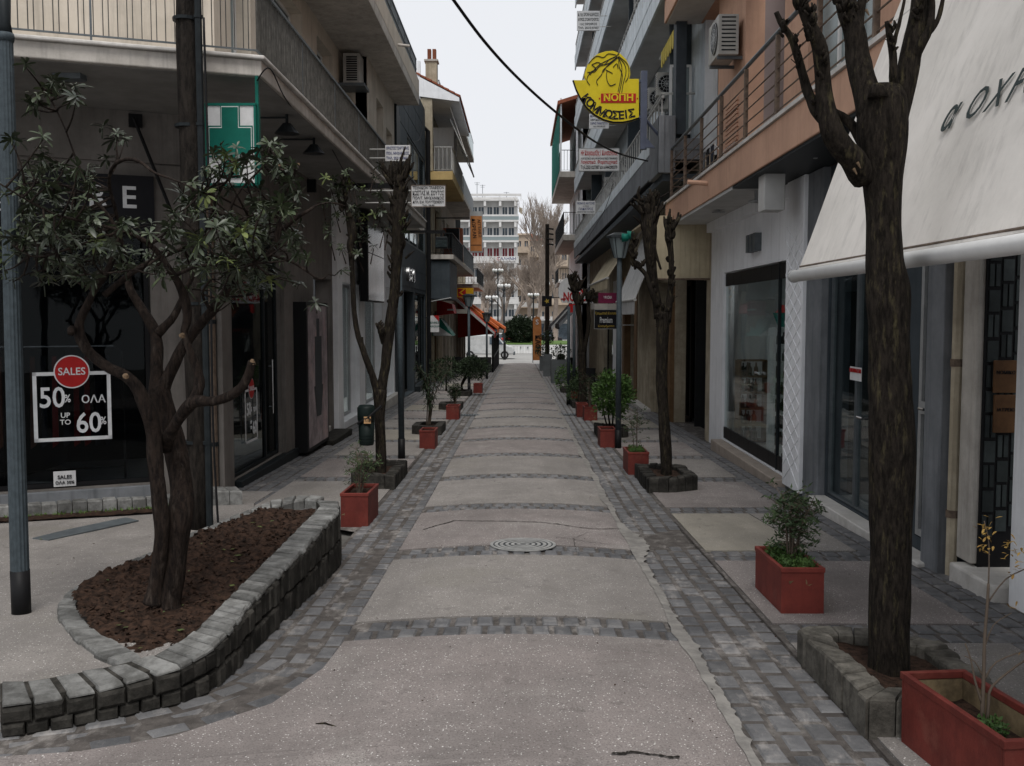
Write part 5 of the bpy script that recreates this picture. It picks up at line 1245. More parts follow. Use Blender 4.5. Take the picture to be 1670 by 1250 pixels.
MB().box(2.66, 2.78, 19.13, 19.25, 4.54, 5.64).build('parapet_end', 'plaster_grey', ab, bevel=.015)
MB().box(2.66, 2.99, 19.14, 20.5, 4.54, 5.63).build('parapet_corner', 'plaster_grey', ab, bevel=.015)
MB().box(3.0, 3.2, 19.26, 19.6, 5.3, 7.8).build('dark_column', 'plaster_dark', ab)
window(CF(20.4), ab, 3.05, 3.5, 5.5, 6.9, 'white', 'pane_frost', .0, 1, 1, .05, None, 'glass_screen', None)
f = MB(); f.tube([(2.84, 21.8, 6.23), (2.84, 20.0, 6.23), (3.5, 20.0, 6.23)], .024, 6); f.build('terrace_rail', 'rail_white', ab)
for i, (y, z) in enumerate(((18.3, 5.95), (19.5, 5.95), (24.6, 5.5), (29.5, 5.6), (22.0, 8.6), (27.6, 8.5))):
    ac(CF(SS(y+.4)), 2.98, .02, ZZ(z-.1), ('grey air conditioner below the yellow scalloped awning', 'air conditioner behind the yellow hairdresser sign post', 'air conditioner behind the red lettered sign', 'air conditioner at the far end of the first grey balcony', 'air conditioner on the second grey balcony', 'far air conditioner on the second grey balcony')[i], .6, .5, .28, 'ac_casing')
ya = thing('yellow_awning', 'rolled yellow awning with scalloped edge under the grey balcony', 'awning', (3.1, 21, 7.4), 'fabric awnings along the street')
y_ = MB()
for i in range(7):
    y0 = 19.75+i*.3; z0 = 7.35; y_.prism([(3.06, y0, z0+.14), (3.06, y0+.22, z0+.14), (3.06, y0+.22, z0-.1), (3.06, y0+.16, z0-.2), (3.06, y0+.06, z0-.2), (3.06, y0, z0-.1)], (.014, 0, 0))
y_.build('scalloped_valance', 'canvas_yellow', ya); MB().tube([(3.15, 19.75, 7.52), (3.15, 22.4, 7.52)], .05, 8).build('roller', 'rail_white', ya); MB().tube([(3.2, 20.9, 5.5), (3.2, 20.9, 7.5)], .014, 6).build('pole', 'rail_white', ya)
# ground floor shops of it
for a, b, m1 in ((18.5, 22.2, 'metal_black'), (23.0, 25.0, 'door_dark')): window(FR, ab, a, b, -.7, 2.88 if a < 20 else 2.6, m1, 'pane_dark', -.5, 3, 1, .1, None, 'shop_window')
for a, b in ((28.9, 31), (31.8, 33.6), (35, 41)): window(FR, ab, a, b, -.9, 2.4, 'metal_dark', 'pane_dark', -.15, 2, 1, .08, None, 'shop_window')
MB().fb(FR, 22.25, 22.6, -.02, .1, -1, 3.4).build('brown_pillar', 'brown_wood', ab); MB().fb(FR, 25.2, 28.1, -.02, .14, -1.1, 3.4).build('stone_wall_panel', 'plaster_old', ab); MB().fb(FR, 28.15, 28.8, -.02, .16, -1.1, 3.4).build('brown_tile_pillar', 'brown_wood', ab)
MB().fb(FR, 31.1, 31.7, -.02, .2, -1.1, 3.0).build('brown_tile_pillar', 'brown_wood', ab); MB().fb(FR, 33.7, 34.9, -.02, .2, -1.1, 3.0).build('white_pillar', 'plaster_white', ab)
MB().fb(FR, 25.1, 28, .14, .35, -1.1, -.6).build('marble_step', 'marble', ab); MB().fb(FR, 18.4, 22, .0, .2, -1, -.68).build('marble_step', 'marble', ab)
# canvas things
def cloth_awning(label, x0, x1, y0, y1, z1, z0, m1, val=.3, scal=False):
    t = thing('shop_awning', label, 'awning', (x1, y0, z0), 'fabric awnings along the street')
    MB().prism([(x0, y0, z1), (x1, y0, z0), (x1+.012, y0, z0-.012), (x0, y0, z1-.03)], (0, y1-y0, 0)).build('canopy', m1, t)
    MB().tube([(x1, y0-.03, z0-.02), (x1, y1, z0-.02)], .04, 10).build('front_bar', 'rail_white', t)
    v = MB(); n = int((y1-y0)/.2)
    for i in range(n):
        a = y0+(y1-y0)*i/n; b = y0+(y1-y0)*(i+1)/n; dz = R.uniform(-.02, .02) if scal else 0
        v.prism([(x1-.01, a, z0-.04), (x1-.01, b, z0-.04), (x1-.01, b-.01, z0-val+dz), (x1-.01, a+.01, z0-val-dz)], (.006, 0, 0))
    v.build('valance', m1, t); return t
cloth_awning('steep white ribbed awning with frayed valance beyond the pollarded tree on the right', 3.5, 2.75, 23.6, 28.0, 4.1, 2.2, 'canvas_white', .36, True)
cloth_awning('beige awning high on the right behind the green lamp', 3.5, 2.75, 31.0, 38.5, 4.15, 3.0, 'canvas_beige', .35)
t = thing('canvas_screen', 'flat yellowed canvas screen hanging between the white shop and the tree', 'awning', (3.0, 18.25, 2.5), 'fabric awnings along the street')
c = MB()
for i in range(12): 
    x0 = 2.42+i*.09; c.box(x0, x0+.089, 18.25+.01*math.sin(i*1.7), 18.27+.01*math.sin(i*1.7), 2.46+.01*math.sin(i), 3.6)
c.build('canvas', 'canvas_beige', t); MB().tube([(2.4, 18.2, 2.47), (3.5, 18.2, 2.47)], .02, 6).build('bottom_bar', 'rail_rust', t); MB().box(2.42, 3.48, 18.3, 21.5, 3.6, 3.64).build('canvas_top', 'canvas_beige', t)
MB().fb(FR, 19.25, 49.6, 0, .74, 4.4, 4.54).build('soffit', 'plaster_dark', ab)
for (y0, y1, x1, z0, lb_, m1) in ((44, 48.5, 1.75, 1.3, 'nearest black cafe awning with grey edge on the right', 'canvas_black'), (50, 55, 1.6, 1.1, 'farther black cafe awning with white edge on the right', 'canvas_black')):
    t = thing('cafe_awning', lb_, 'awning', (2.3, y0, z0), 'fabric awnings along the street')
    MB().prism([(3.49, y0, 3.3), (x1, y0, z0+.1), (x1, y0, z0+.04), (3.49, y0, 3.2)], (0, y1-y0, 0)).build('canopy', m1, t)
    MB().prism([(3.49, y0-.05, 3.36), (x1, y0-.05, z0+.14), (x1, y0-.05, z0-.03), (3.49, y0-.05, 3.0)], (0, .03, 0)).build('side_panel', 'plaster_grey' if y0 < 50 else 'canvas_white', t)
    MB().box(x1-.02, x1+.02, y0, y1, z0-.12, z0+.08).build('valance', m1, t)

# ---- white house with green netting, and the last right block
wh = thing('white_house', 'white house with green netted balcony and tiled eaves at the far right', 'building', (3.1, 55, zg(55)))
XW = 3.13; F6 = frame((XW, 0), (0, 1), (-1, 0)); w = MB(); holes = [(SS(a), SS(b), ZZ(c), ZZ(d)) for a, b, c, d in ((44, 45.6, 8.1, 10.1), (47.5, 50, 8.1, 10.1), (44, 45.4, 5.4, 7.4), (47.5, 49.5, 5.4, 7.4))]+[(51, 54, -1, 2.2), (56, 60, -1, 2.2)]
wallmesh(w, F6, 49.7, 62.6, -1.5, ZZ(11.2), holes, .25); w.fb(CF(49.7), XW+.003, 7, -.2, .0, -1.5, ZZ(11.2)); w.build('wall', 'plaster_white', wh)
for h in holes: window(F6, wh, *h, 'white', 'pane_dark', -.1, 2, 1, .08)
slab(wh, [(2.0, 50.6), (XW+.01, 50.6), (XW+.01, 62.6), (2.0, 62.6)], ZZ(7.75), ZZ(8.0), 'concrete'); slab(wh, [(2.2, 50.6), (XW+.01, 50.6), (XW+.01, 62.6), (2.2, 62.6)], ZZ(5.05), ZZ(5.3), 'concrete')
rail_far(wh, XW-.05, 2.24, 50.7, 62.6, ZZ(5.3), 1.15, 'metal_black'); rail_far(wh, XW-.05, 2.07, 50.7, 62.6, ZZ(8.0), 1.1, 'metal_dark')
nt_ = MB()
for i in range(22): y0 = 50.5+i*.55; nt_.prism([(1.98, y0, ZZ(8)), (1.98+.05*(i % 2), y0+.55, ZZ(8)), (1.98+.05*(i % 2), y0+.55, ZZ(10.7)), (1.98, y0, ZZ(10.7))], (.012, 0, 0))
nt_.build('green_netting', 'net_green', wh)
for x in (2.03, 2.85): MB().box(x, x+.09, 50.62, 50.72, ZZ(8.0), ZZ(11.1)).build('balcony_post', 'plaster_white', wh)
MB().prism([(1.9, 50.4, ZZ(10.95)), (XW+.1, 50.4, ZZ(11.3)), (XW+.1, 50.4, ZZ(11.15)), (1.9, 50.4, ZZ(10.8))], (0, 12.4, 0)).build('eave', 'roof_tile', wh)
MB().box(3.3, 3.9, 49.58, 49.69, ZZ(6.7), ZZ(8.2)).build('small_window', 'pane_frost', wh)
lr, _ = block('last_right_block', 'last low dark cafe building at the right end of the street', 1, 3.3, 62.8, 68, 7, 'plaster_cream', [3.9], 2.4, 'concrete', ['bars'], gz=1.6)

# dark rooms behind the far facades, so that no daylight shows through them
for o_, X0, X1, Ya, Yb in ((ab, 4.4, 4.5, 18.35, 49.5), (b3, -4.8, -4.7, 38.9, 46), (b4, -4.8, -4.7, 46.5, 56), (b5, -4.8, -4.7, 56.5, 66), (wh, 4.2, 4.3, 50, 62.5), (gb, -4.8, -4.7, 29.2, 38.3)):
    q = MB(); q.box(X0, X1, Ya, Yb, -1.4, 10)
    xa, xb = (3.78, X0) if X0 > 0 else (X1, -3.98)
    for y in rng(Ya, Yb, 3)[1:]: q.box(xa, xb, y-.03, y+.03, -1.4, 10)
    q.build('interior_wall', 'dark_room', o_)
# ================================================================ SIGNS
def board(x0, y0, x1, y1, Y, label, lines, mname='sign_white', arm=None, th=.04, name='sign_board', rim=None, sx=.62):
    a, b = AY(x0, y0, Y), AY(x1, y1, Y); t = thing(name, label, 'sign', ((a.x+b.x)/2, Y, b.z), 'projecting sign boards over the street')
    MB().box(a.x, b.x, Y, Y+th, b.z, a.z).build('board', mname, t, bevel=.004)
    W, H = b.x-a.x, a.z-b.z
    if rim:
        e = MB(); w_ = .012
        for q in ((a.x, b.x, b.z, b.z+w_), (a.x, b.x, a.z-w_, a.z), (a.x, a.x+w_, b.z, a.z), (b.x-w_, b.x, b.z, a.z)): e.box(q[0], q[1], Y-.006, Y-.001, q[2], q[3])
        e.build('rim', rim, t)
    for (s, fy, sz, m1) in lines:
        size = sz*H*1.15
        text(t, s, (Vector(((a.x+b.x)/2, Y-.004, a.z-fy*H)), VX, VZ), size, m1, ext=.0015, fit=W*(.9 if len(s) > 12 else .9*min(1, len(s)/12)), bold=.02)
    if arm:
        m_ = MB()
        for fz in (.25, .8): m_.tube([(b.x if arm > b.x else a.x, Y+.02, a.z-H*fz), (arm, Y+.02, a.z-H*fz)], .012, 6)
        m_.build('bracket_arm', 'rail_white', t)
    return t
board(941, 18, 978, 50, 31.3, 'small white sign board highest on the right against the sky', [('Δ. της ΧΡΟΝΗ ΚΑΡΑΣΣΟ', .2, .2, 'print_grey'), ('ΙΑΤΡΟΣ ΣΤΟΜΑΤΟΛΟΓΟΣ', .45, .17, 'print_black'), ('1ος ΟΡΟΦΟΣ', .68, .13, 'print_grey'), ('ΤΗΛ. 25210 57357', .87, .13, 'print_grey')], arm=2.84)
board(961, 186, 993, 210, 30.2, 'white sign board half hidden below the yellow hairdresser sign', [('ΔΕΡΜΑΤΟΛΟΓΟΣ', .15, .2, 'print_blue'), ('ΑΦΡΟΔΙΣΙΟΛΟΓΟΣ', .42, .15, 'print_grey'), ('ΧΑΡΗΣ ΠΑΝΑΓΙΩΤΟΥ', .66, .18, 'print_blue'), ('1ος ΟΡΟΦΟΣ', .86, .1, 'print_grey')], arm=2.9)
s3 = board(944, 242, 1010, 279, 26.5, 'wide white accountant sign with red script and phone number', [('HH Κουγιουμτζής Ι. Κωνσταντίνος', .22, .27, 'sign_red'), ('ΛΟΓΙΣΤΙΚΟ ΚΑΙ ΦΟΡΟΛΟΓΙΚΟ ΓΡΑΦΕΙΟ', .46, .09, 'print_grey'), ('Λογιστικά  Φοροτεχνικά', .62, .18, 'sign_red'), ('Τηλ.2521027387 κιν.6944290379', .85, .18, 'print_black')], th=.14, rim='alu')
board(940, 328, 971, 349, 32.5, 'pale blue white paediatrician sign board low over the far right balcony', [('ΘΩΜΑΣ ΝΑΤΣΗΣ', .2, .2, 'print_blue'), ('ΙΑΤΡΟΣ', .42, .1, 'print_grey'), ('ΠΑΙΔΙΑΤΡΟΣ', .64, .22, 'print_blue'), ('ΔΕΧΕΤΑΙ ΜΕ ΡΑΝΤΕΒΟΥ', .86, .12, 'print_grey')], arm=2.84)
board(628, 237, 669, 263, 17.5, 'upper small white engineer sign board on the left balcony', [('ΧΡΗΣΤΟΣ ΤΣΑΡΤΣΙΔΗΣ', .2, .2, 'print_blue'), ('ΠΟΛ. ΜΗΧΑΝΙΚΟΣ', .52, .2, 'print_blue'), ('ΤΗΛ. 25210-30633', .82, .2, 'print_blue')], arm=-2.66)
board(670, 302, 727, 338, 17.0, 'larger rusty edged white sign board of an engineering office on the left', [('ΤΕΧΝΙΚΟΝ ΓΡΑΦΕΙΟΝ', .14, .15, 'print_black'), ('ΚΩΣΤΑΣ Μ. ΣΟΥΤΟΣ', .38, .24, 'print_black'), ('ΠΟΛΙΤ. ΜΗΧΑΝΙΚΟΣ', .6, .15, 'print_black'), ('ΔΙΠΛ. Ε.Μ. ΠΟΛΥΤΕΧΝΕΙΟΥ', .78, .14, 'print_black'), ('Τηλ. 29-95', .93, .09, 'print_black')], arm=-2.66, rim='rail_rust')
# yellow hairdresser sign
Yy = 19.1; kS = 1.18; t = thing('hairdresser_sign', 'yellow lit style hairdresser sign with drawn womans hair and red name strip', 'sign', AY(990, 200, Yy), 'projecting sign boards over the street')
def yp(x, y, Y=Yy): return AY(x, y, Y)
ol = [(935, 131), (956, 131), (953, 122), (958, 106), (965, 96), (975, 88), (988, 84), (1000, 83), (1012, 88), (1021, 97), (1027, 109), (1028, 122), (1026, 129), (1042, 129), (1042, 192)]
ol += [(1030, 196), (1016, 199), (1000, 199), (985, 195), (970, 187), (957, 175), (947, 160), (940, 146)]
MB().prism([yp(*p)+VY*.19 for p in ol], (0, -.19, 0)).build('sign_box', 'sign_yellow', t, bevel=.004)
e = MB(); e.tube([yp(x, y, Yy)+VY*.02 for x, y in ol[14:]+[ol[0]]], .022, 6); e.build('black_edge', 'print_black', t)
hair = [[(962, 139), (957, 130), (963, 118), (972, 113), (965, 106)], [(965, 106), (975, 102), (985, 106), (994, 97), (1005, 92), (1008, 88)], [(962, 122), (975, 108), (988, 100), (1006, 92)],
        [(958, 118), (970, 117), (978, 108), (992, 104), (1007, 93)], [(975, 139), (973, 132), (981, 122), (984, 114), (996, 104), (1008, 94)], [(984, 118), (990, 108), (1003, 98)],
        [(1008, 94), (1014, 108), (1013, 124), (1008, 150)], [(1008, 93), (1018, 104), (1021, 118), (1016, 138), (1014, 152)], [(1009, 92), (1024, 106), (1025, 124), (1020, 134)], [(1009, 96), (1010, 110), (1015, 124), (1010, 152)],
        [(990, 116), (989, 124), (991, 134), (996, 140), (1004, 137)], [(988, 114), (999, 120)], [(960, 104), (972, 92), (984, 94), (992, 88), (1005, 90)], [(1009, 85), (1009, 90)], [(1000, 110), (1006, 104), (1008, 112)]]
h = MB()
for P in hair:
    W = [Vector((*p, 0)) for p in P]; W = crspl(W, 4); h.tube([yp(p.x, p.y, Yy-.006) for p in W], .0085, 4)
h.build('hair_drawing', 'print_black', t)
a, b = yp(980, 153), yp(1037, 168); MB().box(a.x, b.x, Yy-.008, Yy-.001, b.z, a.z).build('name_strip', 'sign_red', t)
text(t, 'ΝΟΠΗ', (Vector(((a.x+b.x)/2, Yy-.012, (a.z+b.z)/2)), VX, VZ), .17, 'sign_yellow', ext=.003, fit=.58, bold=.03)
for x in (977.5, 1039.5): q = MB(); c = yp(x, 161); q.prism([c+Vector((.015*math.cos(i*.6283), -.002, .015*math.sin(i*.6283))) for i in range(10)], (0, -.004, 0)); q.build('dot', 'sign_red', t)
for ch, x, y, an in zip('ΚΟΜΜΩΣΕΙΣ', (955, 962, 970.5, 981, 992.5, 1003.5, 1013.5, 1021, 1030), (161, 169, 177, 183.5, 187.5, 189, 189, 187.8, 186), (-52, -46, -38, -27, -14, -4, 3, 6, 9)):
    an = math.radians(an); text(t, ch, (yp(x, y)-VY*.004, Vector((math.cos(an), 0, math.sin(an))), Vector((-math.sin(an), 0, math.cos(an)))), .205, 'print_black', ext=.003, sx=1.0, bold=.035)
f = MB(); p0, p1 = yp(1051, 115), yp(1051, 243); f.box(p0.x-.06, p0.x+.06, Yy+.02, Yy+.14, p1.z, p0.z)
for y in (131, 190): q = yp(1047, y); f.box(yp(1042, y).x, q.x+.02, Yy+.05, Yy+.1, q.z-.025, q.z+.025)
f.build('mounting_post', 'metal_bluegrey', t)
f = MB(); f.tube([yp(1052, 192)+VY*.08, yp(1094, 236)+VY*.3], .03, 6); f.prism([yp(1052, 222), yp(1068, 241), yp(1052, 241)], (0, .06, 0)); f.build('brace', 'metal_bluegrey', t)
# round N... sign, red strip, café sign etc.
Yn = 34.0; t = thing('arch_sign', 'white arch shaped sign with big red lettering on the right pavement side', 'sign', AY(935, 495, Yn), 'projecting sign boards over the street')
P = [(917, 494), (911, 483), (911, 470), (915, 460), (922, 454), (932, 451), (940, 458), (950, 472), (968, 495)]
MB().prism([AY(*p, Yn)+VY*.2 for p in P], (0, -.2, 0)).build('sign_box', 'sign_white', t)
MB().prism([AY(x, y, Yn-.01) for x, y in ((938, 456), (942, 460), (953, 478), (949, 478))], (0, .008, 0)).build('red_stripe', 'sign_red', t)
text(t, 'NOTOS', (AY(941, 485, Yn-.012), VX, VZ), .42, 'sign_red', fit=.95, bold=.03); MB().box(AY(915, 488, Yn).x, AY(923, 488, Yn).x, Yn-.015, Yn-.005, AY(915, 489, Yn).z, AY(915, 487, Yn).z).build('red_line', 'sign_red', t)
a, b = AY(928, 496, Yn), AY(938, 510, Yn); MB().box(a.x, b.x, Yn, Yn+.12, b.z, a.z).build('red_box', 'sign_red', t)
MB().box(AY(955, 480, Yn).x, 3.6, Yn+.05, Yn+.1, AY(955, 486, Yn).z, AY(955, 484, Yn).z).build('bracket', 'metal_dark', t)
Yc = 50; a, b = AY(884, 483, Yc), AY(900, 500, Yc); t = thing('cube_sign', 'black cube sign with small orange flower emblem at the far right', 'sign', a, 'projecting sign boards over the street')
MB().box(a.x, b.x, Yc, Yc+.4, b.z, a.z).build('sign_box', 'print_black', t)
q = MB(); c = Vector(((a.x+b.x)/2, Yc-.01, (a.z+b.z)/2)); q.prism([c+Vector(((.14 if i % 2 else .06)*math.cos(i*math.pi/5), 0, (.14 if i % 2 else .06)*math.sin(i*math.pi/5))) for i in range(10)], (0, .006, 0)); q.build('flower_emblem', 'print_gold', t)
MB().box(b.x, 2.9, Yc+.1, Yc+.14, a.z-.1, a.z-.06).build('bracket', 'metal_dark', t)
Yp_ = 29.5
board(969, 505, 1008, 537, Yp_, 'black sign with white script lettering in a pale frame on the right', [('Γραμματική Κουτσού', .2, .15, 'print_gold'), ('Premium', .55, .36, 'white_print'), ('Κοσμήματα', .85, .13, 'print_gold')], 'print_black', arm=3.5, th=.1, rim='rail_white')
board(976, 478, 1006, 495, Yp_+.5, 'small magenta shop sign above the black script sign', [('ΥΦΑΣΜΑ', .45, .3, 'white_print')], 'print_magenta', th=.1)
q = AY(967, 505, Yp_+1); q2 = AY(1009, 496, Yp_+1); MB().box(q.x, 3.5, Yp_+.3, 31.4, q.z, q2.z).build('entrance_canopy', 'concrete', ab)
# feather flag
t = thing('feather_flag', 'tall orange advertising flag with black writing at the far right street end', 'flag', (1.15, 56, zg(56))); Yf = 56.0
P = [(869, 588), (869, 523), (871, 518), (875, 516), (880, 518), (883, 524), (883, 588)]
MB().prism([AY(*p, Yf)+VY*.02 for p in P], (0, -.02, 0)).build('flag_cloth', 'sign_orange', t)
text(t, 'ΚΑΦΕ', (AY(876.5, 562, Yf-.03), Vector((0, 0, -1)), VX), .42, 'print_black', sx=.9); text(t, 'S', (AY(876, 526, Yf-.03), VX, VZ), .4, 'white_print'); MB().tube([AY(869, 592, Yf), AY(868.5, 516, Yf)], .02, 6).build('pole', 'metal_black', t)

# ================================================================ POLES, LAMPS, CABLES
def pole(P, r, name, label, cat, mname, parts=(), **k):
    t = thing(name, label, cat, P[0]); MB().tube(P, r, 20, **k).build('shaft', mname, t, True); return t
b0 = GP(35, 1000); zt2 = 4.4
t = thing('lamp_post', 'near grey fluted lamp post with dark base at the left edge', 'lamp post', b0, 'grey lamp posts along the street')
p1 = AY(8, 60, b0.y); top = Vector((p1.x-.01, b0.y, 4.2)); k = 20
f = MB(); 
def flute(mb, a, b, r0, r1, n=24, seg=8):
    kk = len(mb.v)
    for i in range(seg+1):
        p = a.lerp(b, i/seg); r = r0+(r1-r0)*i/seg
        for j in range(n): rr = r*(1 if j % 2 else .93); mb.v.append(p+Vector((rr*math.cos(2*math.pi*j/n), rr*math.sin(2*math.pi*j/n), 0)))
    for i in range(seg):
        for j in range(n): mb.f.append([kk+i*n+j, kk+i*n+(j+1) % n, kk+(i+1)*n+(j+1) % n, kk+(i+1)*n+j]); mb.m.append(0)
zm = AY(35, 930, b0.y).z
flute(f, Vector((b0.x, b0.y, zm)), Vector((p1.x, b0.y, p1.z)), .056, .046, 30); f.build('fluted_shaft', 'lamp_post', t)
MB().tube([b0-VZ*.05, Vector((b0.x, b0.y, zm))], .058, 24).build('base_sleeve', 'metal_black', t, True)
MB().tube([p1-VZ*.03, p1, p1+VZ*.02], [.05, .055, .05], 20).build('collar', 'lamp_post', t, True)
MB().tube([p1, p1+VZ*.08, p1+VZ*.5], [.048, .035, .05], 20).build('neck', 'metal_dark', t, True)
def lamp(x, ybase, ytop, Yb, label, lean=0, head=True, w_=.13, r=.05):
    g0 = G(x, ybase); h = AY(x, ytop, g0.y); t = thing('lamp_post', label, 'lamp post', g0, 'grey lamp posts along the street')
    MB().tube([g0-VZ*.05, g0+VZ*.32], r*1.15, 14).build('base_sleeve', 'metal_black', t, True)
    top = Vector((g0.x+lean, g0.y, h.z)); MB().tube([g0+VZ*.32, top-VZ*(.42 if head else 0)], [r, r*.85], 14).build('shaft', 'lamp_post', t, True)
    if head:
        b_ = top-VZ*.42
        MB().tube([b_, b_+VZ*.34], [w_*.5, w_], 6).build('lantern', 'pane_frost', t); MB().tube([b_+VZ*.34, b_+VZ*.38, b_+VZ*.43], [w_*1.25, w_*1.2, w_*.6], 6).build('lantern_roof', 'metal_dark', t)
        fr = MB()
        for j in range(6): a = j*math.pi/3; c, s = math.cos(a), math.sin(a); fr.tube([b_+Vector((c*w_*.5, s*w_*.5, 0)), b_+Vector((c*w_, s*w_, .34))], .008, 4)
        fr.build('lantern_frame', 'metal_dark', t)
    return t
lamp(655, 748, 345, 0, 'slim grey lamp post on the left beside the litter bin tree', -.02, True, .17)
lamp(1008, 731, 381, 0, 'slim grey lamp post with a lantern standing in front of the round green shrub', 0, True, .19)
lamp(765, 640, 480, 0, 'far left lamp post under the yellow film sign', 0, True, .2)
lamp(927, 660, 500, 0, 'far right grey post under the white arch sign', 0, False)
lamp(936, 655, 498, 0, 'second far right post just behind the other one', 0, False)
lamp(794, 618, 510, 0, 'thin far left lamp post before the red awnings', 0, True, .2)
# green round bracket lights on the right post
t = thing('spot_lights', 'pair of dark green round lights fixed beside the right lantern', 'lights', AY(1024, 388, 16.5))
for (x, y) in ((1019, 388), (1028, 384)): c = AY(x, y, 16.5); MB().tube([c+VX*-.05, c+VX*.06], [.075, .06], 12).build('lamp_head', 'sign_green', t, True)
MB().tube([AY(1011, 390, 16.9), AY(1019, 388, 16.5)], .015, 6).build('arm', 'metal_dark', t)
t = thing('floodlight', 'black square floodlight on an arm over the left pavement beyond the bin tree', 'floodlight', AY(720, 395, 24)); c = AY(719, 393, 24)
MB().box(c.x-.14, c.x+.16, c.y, c.y+.2, c.z-.18, c.z+.1).build('lamp_head', 'metal_dark', t, bevel=.02); MB().box(c.x-.13, c.x+.15, c.y-.01, c.y, c.z-.15, c.z+.02).build('lens', 'pane_green', t); MB().box(-2.9, c.x+.1, c.y+.08, c.y+.13, c.z+.2, c.z+.26).build('arm', 'metal_black', t); MB().box(c.x-.02, c.x+.02, c.y+.08, c.y+.12, c.z+.1, c.z+.2).build('hanger', 'metal_black', t)
# wooden pole on the left, strapped pipe and cables
wp = Vector((AY(317, 800, 11.2).x, 10.6, zp(10.6))); Xp = AY(315, 500, 9.55).x
t = thing('utility_pole', 'thick dark wooden utility pole behind the leafy tree', 'utility pole', (Xp, 9.55, -.37))
P = [Vector((Xp+.03*(1-i/10), 9.55, -.45+i*.62)) for i in range(11)]; m_ = MB(); m_.tube(P, [.115-.002*i for i in range(11)], 22, wob=.35); m_.build('wooden_shaft', 'wood_pole', t, True)
MB().tube([Vector((Xp+.15, 9.45, -.4)), Vector((Xp+.14, 9.45, 5.7))], .035, 8).build('conduit', 'metal_dark', t)
for z in (.55, 1.9, 3.6, 4.6):
    q = MB(); q.tube([(Xp-.01, 9.55, z), (Xp-.01, 9.55, z+.03)], .122, 16); q.tube([(Xp+.14, 9.45, z), (Xp+.14, 9.45, z+.03)], .042, 8); q.build('strap', 'metal_dark', t)
def cable(P, r, label, sag=0, name='cable', m_='metal_black'):
    t = thing(name, label, 'cable', P[0]); W = crspl([Vector(p) for p in P], 8); MB().tube(W, r, 6).build('wire', m_, t, True); return t
cable([AY(735, -6, 9.5), AY(790, 68, 10.4), AY(845, 128, 11.6), AY(905, 182, 13), AY(965, 228, 15.7), AY(1010, 251, 17.5), AY(1056, 263, 19)], .016, 'thick black cable hanging from the top of the picture to the grey balcony corner')
cable([AY(419, 132, 10), AY(440, 112, 10), AY(465, 160, 11), AY(500, 205, 12.8), AY(533, 222, 14)], .007, 'thin cable looping under the left balcony corner')
cable([AY(533, 222, 14), AY(545, 250, 14.5), AY(570, 290, 16), AY(600, 310, 18), AY(615, 292, 19)], .007, 'thin cable drooping along the left balcony edge')
cable([AX(672, 232, -3.5), AX(685, 225, -3.5), AX(692, 178, -3.5)], .012, 'thin cable hanging on the dark glass building')
cable([(Xp+.2, 9.43, 4.6), (Xp+.22, 9.42, 2.6), (Xp+.21, 9.42, .8), (Xp+.24, 9.43, -.3)], .012, 'black cable hanging along the wooden pole')
cable([AX(1000, 300, 2.66), AX(985, 345, 2.66), AX(958, 390, 2.66)], .01, 'thin cable curving along the grey balcony fascia')
cable([AY(1044, 318, 13), AY(1075, 322, 14), AX(1110, 300, 2.75)], .005, 'thin wire from the right pollarded tree knob up to the terracotta balcony')
cable([AY(1028, 400, 12.8), AY(1050, 372, 14), AX(1062, 345, 2.7)], .005, 'thin wire hanging over the green round lights on the right')
cable([AX(700, 175, -3.6), AX(706, 230, -3.5), AX(712, 300, -3.4)], .012, 'dark wire hanging down the old beige house pillar')
c0 = AY(893, 366, 58); t = thing('utility_pole', 'tall thin black pole standing at the far right end of the street', 'utility pole', (c0.x, 58, zg(58))); MB().tube([Vector((c0.x, 58, zg(58))), Vector((c0.x-.02, 58, c0.z))], [.14, .11], 8).build('wooden_shaft', 'wood_pole', t)
q = MB(); 
for i in range(4): q.tube([(c0.x, 57.9, c0.z-.25-i*.3), (c0.x+.35, 57.9, c0.z-.3-i*.3)], .05, 5)
q.build('insulators', 'metal_black', t)
# iron bracket arm seen below left balcony
t = thing('steel_arm', 'long black steel arm jutting out below the left balcony', 'bracket', AX(600, 300, -2.9)); a = AY(545, 302, 17.2); b = AY(640, 299, 17.2)
MB().box(a.x, b.x, 17.2, 17.28, a.z-.05, a.z+.03).build('arm', 'metal_black', t); MB().box(-3.7, -3.55, 17.2, 17.28, a.z-.12, a.z+.1).build('wall_plate', 'metal_black', t)
t = thing('wall_stay', 'short black diagonal stay on the wall above the corner shop sign', 'bracket', AY(250, 190, 10.9)); MB().tube([FA(.95, .15, 4.1), FA(.55, .2, 3.0)], .022, 6).build('rod', 'metal_black', t); MB().fb(FA, .85, 1.0, .05, .12, 4.0, 4.15).build('wall_plate', 'metal_black', t)

# ================================================================ LITTER BIN
Yb = 12.75; a, b = AY(583, 661, Yb), AY(612, 726, Yb); cx = (a.x+b.x)/2; r = (b.x-a.x)/2
t = thing('litter_bin', 'dark green hanging litter bin strapped to the forked tree', 'litter bin', (cx, Yb, b.z)); H = a.z-b.z
MB().tube([(cx, Yb, b.z), (cx, Yb, b.z+.02), (cx, Yb, b.z+H*.6)], [r*.78, r*.84, r*.92], 20).build('bin_body', 'bin_green', t, True)
q = MB(); q.tube([(cx, Yb, b.z+H*.6), (cx, Yb, b.z+H*.62), (cx, Yb, b.z+H*.93), (cx, Yb, b.z+H)], [r*.9, r*1.0, r*1.04, r*.8], 20); q.build('bin_hood', 'bin_green', t, True)
q = MB(); 
for z in (.1, .17, .24): q.tube([(cx, Yb, b.z+H*z), (cx, Yb, b.z+H*(z+.02))], r*.9, 20)
q.build('bin_ribs', 'bin_green', t)
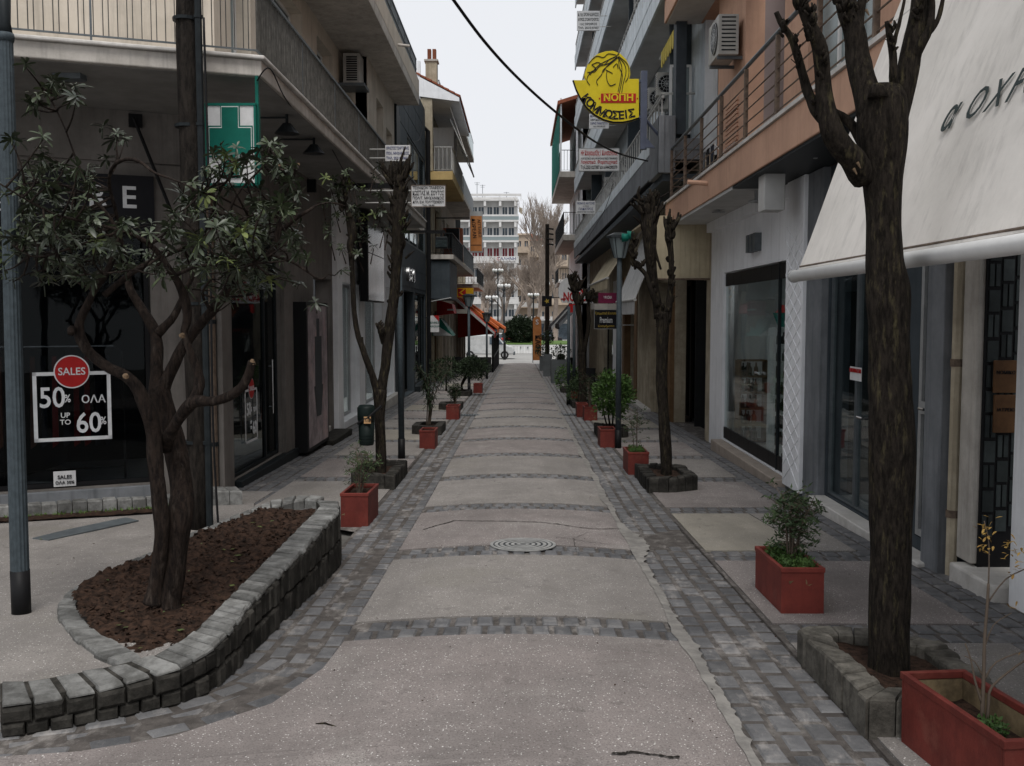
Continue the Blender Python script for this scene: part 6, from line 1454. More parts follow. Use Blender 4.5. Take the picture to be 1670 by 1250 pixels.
q = AY(602, 684, Yb); MB().box(q.x-.05, q.x+.04, Yb-r-.01, Yb-r*.9, q.z-.045, q.z+.045).build('sticker', 'label_orange', t); text(t, 'Π.Φ', (Vector((q.x-.005, Yb-r-.012, q.z)), VX, VZ), .06, 'print_black')
MB().tube([(cx-.1, Yb-r*.85, b.z+H*.55), (cx+.05, Yb-r, b.z+H*.72), (cx+.2, Yb-.02, b.z+H*.98)], .018, 6).build('strap', 'metal_black', t)

# ================================================================ TREES
def spl(P, n=5):
    V4 = [Vector((*p[0], p[1])) if False else p for p in P]; return V4
def limb(mb, pts, n=10, sub=4, wob=.35, m=0, cap=True, taper_end=False):
    """pts: (x_px, y_px, depth Y, width_px)"""
    W = []; rs = []
    for (x, y, Y, wd) in pts: W.append(AY(x, y, Y)); rs.append(wd*Y/F_PX/2*.9)
    Q = [Vector((*p, r)) for p, r in zip([tuple(w) for w in W], rs)]
    S = crspl4(Q, sub); mb.tube([Vector(q[:3]) for q in S], [max(q[3], .002) for q in S], n, m, cap, wob)
    return [Vector(q[:3]) for q in S]
def crspl4(P, n):
    out = []
    for i in range(len(P)-1):
        p0, p1, p2, p3 = P[max(i-1, 0)], P[i], P[i+1], P[min(i+2, len(P)-1)]
        for k in range(n):
            t = k/n; out.append(.5*((p1*2)+(p2-p0)*t+(p0*2-p1*5+p2*4-p3)*t*t+(p1*3-p0-p2*3+p3)*t**3))
    out.append(P[-1]); return out
def leafgeo(mb, base, d, up, L, wd, droop=.3, m=0):
    d = d.normalized(); s = d.cross(up)
    if s.length < 1e-3: s = d.orthogonal()
    s.normalize(); nn = s.cross(d)
    P = []
    for t_, ww in ((0, .12), (.3, .7), (.65, 1), (.88, .7), (1, .05)):
        c = base+d*L*t_-VZ*droop*L*t_*t_; P.append((c-s*wd*ww/2+nn*wd*.12*ww, c, c+s*wd*ww/2+nn*wd*.12*ww))
    vs = [v for tri in P for v in tri]; fs = []
    for i in range(4): fs += [(i*3, i*3+1, i*3+4, i*3+3), (i*3+1, i*3+2, i*3+5, i*3+4)]
    mb.add(vs, fs, m)
def rosette(seed, L=.09, n=9, wd=.024):
    r = random.Random(seed); mb = MB()
    for i in range(n):
        a = 2*math.pi*i/n+r.uniform(-.3, .3); e = r.uniform(-.35, .75); d = Vector((math.cos(a)*math.cos(e), math.sin(a)*math.cos(e), math.sin(e)))
        leafgeo(mb, Vector((0, 0, r.uniform(-.02, .01))), d, VZ, L*r.uniform(.7, 1.15), wd*r.uniform(.85, 1.2), r.uniform(.1, .5))
    mb.tube([(0, 0, -.09), (0.004, 0, -.04), (0, 0, .005)], [.0045, .005, .004], 5)
    return mb
ROS = [rosette(i) for i in range(10)]
ROSM = {m: [q.mesh('leaf_cluster', m, None, True) for q in ROS[:(10 if m == 'leaf' else 3)]] for m in ('leaf', 'leaf_pale')}
def nearest(pts, p): return min(pts, key=lambda q: (q-p).length)
# --- the big leafy tree at left
bt = thing('leafy_tree', 'big gnarled evergreen tree with twisted trunks and glossy leaf clusters in the raised bed', 'tree', PZ(268, 982, lambda y: .02))
Yt = bt.location.y; m_ = MB(); skel = []
def L_(*pts, **k): skel.extend(limb(m_, [(a, b, c, d*.88) for a, b, c, d in pts], **k))
L_((272, 992, Yt, 66), (274, 975, Yt, 54), (286, 900, Yt, 50), (294, 840, Yt, 52), (295, 790, Yt+.05, 46), (286, 735, Yt+.1, 44), (272, 690, Yt+.1, 44), (258, 640, Yt+.12, 46), n=32, sub=8, wob=.28)
L_((258, 650, Yt+.12, 44), (256, 600, Yt+.15, 26), (256, 560, Yt+.2, 24), (250, 535, Yt+.25, 22), (232, 505, Yt+.3, 17), (212, 470, Yt+.3, 15), (205, 430, Yt+.35, 12), (190, 390, Yt+.4, 9))
L_((262, 640, Yt+.12, 40), (274, 616, Yt+.12, 26), (297, 568, Yt+.1, 22), (318, 540, Yt+.1, 20), (345, 508, Yt, 20), (378, 465, Yt-.1, 17), (398, 440, Yt-.15, 15), (440, 415, Yt-.2, 14), (452, 385, Yt-.2, 13), (462, 345, Yt-.2, 13), (468, 310, Yt-.2, 12), (462, 285, Yt-.2, 11), (457, 271, Yt-.2, 10))
L_((257, 545, Yt+.2, 20), (284, 515, Yt+.3, 14), (300, 480, Yt+.4, 12), (318, 440, Yt+.5, 9), (330, 400, Yt+.5, 7))
L_((466, 325, Yt-.2, 11), (474, 295, Yt-.22, 10), (485, 269, Yt-.25, 8))
L_((463, 372, Yt-.2, 11), (480, 358, Yt-.2, 9), (500, 346, Yt-.2, 7), (520, 334, Yt-.2, 4), (540, 331, Yt-.15, 3.5), (562, 336, Yt-.1, 3))
L_((250, 985, Yt-.05, 40), (254, 960, Yt-.05, 30), (263, 900, Yt-.08, 30), (264, 850, Yt-.1, 32), (256, 790, Yt-.12, 33), (252, 745, Yt-.12, 33), (250, 705, Yt-.12, 32), (242, 672, Yt-.15, 30), (228, 640, Yt-.17, 27), (208, 616, Yt-.2, 25), (180, 601, Yt-.2, 23), (160, 588, Yt-.2, 22), (143, 572, Yt-.2, 22), (130, 548, Yt-.2, 21), (130, 525, Yt-.2, 17), (142, 500, Yt-.2, 16), (153, 475, Yt-.2, 14), (170, 450, Yt-.25, 13), (185, 420, Yt-.3, 11), (190, 380, Yt-.3, 9), (175, 350, Yt-.3, 8), (150, 320, Yt-.3, 6), (125, 262, Yt-.3, 4), (108, 215, Yt-.3, 3.5), (88, 172, Yt-.3, 3), (70, 146, Yt-.3, 2.5), n=12)
L_((122, 536, Yt-.21, 10), (117, 538, Yt-.25, 16), (116, 545, Yt-.27, 13))
L_((170, 482, Yt-.2, 12), (190, 465, Yt-.15, 13), (215, 446, Yt-.1, 12), (240, 430, Yt, 11), (262, 420, Yt+.05, 9), (300, 405, Yt+.1, 7))
L_((268, 730, Yt, 30), (282, 700, Yt-.12, 24), (300, 672, Yt-.2, 23), (318, 655, Yt-.25, 26), (345, 655, Yt-.3, 20), (370, 648, Yt-.35, 19), (392, 634, Yt-.4, 18), (404, 614, Yt-.42, 18), (411, 590, Yt-.44, 17), n=12)
L_((313, 660, Yt-.22, 26), (325, 630, Yt-.22, 22), (320, 600, Yt-.2, 19), (310, 572, Yt-.2, 15), (300, 545, Yt-.2, 14), (305, 520, Yt-.2, 17), (302, 490, Yt-.2, 18), (290, 460, Yt-.25, 16), (274, 436, Yt-.3, 15), (262, 418, Yt-.3, 13), (245, 400, Yt-.35, 10), (220, 385, Yt-.4, 8), (180, 372, Yt-.45, 7), (130, 360, Yt-.5, 6))
L_((285, 450, Yt-.25, 9), (315, 437, Yt-.35, 7), (345, 432, Yt-.4, 6), (380, 435, Yt-.5, 6), (415, 430, Yt-.6, 5))
L_((205, 430, Yt+.3, 9), (190, 350, Yt+.2, 8), (178, 300, Yt+.1, 7), (185, 272, Yt, 7), (205, 260, Yt-.1, 8), (228, 264, Yt-.15, 7), (252, 282, Yt-.2, 5), (290, 296, Yt-.25, 4), (330, 315, Yt-.3, 3))
L_((330, 400, Yt+.5, 7), (345, 350, Yt+.4, 6), (360, 310, Yt+.2, 5), (390, 270, Yt, 4), (410, 245, Yt-.1, 3))
L_((398, 440, Yt-.15, 9), (370, 380, Yt, 6), (385, 320, Yt, 5), (430, 270, Yt, 4), (440, 240, Yt, 3))
L_((130, 360, Yt-.5, 6), (90, 350, Yt-.6, 5), (50, 330, Yt-.7, 4), (0, 300, Yt-.8, 3)); L_((150, 320, Yt-.3, 5), (90, 300, Yt-.4, 3.5), (40, 300, Yt-.5, 3)); L_((190, 380, Yt-.3, 6), (130, 400, Yt-.4, 5), (60, 420, Yt-.5, 4), (20, 400, Yt-.6, 3))
L_((262, 418, Yt-.3, 6), (220, 440, Yt-.5, 4), (120, 450, Yt-.5, 3)); L_((300, 405, Yt+.1, 6), (360, 370, Yt-.3, 5), (420, 350, Yt-.4, 4), (480, 350, Yt-.3, 3)); L_((440, 415, Yt-.2, 6), (480, 430, Yt-.3, 5), (520, 455, Yt-.3, 3), (535, 448, Yt-.3, 2))
L_((345, 508, Yt, 8), (330, 480, Yt-.3, 5), (345, 455, Yt-.4, 4))
def jag(x, y, Y, s_=1):    # splintered end
    for _ in range(3): dx = R.uniform(-5, 5)*s_; limb(m_, [(x+dx*.5, y+6, Y, 6*s_), (x+dx, y-5*s_, Y, 1.5)], 5, 1, 0)
jag(411, 592, Yt-.44, 1.3)
m_.build('trunk', 'bark_brown', bt, True)
c_ = MB(); p = AY(411, 590, Yt-.44); c_.tube([p-VZ*.01, p+Vector((.004, -.008, .012))], [.022, .008], 7)
for (x, y, Y) in ((485, 269, Yt-.25), (457, 271, Yt-.2)): q = AY(x, y, Y); c_.tube([q-VZ*.004, q+VZ*.008], .015, 8)
for (x, y, Y) in ((205, 614, Yt-.33), (297, 548, Yt-.3)): q = AY(x, y, Y); c_.tube([q, q+Vector((.01, -.012, .012))], [.02, .008], 7)
c_.build('cut_wood', 'cut_wood', bt)
regions = [(125, 330, 120, 62, 62), (395, 300, 100, 75, 58), (255, 395, 240, 55, 80), (425, 420, 85, 62, 40), (75, 410, 90, 60, 30), (80, 135, 60, 42, 12), (50, 240, 40, 50, 4), (345, 450, 100, 40, 22), (205, 225, 22, 15, 4), (20, 330, 40, 90, 12), (522, 455, 26, 12, 5), (170, 265, 50, 30, 8), (90, 470, 70, 18, 6)]
tw_ = MB(); cnt = 0; pts = []
for (cx, cy, rx, ry, n) in regions:
    for _ in range(n):
        while True:
            u, v = R.uniform(-1, 1), R.uniform(-1, 1)
            if u*u+v*v < 1: break
        pts.append((cx+u*rx, cy+v*ry, Yt+R.uniform(-.75, .45)))
fo = MB()
def clear(x, y): return (160 < x < 278 and 272 < y < 362) or (205 < x < 300 and 160 < y < 285) or (505 < x < 560 and y < 440)
pts = [p for p in pts if not clear(p[0], p[1])]
pts = pts[:296]+[(x+R.gauss(0, 20), y+R.gauss(0, 14), Y+R.uniform(-.1, .3)) for x, y, Y in pts]
for ip, (x, y, Y) in enumerate(pts):
    p = AY(x, y, Y); q = nearest(skel, p)
    if ip >= 296:
        if clear(x, y) or R.random() < .5: continue
        src = R.choice(ROS); M_ = Matrix.Rotation(R.uniform(0, 6.3), 3, 'Z') @ Matrix.Rotation(R.uniform(-1.1, 1.1), 3, 'X'); s_ = R.uniform(.6, 1.0)
        fo.add([p+(M_ @ v)*s_ for v in src.v], src.f)
        if ip % 3 == 0: tw_.tube([q, q.lerp(p, .5)-VZ*.02, p], [.005, .004, .0025], 4)
        continue
    dr = (p-q); 
    pale = R.random() < .06
    o = inst('leaf_cluster', R.choice(ROSM['leaf_pale' if pale else 'leaf']), bt, p, (R.uniform(-.7, .7), R.uniform(-.7, .7), R.uniform(0, 6.3)), (1, 1, 1)); s_ = R.uniform(.6, 1.05); o.scale = (s_, s_, s_)
    if dr.length > .05:
        mid = q.lerp(p, .55)-VZ*.03*min(1, dr.length*3)+Vector((R.uniform(-.03, .03), R.uniform(-.03, .03), 0)); S = crspl([q, mid, p-VZ*.02], 3); tw_.tube(S, [.0075-.005*i/(len(S)-1) for i in range(len(S))], 5)
tw_.build('twigs', 'bark_brown', bt, True, kind='stuff'); fo.build('foliage', 'leaf', bt, True, kind='stuff')
# --- pollarded trees
def spikes(mb, x, y, Y, rx, ry, n, L, up=1.0):
    for _ in range(n):
        a = R.uniform(-1, 1); x0, y0 = x+a*rx*.55, y+R.uniform(-ry, ry); Y0 = Y+R.uniform(-.06, .06)
        ang = a*.45+R.gauss(0, .3); l = L*R.uniform(.25, .8); k = R.uniform(.7, 1.5)
        limb(mb, [(x0-a*2, y0+4, Y0, 6*k), (x0+math.sin(ang)*l*.4+a*1.5, y0-math.cos(ang)*l*.4*up, Y0-.02, 4.6*k), (x0+math.sin(ang)*l+R.uniform(-3, 3), y0-math.cos(ang)*l*up, Y0+R.uniform(-.05, .05), 2.2*k)], 6, 3, .5)
        if R.random() < .3: limb(mb, [(x0, y0-l*.2, Y0, 1.6), (x0+R.uniform(-9, 9), y0-l*.5-R.uniform(2, 8), Y0-.05, .7)], 4, 1, 0)
def pollard(name, label, g0, limbs, spk, m1='bark_dark', group='pollarded street trees'):
    t = thing(name, label, 'tree', g0, group); mb = MB()
    for P, n in limbs: limb(mb, P, n)
    for s_ in spk: spikes(mb, *s_)
    mb.build('trunk', m1, t, True); return t
Y1 = 13.05
tl = pollard('pollarded_tree', 'forked pollarded tree on the left carrying the litter bin', G(620, 792), [
    ([(619, 794, Y1, 26), (620, 780, Y1, 20), (621, 740, Y1, 19), (620, 700, Y1, 19), (619, 665, Y1, 21), (620, 635, Y1, 23)], 14),
    ([(620, 650, Y1, 18), (628, 600, Y1, 17), (632, 560, Y1, 18), (637, 520, Y1, 18), (643, 480, Y1, 19), (645, 440, Y1, 20), (648, 400, Y1, 22), (650, 350, Y1, 24), (652, 310, Y1, 22), (650, 285, Y1, 14)], 12),
    ([(617, 645, Y1, 17), (606, 610, Y1-.05, 12), (593, 575, Y1-.1, 11), (582, 540, Y1-.1, 10), (577, 500, Y1-.1, 9), (575, 460, Y1-.1, 9), (573, 420, Y1-.1, 10), (571, 400, Y1-.1, 13), (577, 375, Y1-.1, 12), (562, 330, Y1-.1, 6)], 10),
    ([(627, 560, Y1, 13), (622, 545, Y1-.05, 12), (619, 530, Y1-.08, 8)], 8), ([(600, 590, Y1, 8), (592, 570, Y1-.05, 7), (590, 550, Y1-.05, 5)], 8),
    ([(573, 400, Y1-.1, 8), (568, 370, Y1-.1, 6), (560, 310, Y1-.1, 4), (556, 290, Y1-.1, 3)], 6)],
    [(650, 330, Y1, 22, 50, 38, 38), (648, 290, Y1, 26, 15, 26, 46), (650, 400, Y1, 24, 40, 20, 20), (619, 535, Y1-.05, 8, 8, 9, 14), (560, 320, Y1-.1, 8, 30, 9, 22), (572, 400, Y1-.1, 8, 20, 6, 10), (645, 470, Y1, 18, 40, 8, 10)])
lf_ = [(R.gauss(592, 24), R.gauss(350, 36), Y1+R.uniform(-.25, .1)) for _ in range(46)]+[(R.gauss(555, 14), R.gauss(310, 22), Y1-.2) for _ in range(12)]
for (x, y, Y) in lf_: 
    s_ = R.uniform(.75, 1.15); inst('leaf_cluster', R.choice(ROSM['leaf_pale' if R.random() < .12 else 'leaf']), tl, AY(x, y, Y), (R.uniform(-.8, .8), R.uniform(-.8, .8), R.uniform(0, 6)), (s_, s_, s_))
mb = MB()
for (x, y, Y) in lf_[::2]: limb(mb, [(x+R.uniform(-3, 3)+(8 if x < 590 else -8), y+30, Y1-.05, 3), (x, y+4, Y, 1.6)], 4, 2, 0)
mb.build('shoots', 'bark_brown', tl, kind='stuff')
Y2 = 12.9
pollard('pollarded_tree', 'pollarded tree with spiky knobs in the dark stone bed on the right', G(1086, 790), [
    ([(1086, 796, Y2, 34), (1086, 780, Y2, 22), (1085, 730, Y2, 21), (1082, 680, Y2, 20), (1078, 620, Y2, 20), (1080, 570, Y2, 21), (1081, 530, Y2, 24), (1079, 510, Y2, 27)], 14),
    ([(1075, 520, Y2, 20), (1069, 480, Y2, 17), (1063, 440, Y2, 17), (1060, 400, Y2, 22), (1059, 370, Y2, 26), (1060, 345, Y2, 20)], 12),
    ([(1086, 525, Y2, 18), (1092, 490, Y2, 12), (1095, 450, Y2, 10), (1094, 410, Y2, 11), (1091, 385, Y2, 14), (1093, 365, Y2, 12)], 10),
    ([(1072, 500, Y2-.05, 12), (1062, 475, Y2-.1, 9), (1053, 448, Y2-.1, 8), (1040, 435, Y2-.12, 7), (1033, 425, Y2-.12, 7), (1032, 405, Y2-.12, 6), (1034, 390, Y2-.12, 5)], 8),
    ([(1078, 440, Y2-.2, 4), (1070, 415, Y2-.2, 5), (1068, 400, Y2-.2, 4)], 6)],
    [(1059, 360, Y2, 22, 22, 34, 48), (1054, 335, Y2, 20, 10, 16, 30), (1093, 375, Y2, 12, 15, 20, 36), (1034, 405, Y2-.1, 8, 18, 10, 16), (1040, 432, Y2-.1, 20, 4, 8, 12), (1094, 440, Y2, 8, 50, 12, 9), (1063, 440, Y2, 10, 40, 8, 10), (1078, 520, Y2, 22, 20, 10, 12)])
Y3 = 25.5
pollard('pollarded_tree', 'darker forked tree trunk before the white arch sign at the far right', G(948, 672), [
    ([(949, 676, Y3, 20), (950, 640, Y3, 14), (949, 600, Y3, 14), (948, 575, Y3, 14)], 10), ([(948, 580, Y3, 12), (947, 540, Y3, 9), (944, 510, Y3, 9), (941, 490, Y3, 10), (934, 465, Y3, 6), (930, 452, Y3, 3)], 8),
    ([(950, 580, Y3, 9), (958, 545, Y3, 7), (960, 520, Y3, 7), (959, 500, Y3, 6), (962, 482, Y3, 4)], 8), ([(945, 515, Y3, 5), (940, 480, Y3, 4), (938, 455, Y3, 2)], 6)],
    [(942, 480, Y3, 12, 14, 18, 24), (960, 482, Y3, 8, 8, 10, 16), (933, 455, Y3, 6, 8, 10, 20)])
Y4 = 5.05
nt4 = thing('pollarded_tree', 'thick near trunk with chopped limbs in front of the cream awning', 'tree', G(1450, 1120), 'pollarded street trees'); mb = MB()
limb(mb, [(1448, 1150, Y4, 112), (1449, 1115, Y4, 88), (1451, 1060, Y4, 80), (1452, 950, Y4, 76), (1452, 850, Y4, 74), (1453, 760, Y4, 73), (1452, 680, Y4, 73), (1451, 600, Y4, 73), (1450, 530, Y4, 75), (1448, 470, Y4, 78), (1443, 430, Y4, 70), (1441, 380, Y4, 65), (1440, 330, Y4, 68), (1438, 280, Y4, 76), (1436, 230, Y4, 86), (1438, 190, Y4, 84), (1442, 160, Y4, 74), (1445, 140, Y4, 50)], 84, 14, .3)
limb(mb, [(1412, 290, Y4, 50), (1392, 262, Y4-.05, 42), (1370, 236, Y4-.08, 38), (1354, 205, Y4-.1, 34), (1346, 170, Y4-.1, 30), (1342, 130, Y4-.1, 28), (1338, 90, Y4-.12, 27), (1328, 55, Y4-.15, 24), (1312, 20, Y4-.15, 21), (1303, -25, Y4-.15, 19)], 12)
limb(mb, [(1350, 200, Y4-.1, 26), (1330, 178, Y4-.05, 23), (1317, 148, Y4, 18), (1308, 120, Y4, 15), (1299, 85, Y4, 15), (1288, 58, Y4, 12), (1275, 40, Y4, 11), (1266, 20, Y4, 9)], 10)
limb(mb, [(1415, 240, Y4+.05, 30), (1390, 205, Y4+.1, 18), (1372, 190, Y4+.12, 16), (1356, 183, Y4+.1, 18)], 8)
limb(mb, [(1425, 190, Y4, 52), (1410, 140, Y4+.05, 46), (1400, 95, Y4+.1, 43), (1394, 55, Y4+.1, 40), (1384, 25, Y4+.12, 36), (1376, -25, Y4+.15, 30)], 12)
limb(mb, [(1394, 60, Y4+.1, 30), (1402, 25, Y4+.1, 18), (1408, -20, Y4+.1, 14)], 8)
limb(mb, [(1455, 200, Y4, 56), (1472, 150, Y4, 44), (1482, 105, Y4, 38), (1492, 60, Y4, 34), (1500, 20, Y4, 30), (1503, -25, Y4, 26)], 12)
limb(mb, [(1484, 100, Y4, 26), (1502, 72, Y4-.05, 20), (1516, 45, Y4-.06, 14), (1520, 10, Y4-.05, 12), (1516, -20, Y4-.05, 10)], 8); limb(mb, [(1512, 55, Y4-.05, 14), (1528, 36, Y4-.05, 9), (1536, 8, Y4-.05, 7), (1540, -20, Y4-.05, 6)], 8)
limb(mb, [(1462, 165, Y4, 22), (1457, 125, Y4-.05, 16), (1456, 90, Y4-.05, 14), (1450, 55, Y4-.05, 11), (1446, 35, Y4-.05, 7)], 8); limb(mb, [(1456, 75, Y4-.05, 9), (1466, 40, Y4-.06, 7), (1474, 5, Y4-.06, 5), (1478, -20, Y4-.06, 4)], 8)
for s_ in ((1322, 40, Y4-.15, 12, 25, 22, 22), (1340, 100, Y4-.12, 12, 30, 12, 14), (1300, 90, Y4, 8, 30, 14, 14), (1278, 45, Y4, 6, 12, 8, 12), (1328, 175, Y4-.05, 8, 14, 8, 12), (1388, 30, Y4+.1, 18, 25, 14, 20), (1455, 60, Y4-.05, 5, 25, 10, 14), (1500, 20, Y4, 12, 25, 10, 18), (1304, 5, Y4-.15, 14, 10, 10, 26), (1372, 8, Y4+.1, 20, 8, 14, 24)): spikes(mb, *s_)
mb.build('trunk', 'bark_dark', nt4, True)
kn = MB(); p = AY(1431, 140, Y4-.08); kn.tube([p-VZ*.06, p-VZ*.01, p+VZ*.01], [.05, .036, .02], 10, wob=.5); kn.build('cut_stump', 'bark_dark', nt4, True)
cw = MB(); 
for (x, y) in ((1398, 265), (1392, 275), (1412, 16)): q = AY(x, y, Y4-.14); cw.tube([q, q+Vector((.015, -.006, -.03))], [.008, .003], 6)
cw.build('cut_wood', 'cut_wood', nt4)

# ================================================================ SHRUBS AND PLANTERS
def cloud(mb, c, rx, ry, rz, n, L, w_, seedl=0, flat=0, shell=.55, m=0):
    for _ in range(n):
        while True:
            v = Vector((R.uniform(-1, 1), R.uniform(-1, 1), R.uniform(-1, 1)))
            if shell**2 < v.length_squared < 1 or (v.length_squared < 1 and R.random() < .35): break
        nz_ = 1+.28*noise.noise(v*2.1+Vector((seedl, 0, 0)))+.15*noise.noise(v*5+Vector((seedl, 3, 0)))
        p = c+Vector((v.x*rx*nz_, v.y*ry*nz_, v.z*rz*nz_)); d = Vector((v.x+R.uniform(-.8, .8), v.y+R.uniform(-.8, .8), v.z*.6+R.uniform(-.5, .9))).normalized()
        s = d.orthogonal().normalized(); s = (Matrix.Rotation(R.uniform(0, 6.3), 3, d) @ s)*w_*R.uniform(.7, 1.2)/2; l = L*R.uniform(.6, 1.2)
        mb.add([p, p+d*l*.5-s, p+d*l, p+d*l*.5+s], [(0, 1, 2, 3)], m)
def bush(name, label, base, c, rx, ry, rz, n, L, w_, leafm, stems, group='shrubs along the street', cat='shrub', bm='bark_dark'):
    t = thing(name, label, cat, base, group); mb = MB(); cloud(mb, c, rx, ry, rz, n, L, w_, base[0]); mb.build('foliage', leafm, t, kind='stuff')
    s_ = MB()
    for P, r0 in stems: S = crspl([Vector(p) for p in P], 4); s_.tube(S, [r0*(1-.6*i/(len(S)-1)) for i in range(len(S))], 7, wob=.3)
    s_.build('stem', bm, t, True); return t
def planter(xf0, yf, label, w_=.29, d_=.74, h=.31, m1='planter_red', Yoverride=None, rot=0, chips=0, soil=True, fill=.06, deep=False):
    g0 = G(xf0, yf); z = g0.z-.0; t = thing('planter', label, 'planter', (g0.x, g0.y, z), 'red planters along the street'); k = .018
    o = (0, 0)
    def B(x0, x1, y0, y1, z0, z1): return (x0, x1, y0, y1, z0, z1)
    mb = MB(); zt_ = h; tl_ = .034*d_
    parts = [(0, w_, 0, k, -.02, h), (0, w_, d_-k, d_, -.04, h), (0, k, k, d_-k, -.04, h), (w_-k, w_, k, d_-k, -.04, h)]
    for p in parts: mb.box(*p)
    rim_ = [(-.006, w_+.006, -.006, k+.006, h-.03, h+.004), (-.006, w_+.006, d_-k-.006, d_+.006, h-.03, h+.004), (-.006, k+.004, k+.006, d_-k-.006, h-.03, h+.003), (w_-k-.004, w_+.006, k+.006, d_-k-.006, h-.03, h+.003)]
    ra = MB(); [ra.box(*p) for p in rim_]
    ORG['_tmp'] = Vector((0, 0, 0)); ob = mb.build('box', m1, None, bevel=.004); ob.parent = t; ORG[ob.name] = Vector((0, 0, 0)); ob2 = ra.build('rim', m1, None, bevel=.004); ob2.parent = t
    s_ = MB(); n = 8; sz = h-(.04 if not deep else .13)
    for i in range(n+1):
        for j in range(n+1): x, y = k+(w_-2*k)*i/n, k+(d_-2*k)*j/n; s_.v.append(Vector((x, y, sz+.012*noise.noise(Vector((x*30+g0.x, y*30, 0))))))
    for i in range(n):
        for j in range(n): s_.f.append([i*(n+1)+j, (i+1)*(n+1)+j, (i+1)*(n+1)+j+1, i*(n+1)+j+1]); s_.m.append(0)
    o3 = s_.build('soil', 'soil', None, True); o3.parent = t
    if deep:
        i_ = MB(); e = .002; i_.box(k, k+e, k, d_-k, .1, h-.031); i_.box(w_-k-e, w_-k, k, d_-k, .1, h-.031); i_.box(k+e, w_-k-e, d_-k-e, d_-k, .1, h-.031); o4 = i_.build('inner_lining', 'planter_in', None); o4.parent = t
    if chips:
        c_ = MB()
        for _ in range(chips):
            x, zc = R.uniform(.02, w_-.02), R.uniform(.03, h-.05); c_.prism([Vector((x+R.uniform(-.02, .02), -.001, zc+R.uniform(-.025, .025))) for _ in range(4)], (0, -.0015, 0))
        o5 = c_.build('paint_chips', 'planter_in', None); o5.parent = t
    t.rotation_euler = (-.034 if g0.y < 11.6 else -.02, 0, rot); ORG[t.name] = Vector((g0.x, g0.y, z)); return t, Vector((g0.x+w_/2, g0.y+d_*.45, z+sz)), z+sz
def nandina(label, base, H, spread, n_stem, leafm, L=.05, w_=.014, dens=90, cat='plant', top_only=False, group='plants in the planters', base_h=0, name='potted_shrub'):
    t = thing(name, label, cat, base, group); st = MB(); lf = MB()
    for i in range(n_stem):
        a = R.uniform(0, 6.3); e = R.uniform(.1, 1)*spread; tip = base+Vector((math.cos(a)*e, math.sin(a)*e, H*R.uniform(.65, 1)))
        S = crspl([base+Vector((math.cos(a)*.02, math.sin(a)*.03, -.03)), base.lerp(tip, .5)+VZ*.05*H, tip], 5); st.tube(S, [.007-.005*k/(len(S)-1) for k in range(len(S))], 5)
        for k in range(dens//n_stem):
            f = R.uniform(.2 if not top_only else .6, 1)**.7; p = S[min(int(f*(len(S)-1)), len(S)-1)]; b2 = R.uniform(0, 6.3); q = p+Vector((math.cos(b2), math.sin(b2), R.uniform(-.2, .8)))*R.uniform(.04, .14)*(H/.5)
            st.tube([p, q], .0022, 3)
            for _ in range(7):
                d = Vector((R.uniform(-1, 1), R.uniform(-1, 1), R.uniform(-.6, .8))).normalized(); s = d.orthogonal().normalized(); s = (Matrix.Rotation(R.uniform(0, 6.3), 3, d) @ s)*w_/2; l = L*R.uniform(.6, 1.15); q2 = q+Vector((R.uniform(-1, 1), R.uniform(-1, 1), R.uniform(-1, 1)))*.02
                lf.add([q2, q2+d*l*.45-s, q2+d*l, q2+d*l*.45+s], [(0, 1, 2, 3)])
    st.build('stem', 'twig', t, kind=None); lf.build('foliage', leafm, t, kind='stuff'); return t
def cover(label, c, rx, ry, n, h=.05):
    t = thing('ground_cover', label, 'ground cover', c); mb = MB(); t['kind'] = 'stuff'
    for _ in range(n):
        p = c+Vector((R.uniform(-rx, rx), R.uniform(-ry, ry), R.uniform(-.01, h))); d = Vector((R.uniform(-1, 1), R.uniform(-1, 1), R.uniform(0, 1))).normalized(); s = d.orthogonal().normalized()*.007; mb.add([p, p+d*.012-s, p+d*.026, p+d*.012+s], [(0, 1, 2, 3)])
    mb.build('green_leaves', 'leaf_fresh', t, kind='stuff')
# right side
t, c, z = planter(1274, 1001, 'red planter in the right foreground holding a leafy nandina', chips=3)
nandina('bushy nandina with narrow dark leaves in the second red planter on the right', c, .56, .17, 10, 'leaf_small', .052, .014, 180); cover('bright green clover carpet under the nandina', c+VZ*.01, .11, .3, 1600, .06)
t, c, z = planter(1024.5, 774, 'red planter just before the pollarded tree on the right', .29, .7)
nandina('thin two tier shrub in the red planter before the grey lamp post', c, .72, .12, 4, 'leaf_small', .045, .012, 60); cover('green tuft at the foot of the thin two tier shrub', c+VZ*.01, .1, .22, 700, .07)
t, c, z = planter(979, 729.5, 'red planter partly behind the slim lamp post on the right', .28, .6)
t, c, z = planter(953, 686, 'red planter with peeling pale paint spots before the forked far tree', .3, .6, chips=26)
nandina('sparse upright shrub in the peeling planter on the right', c, .8, .14, 5, 'leaf_dark', .07, .02, 50)
t, c, z = planter(941, 680, 'dark red planter pressed against the far forked trunk', .26, .6)
t, c, z = planter(932, 656, 'small far red planter beyond the forked trunk on the right', .3, .6)
bush('potted_shrub', 'drooping grey green shrub in the far right red planter', c, c+VZ*.3, .24, .3, .34, 420, .12, .03, 'leaf_dark', [((c, c+VZ*.3), .02)], 'plants in the planters', 'plant')
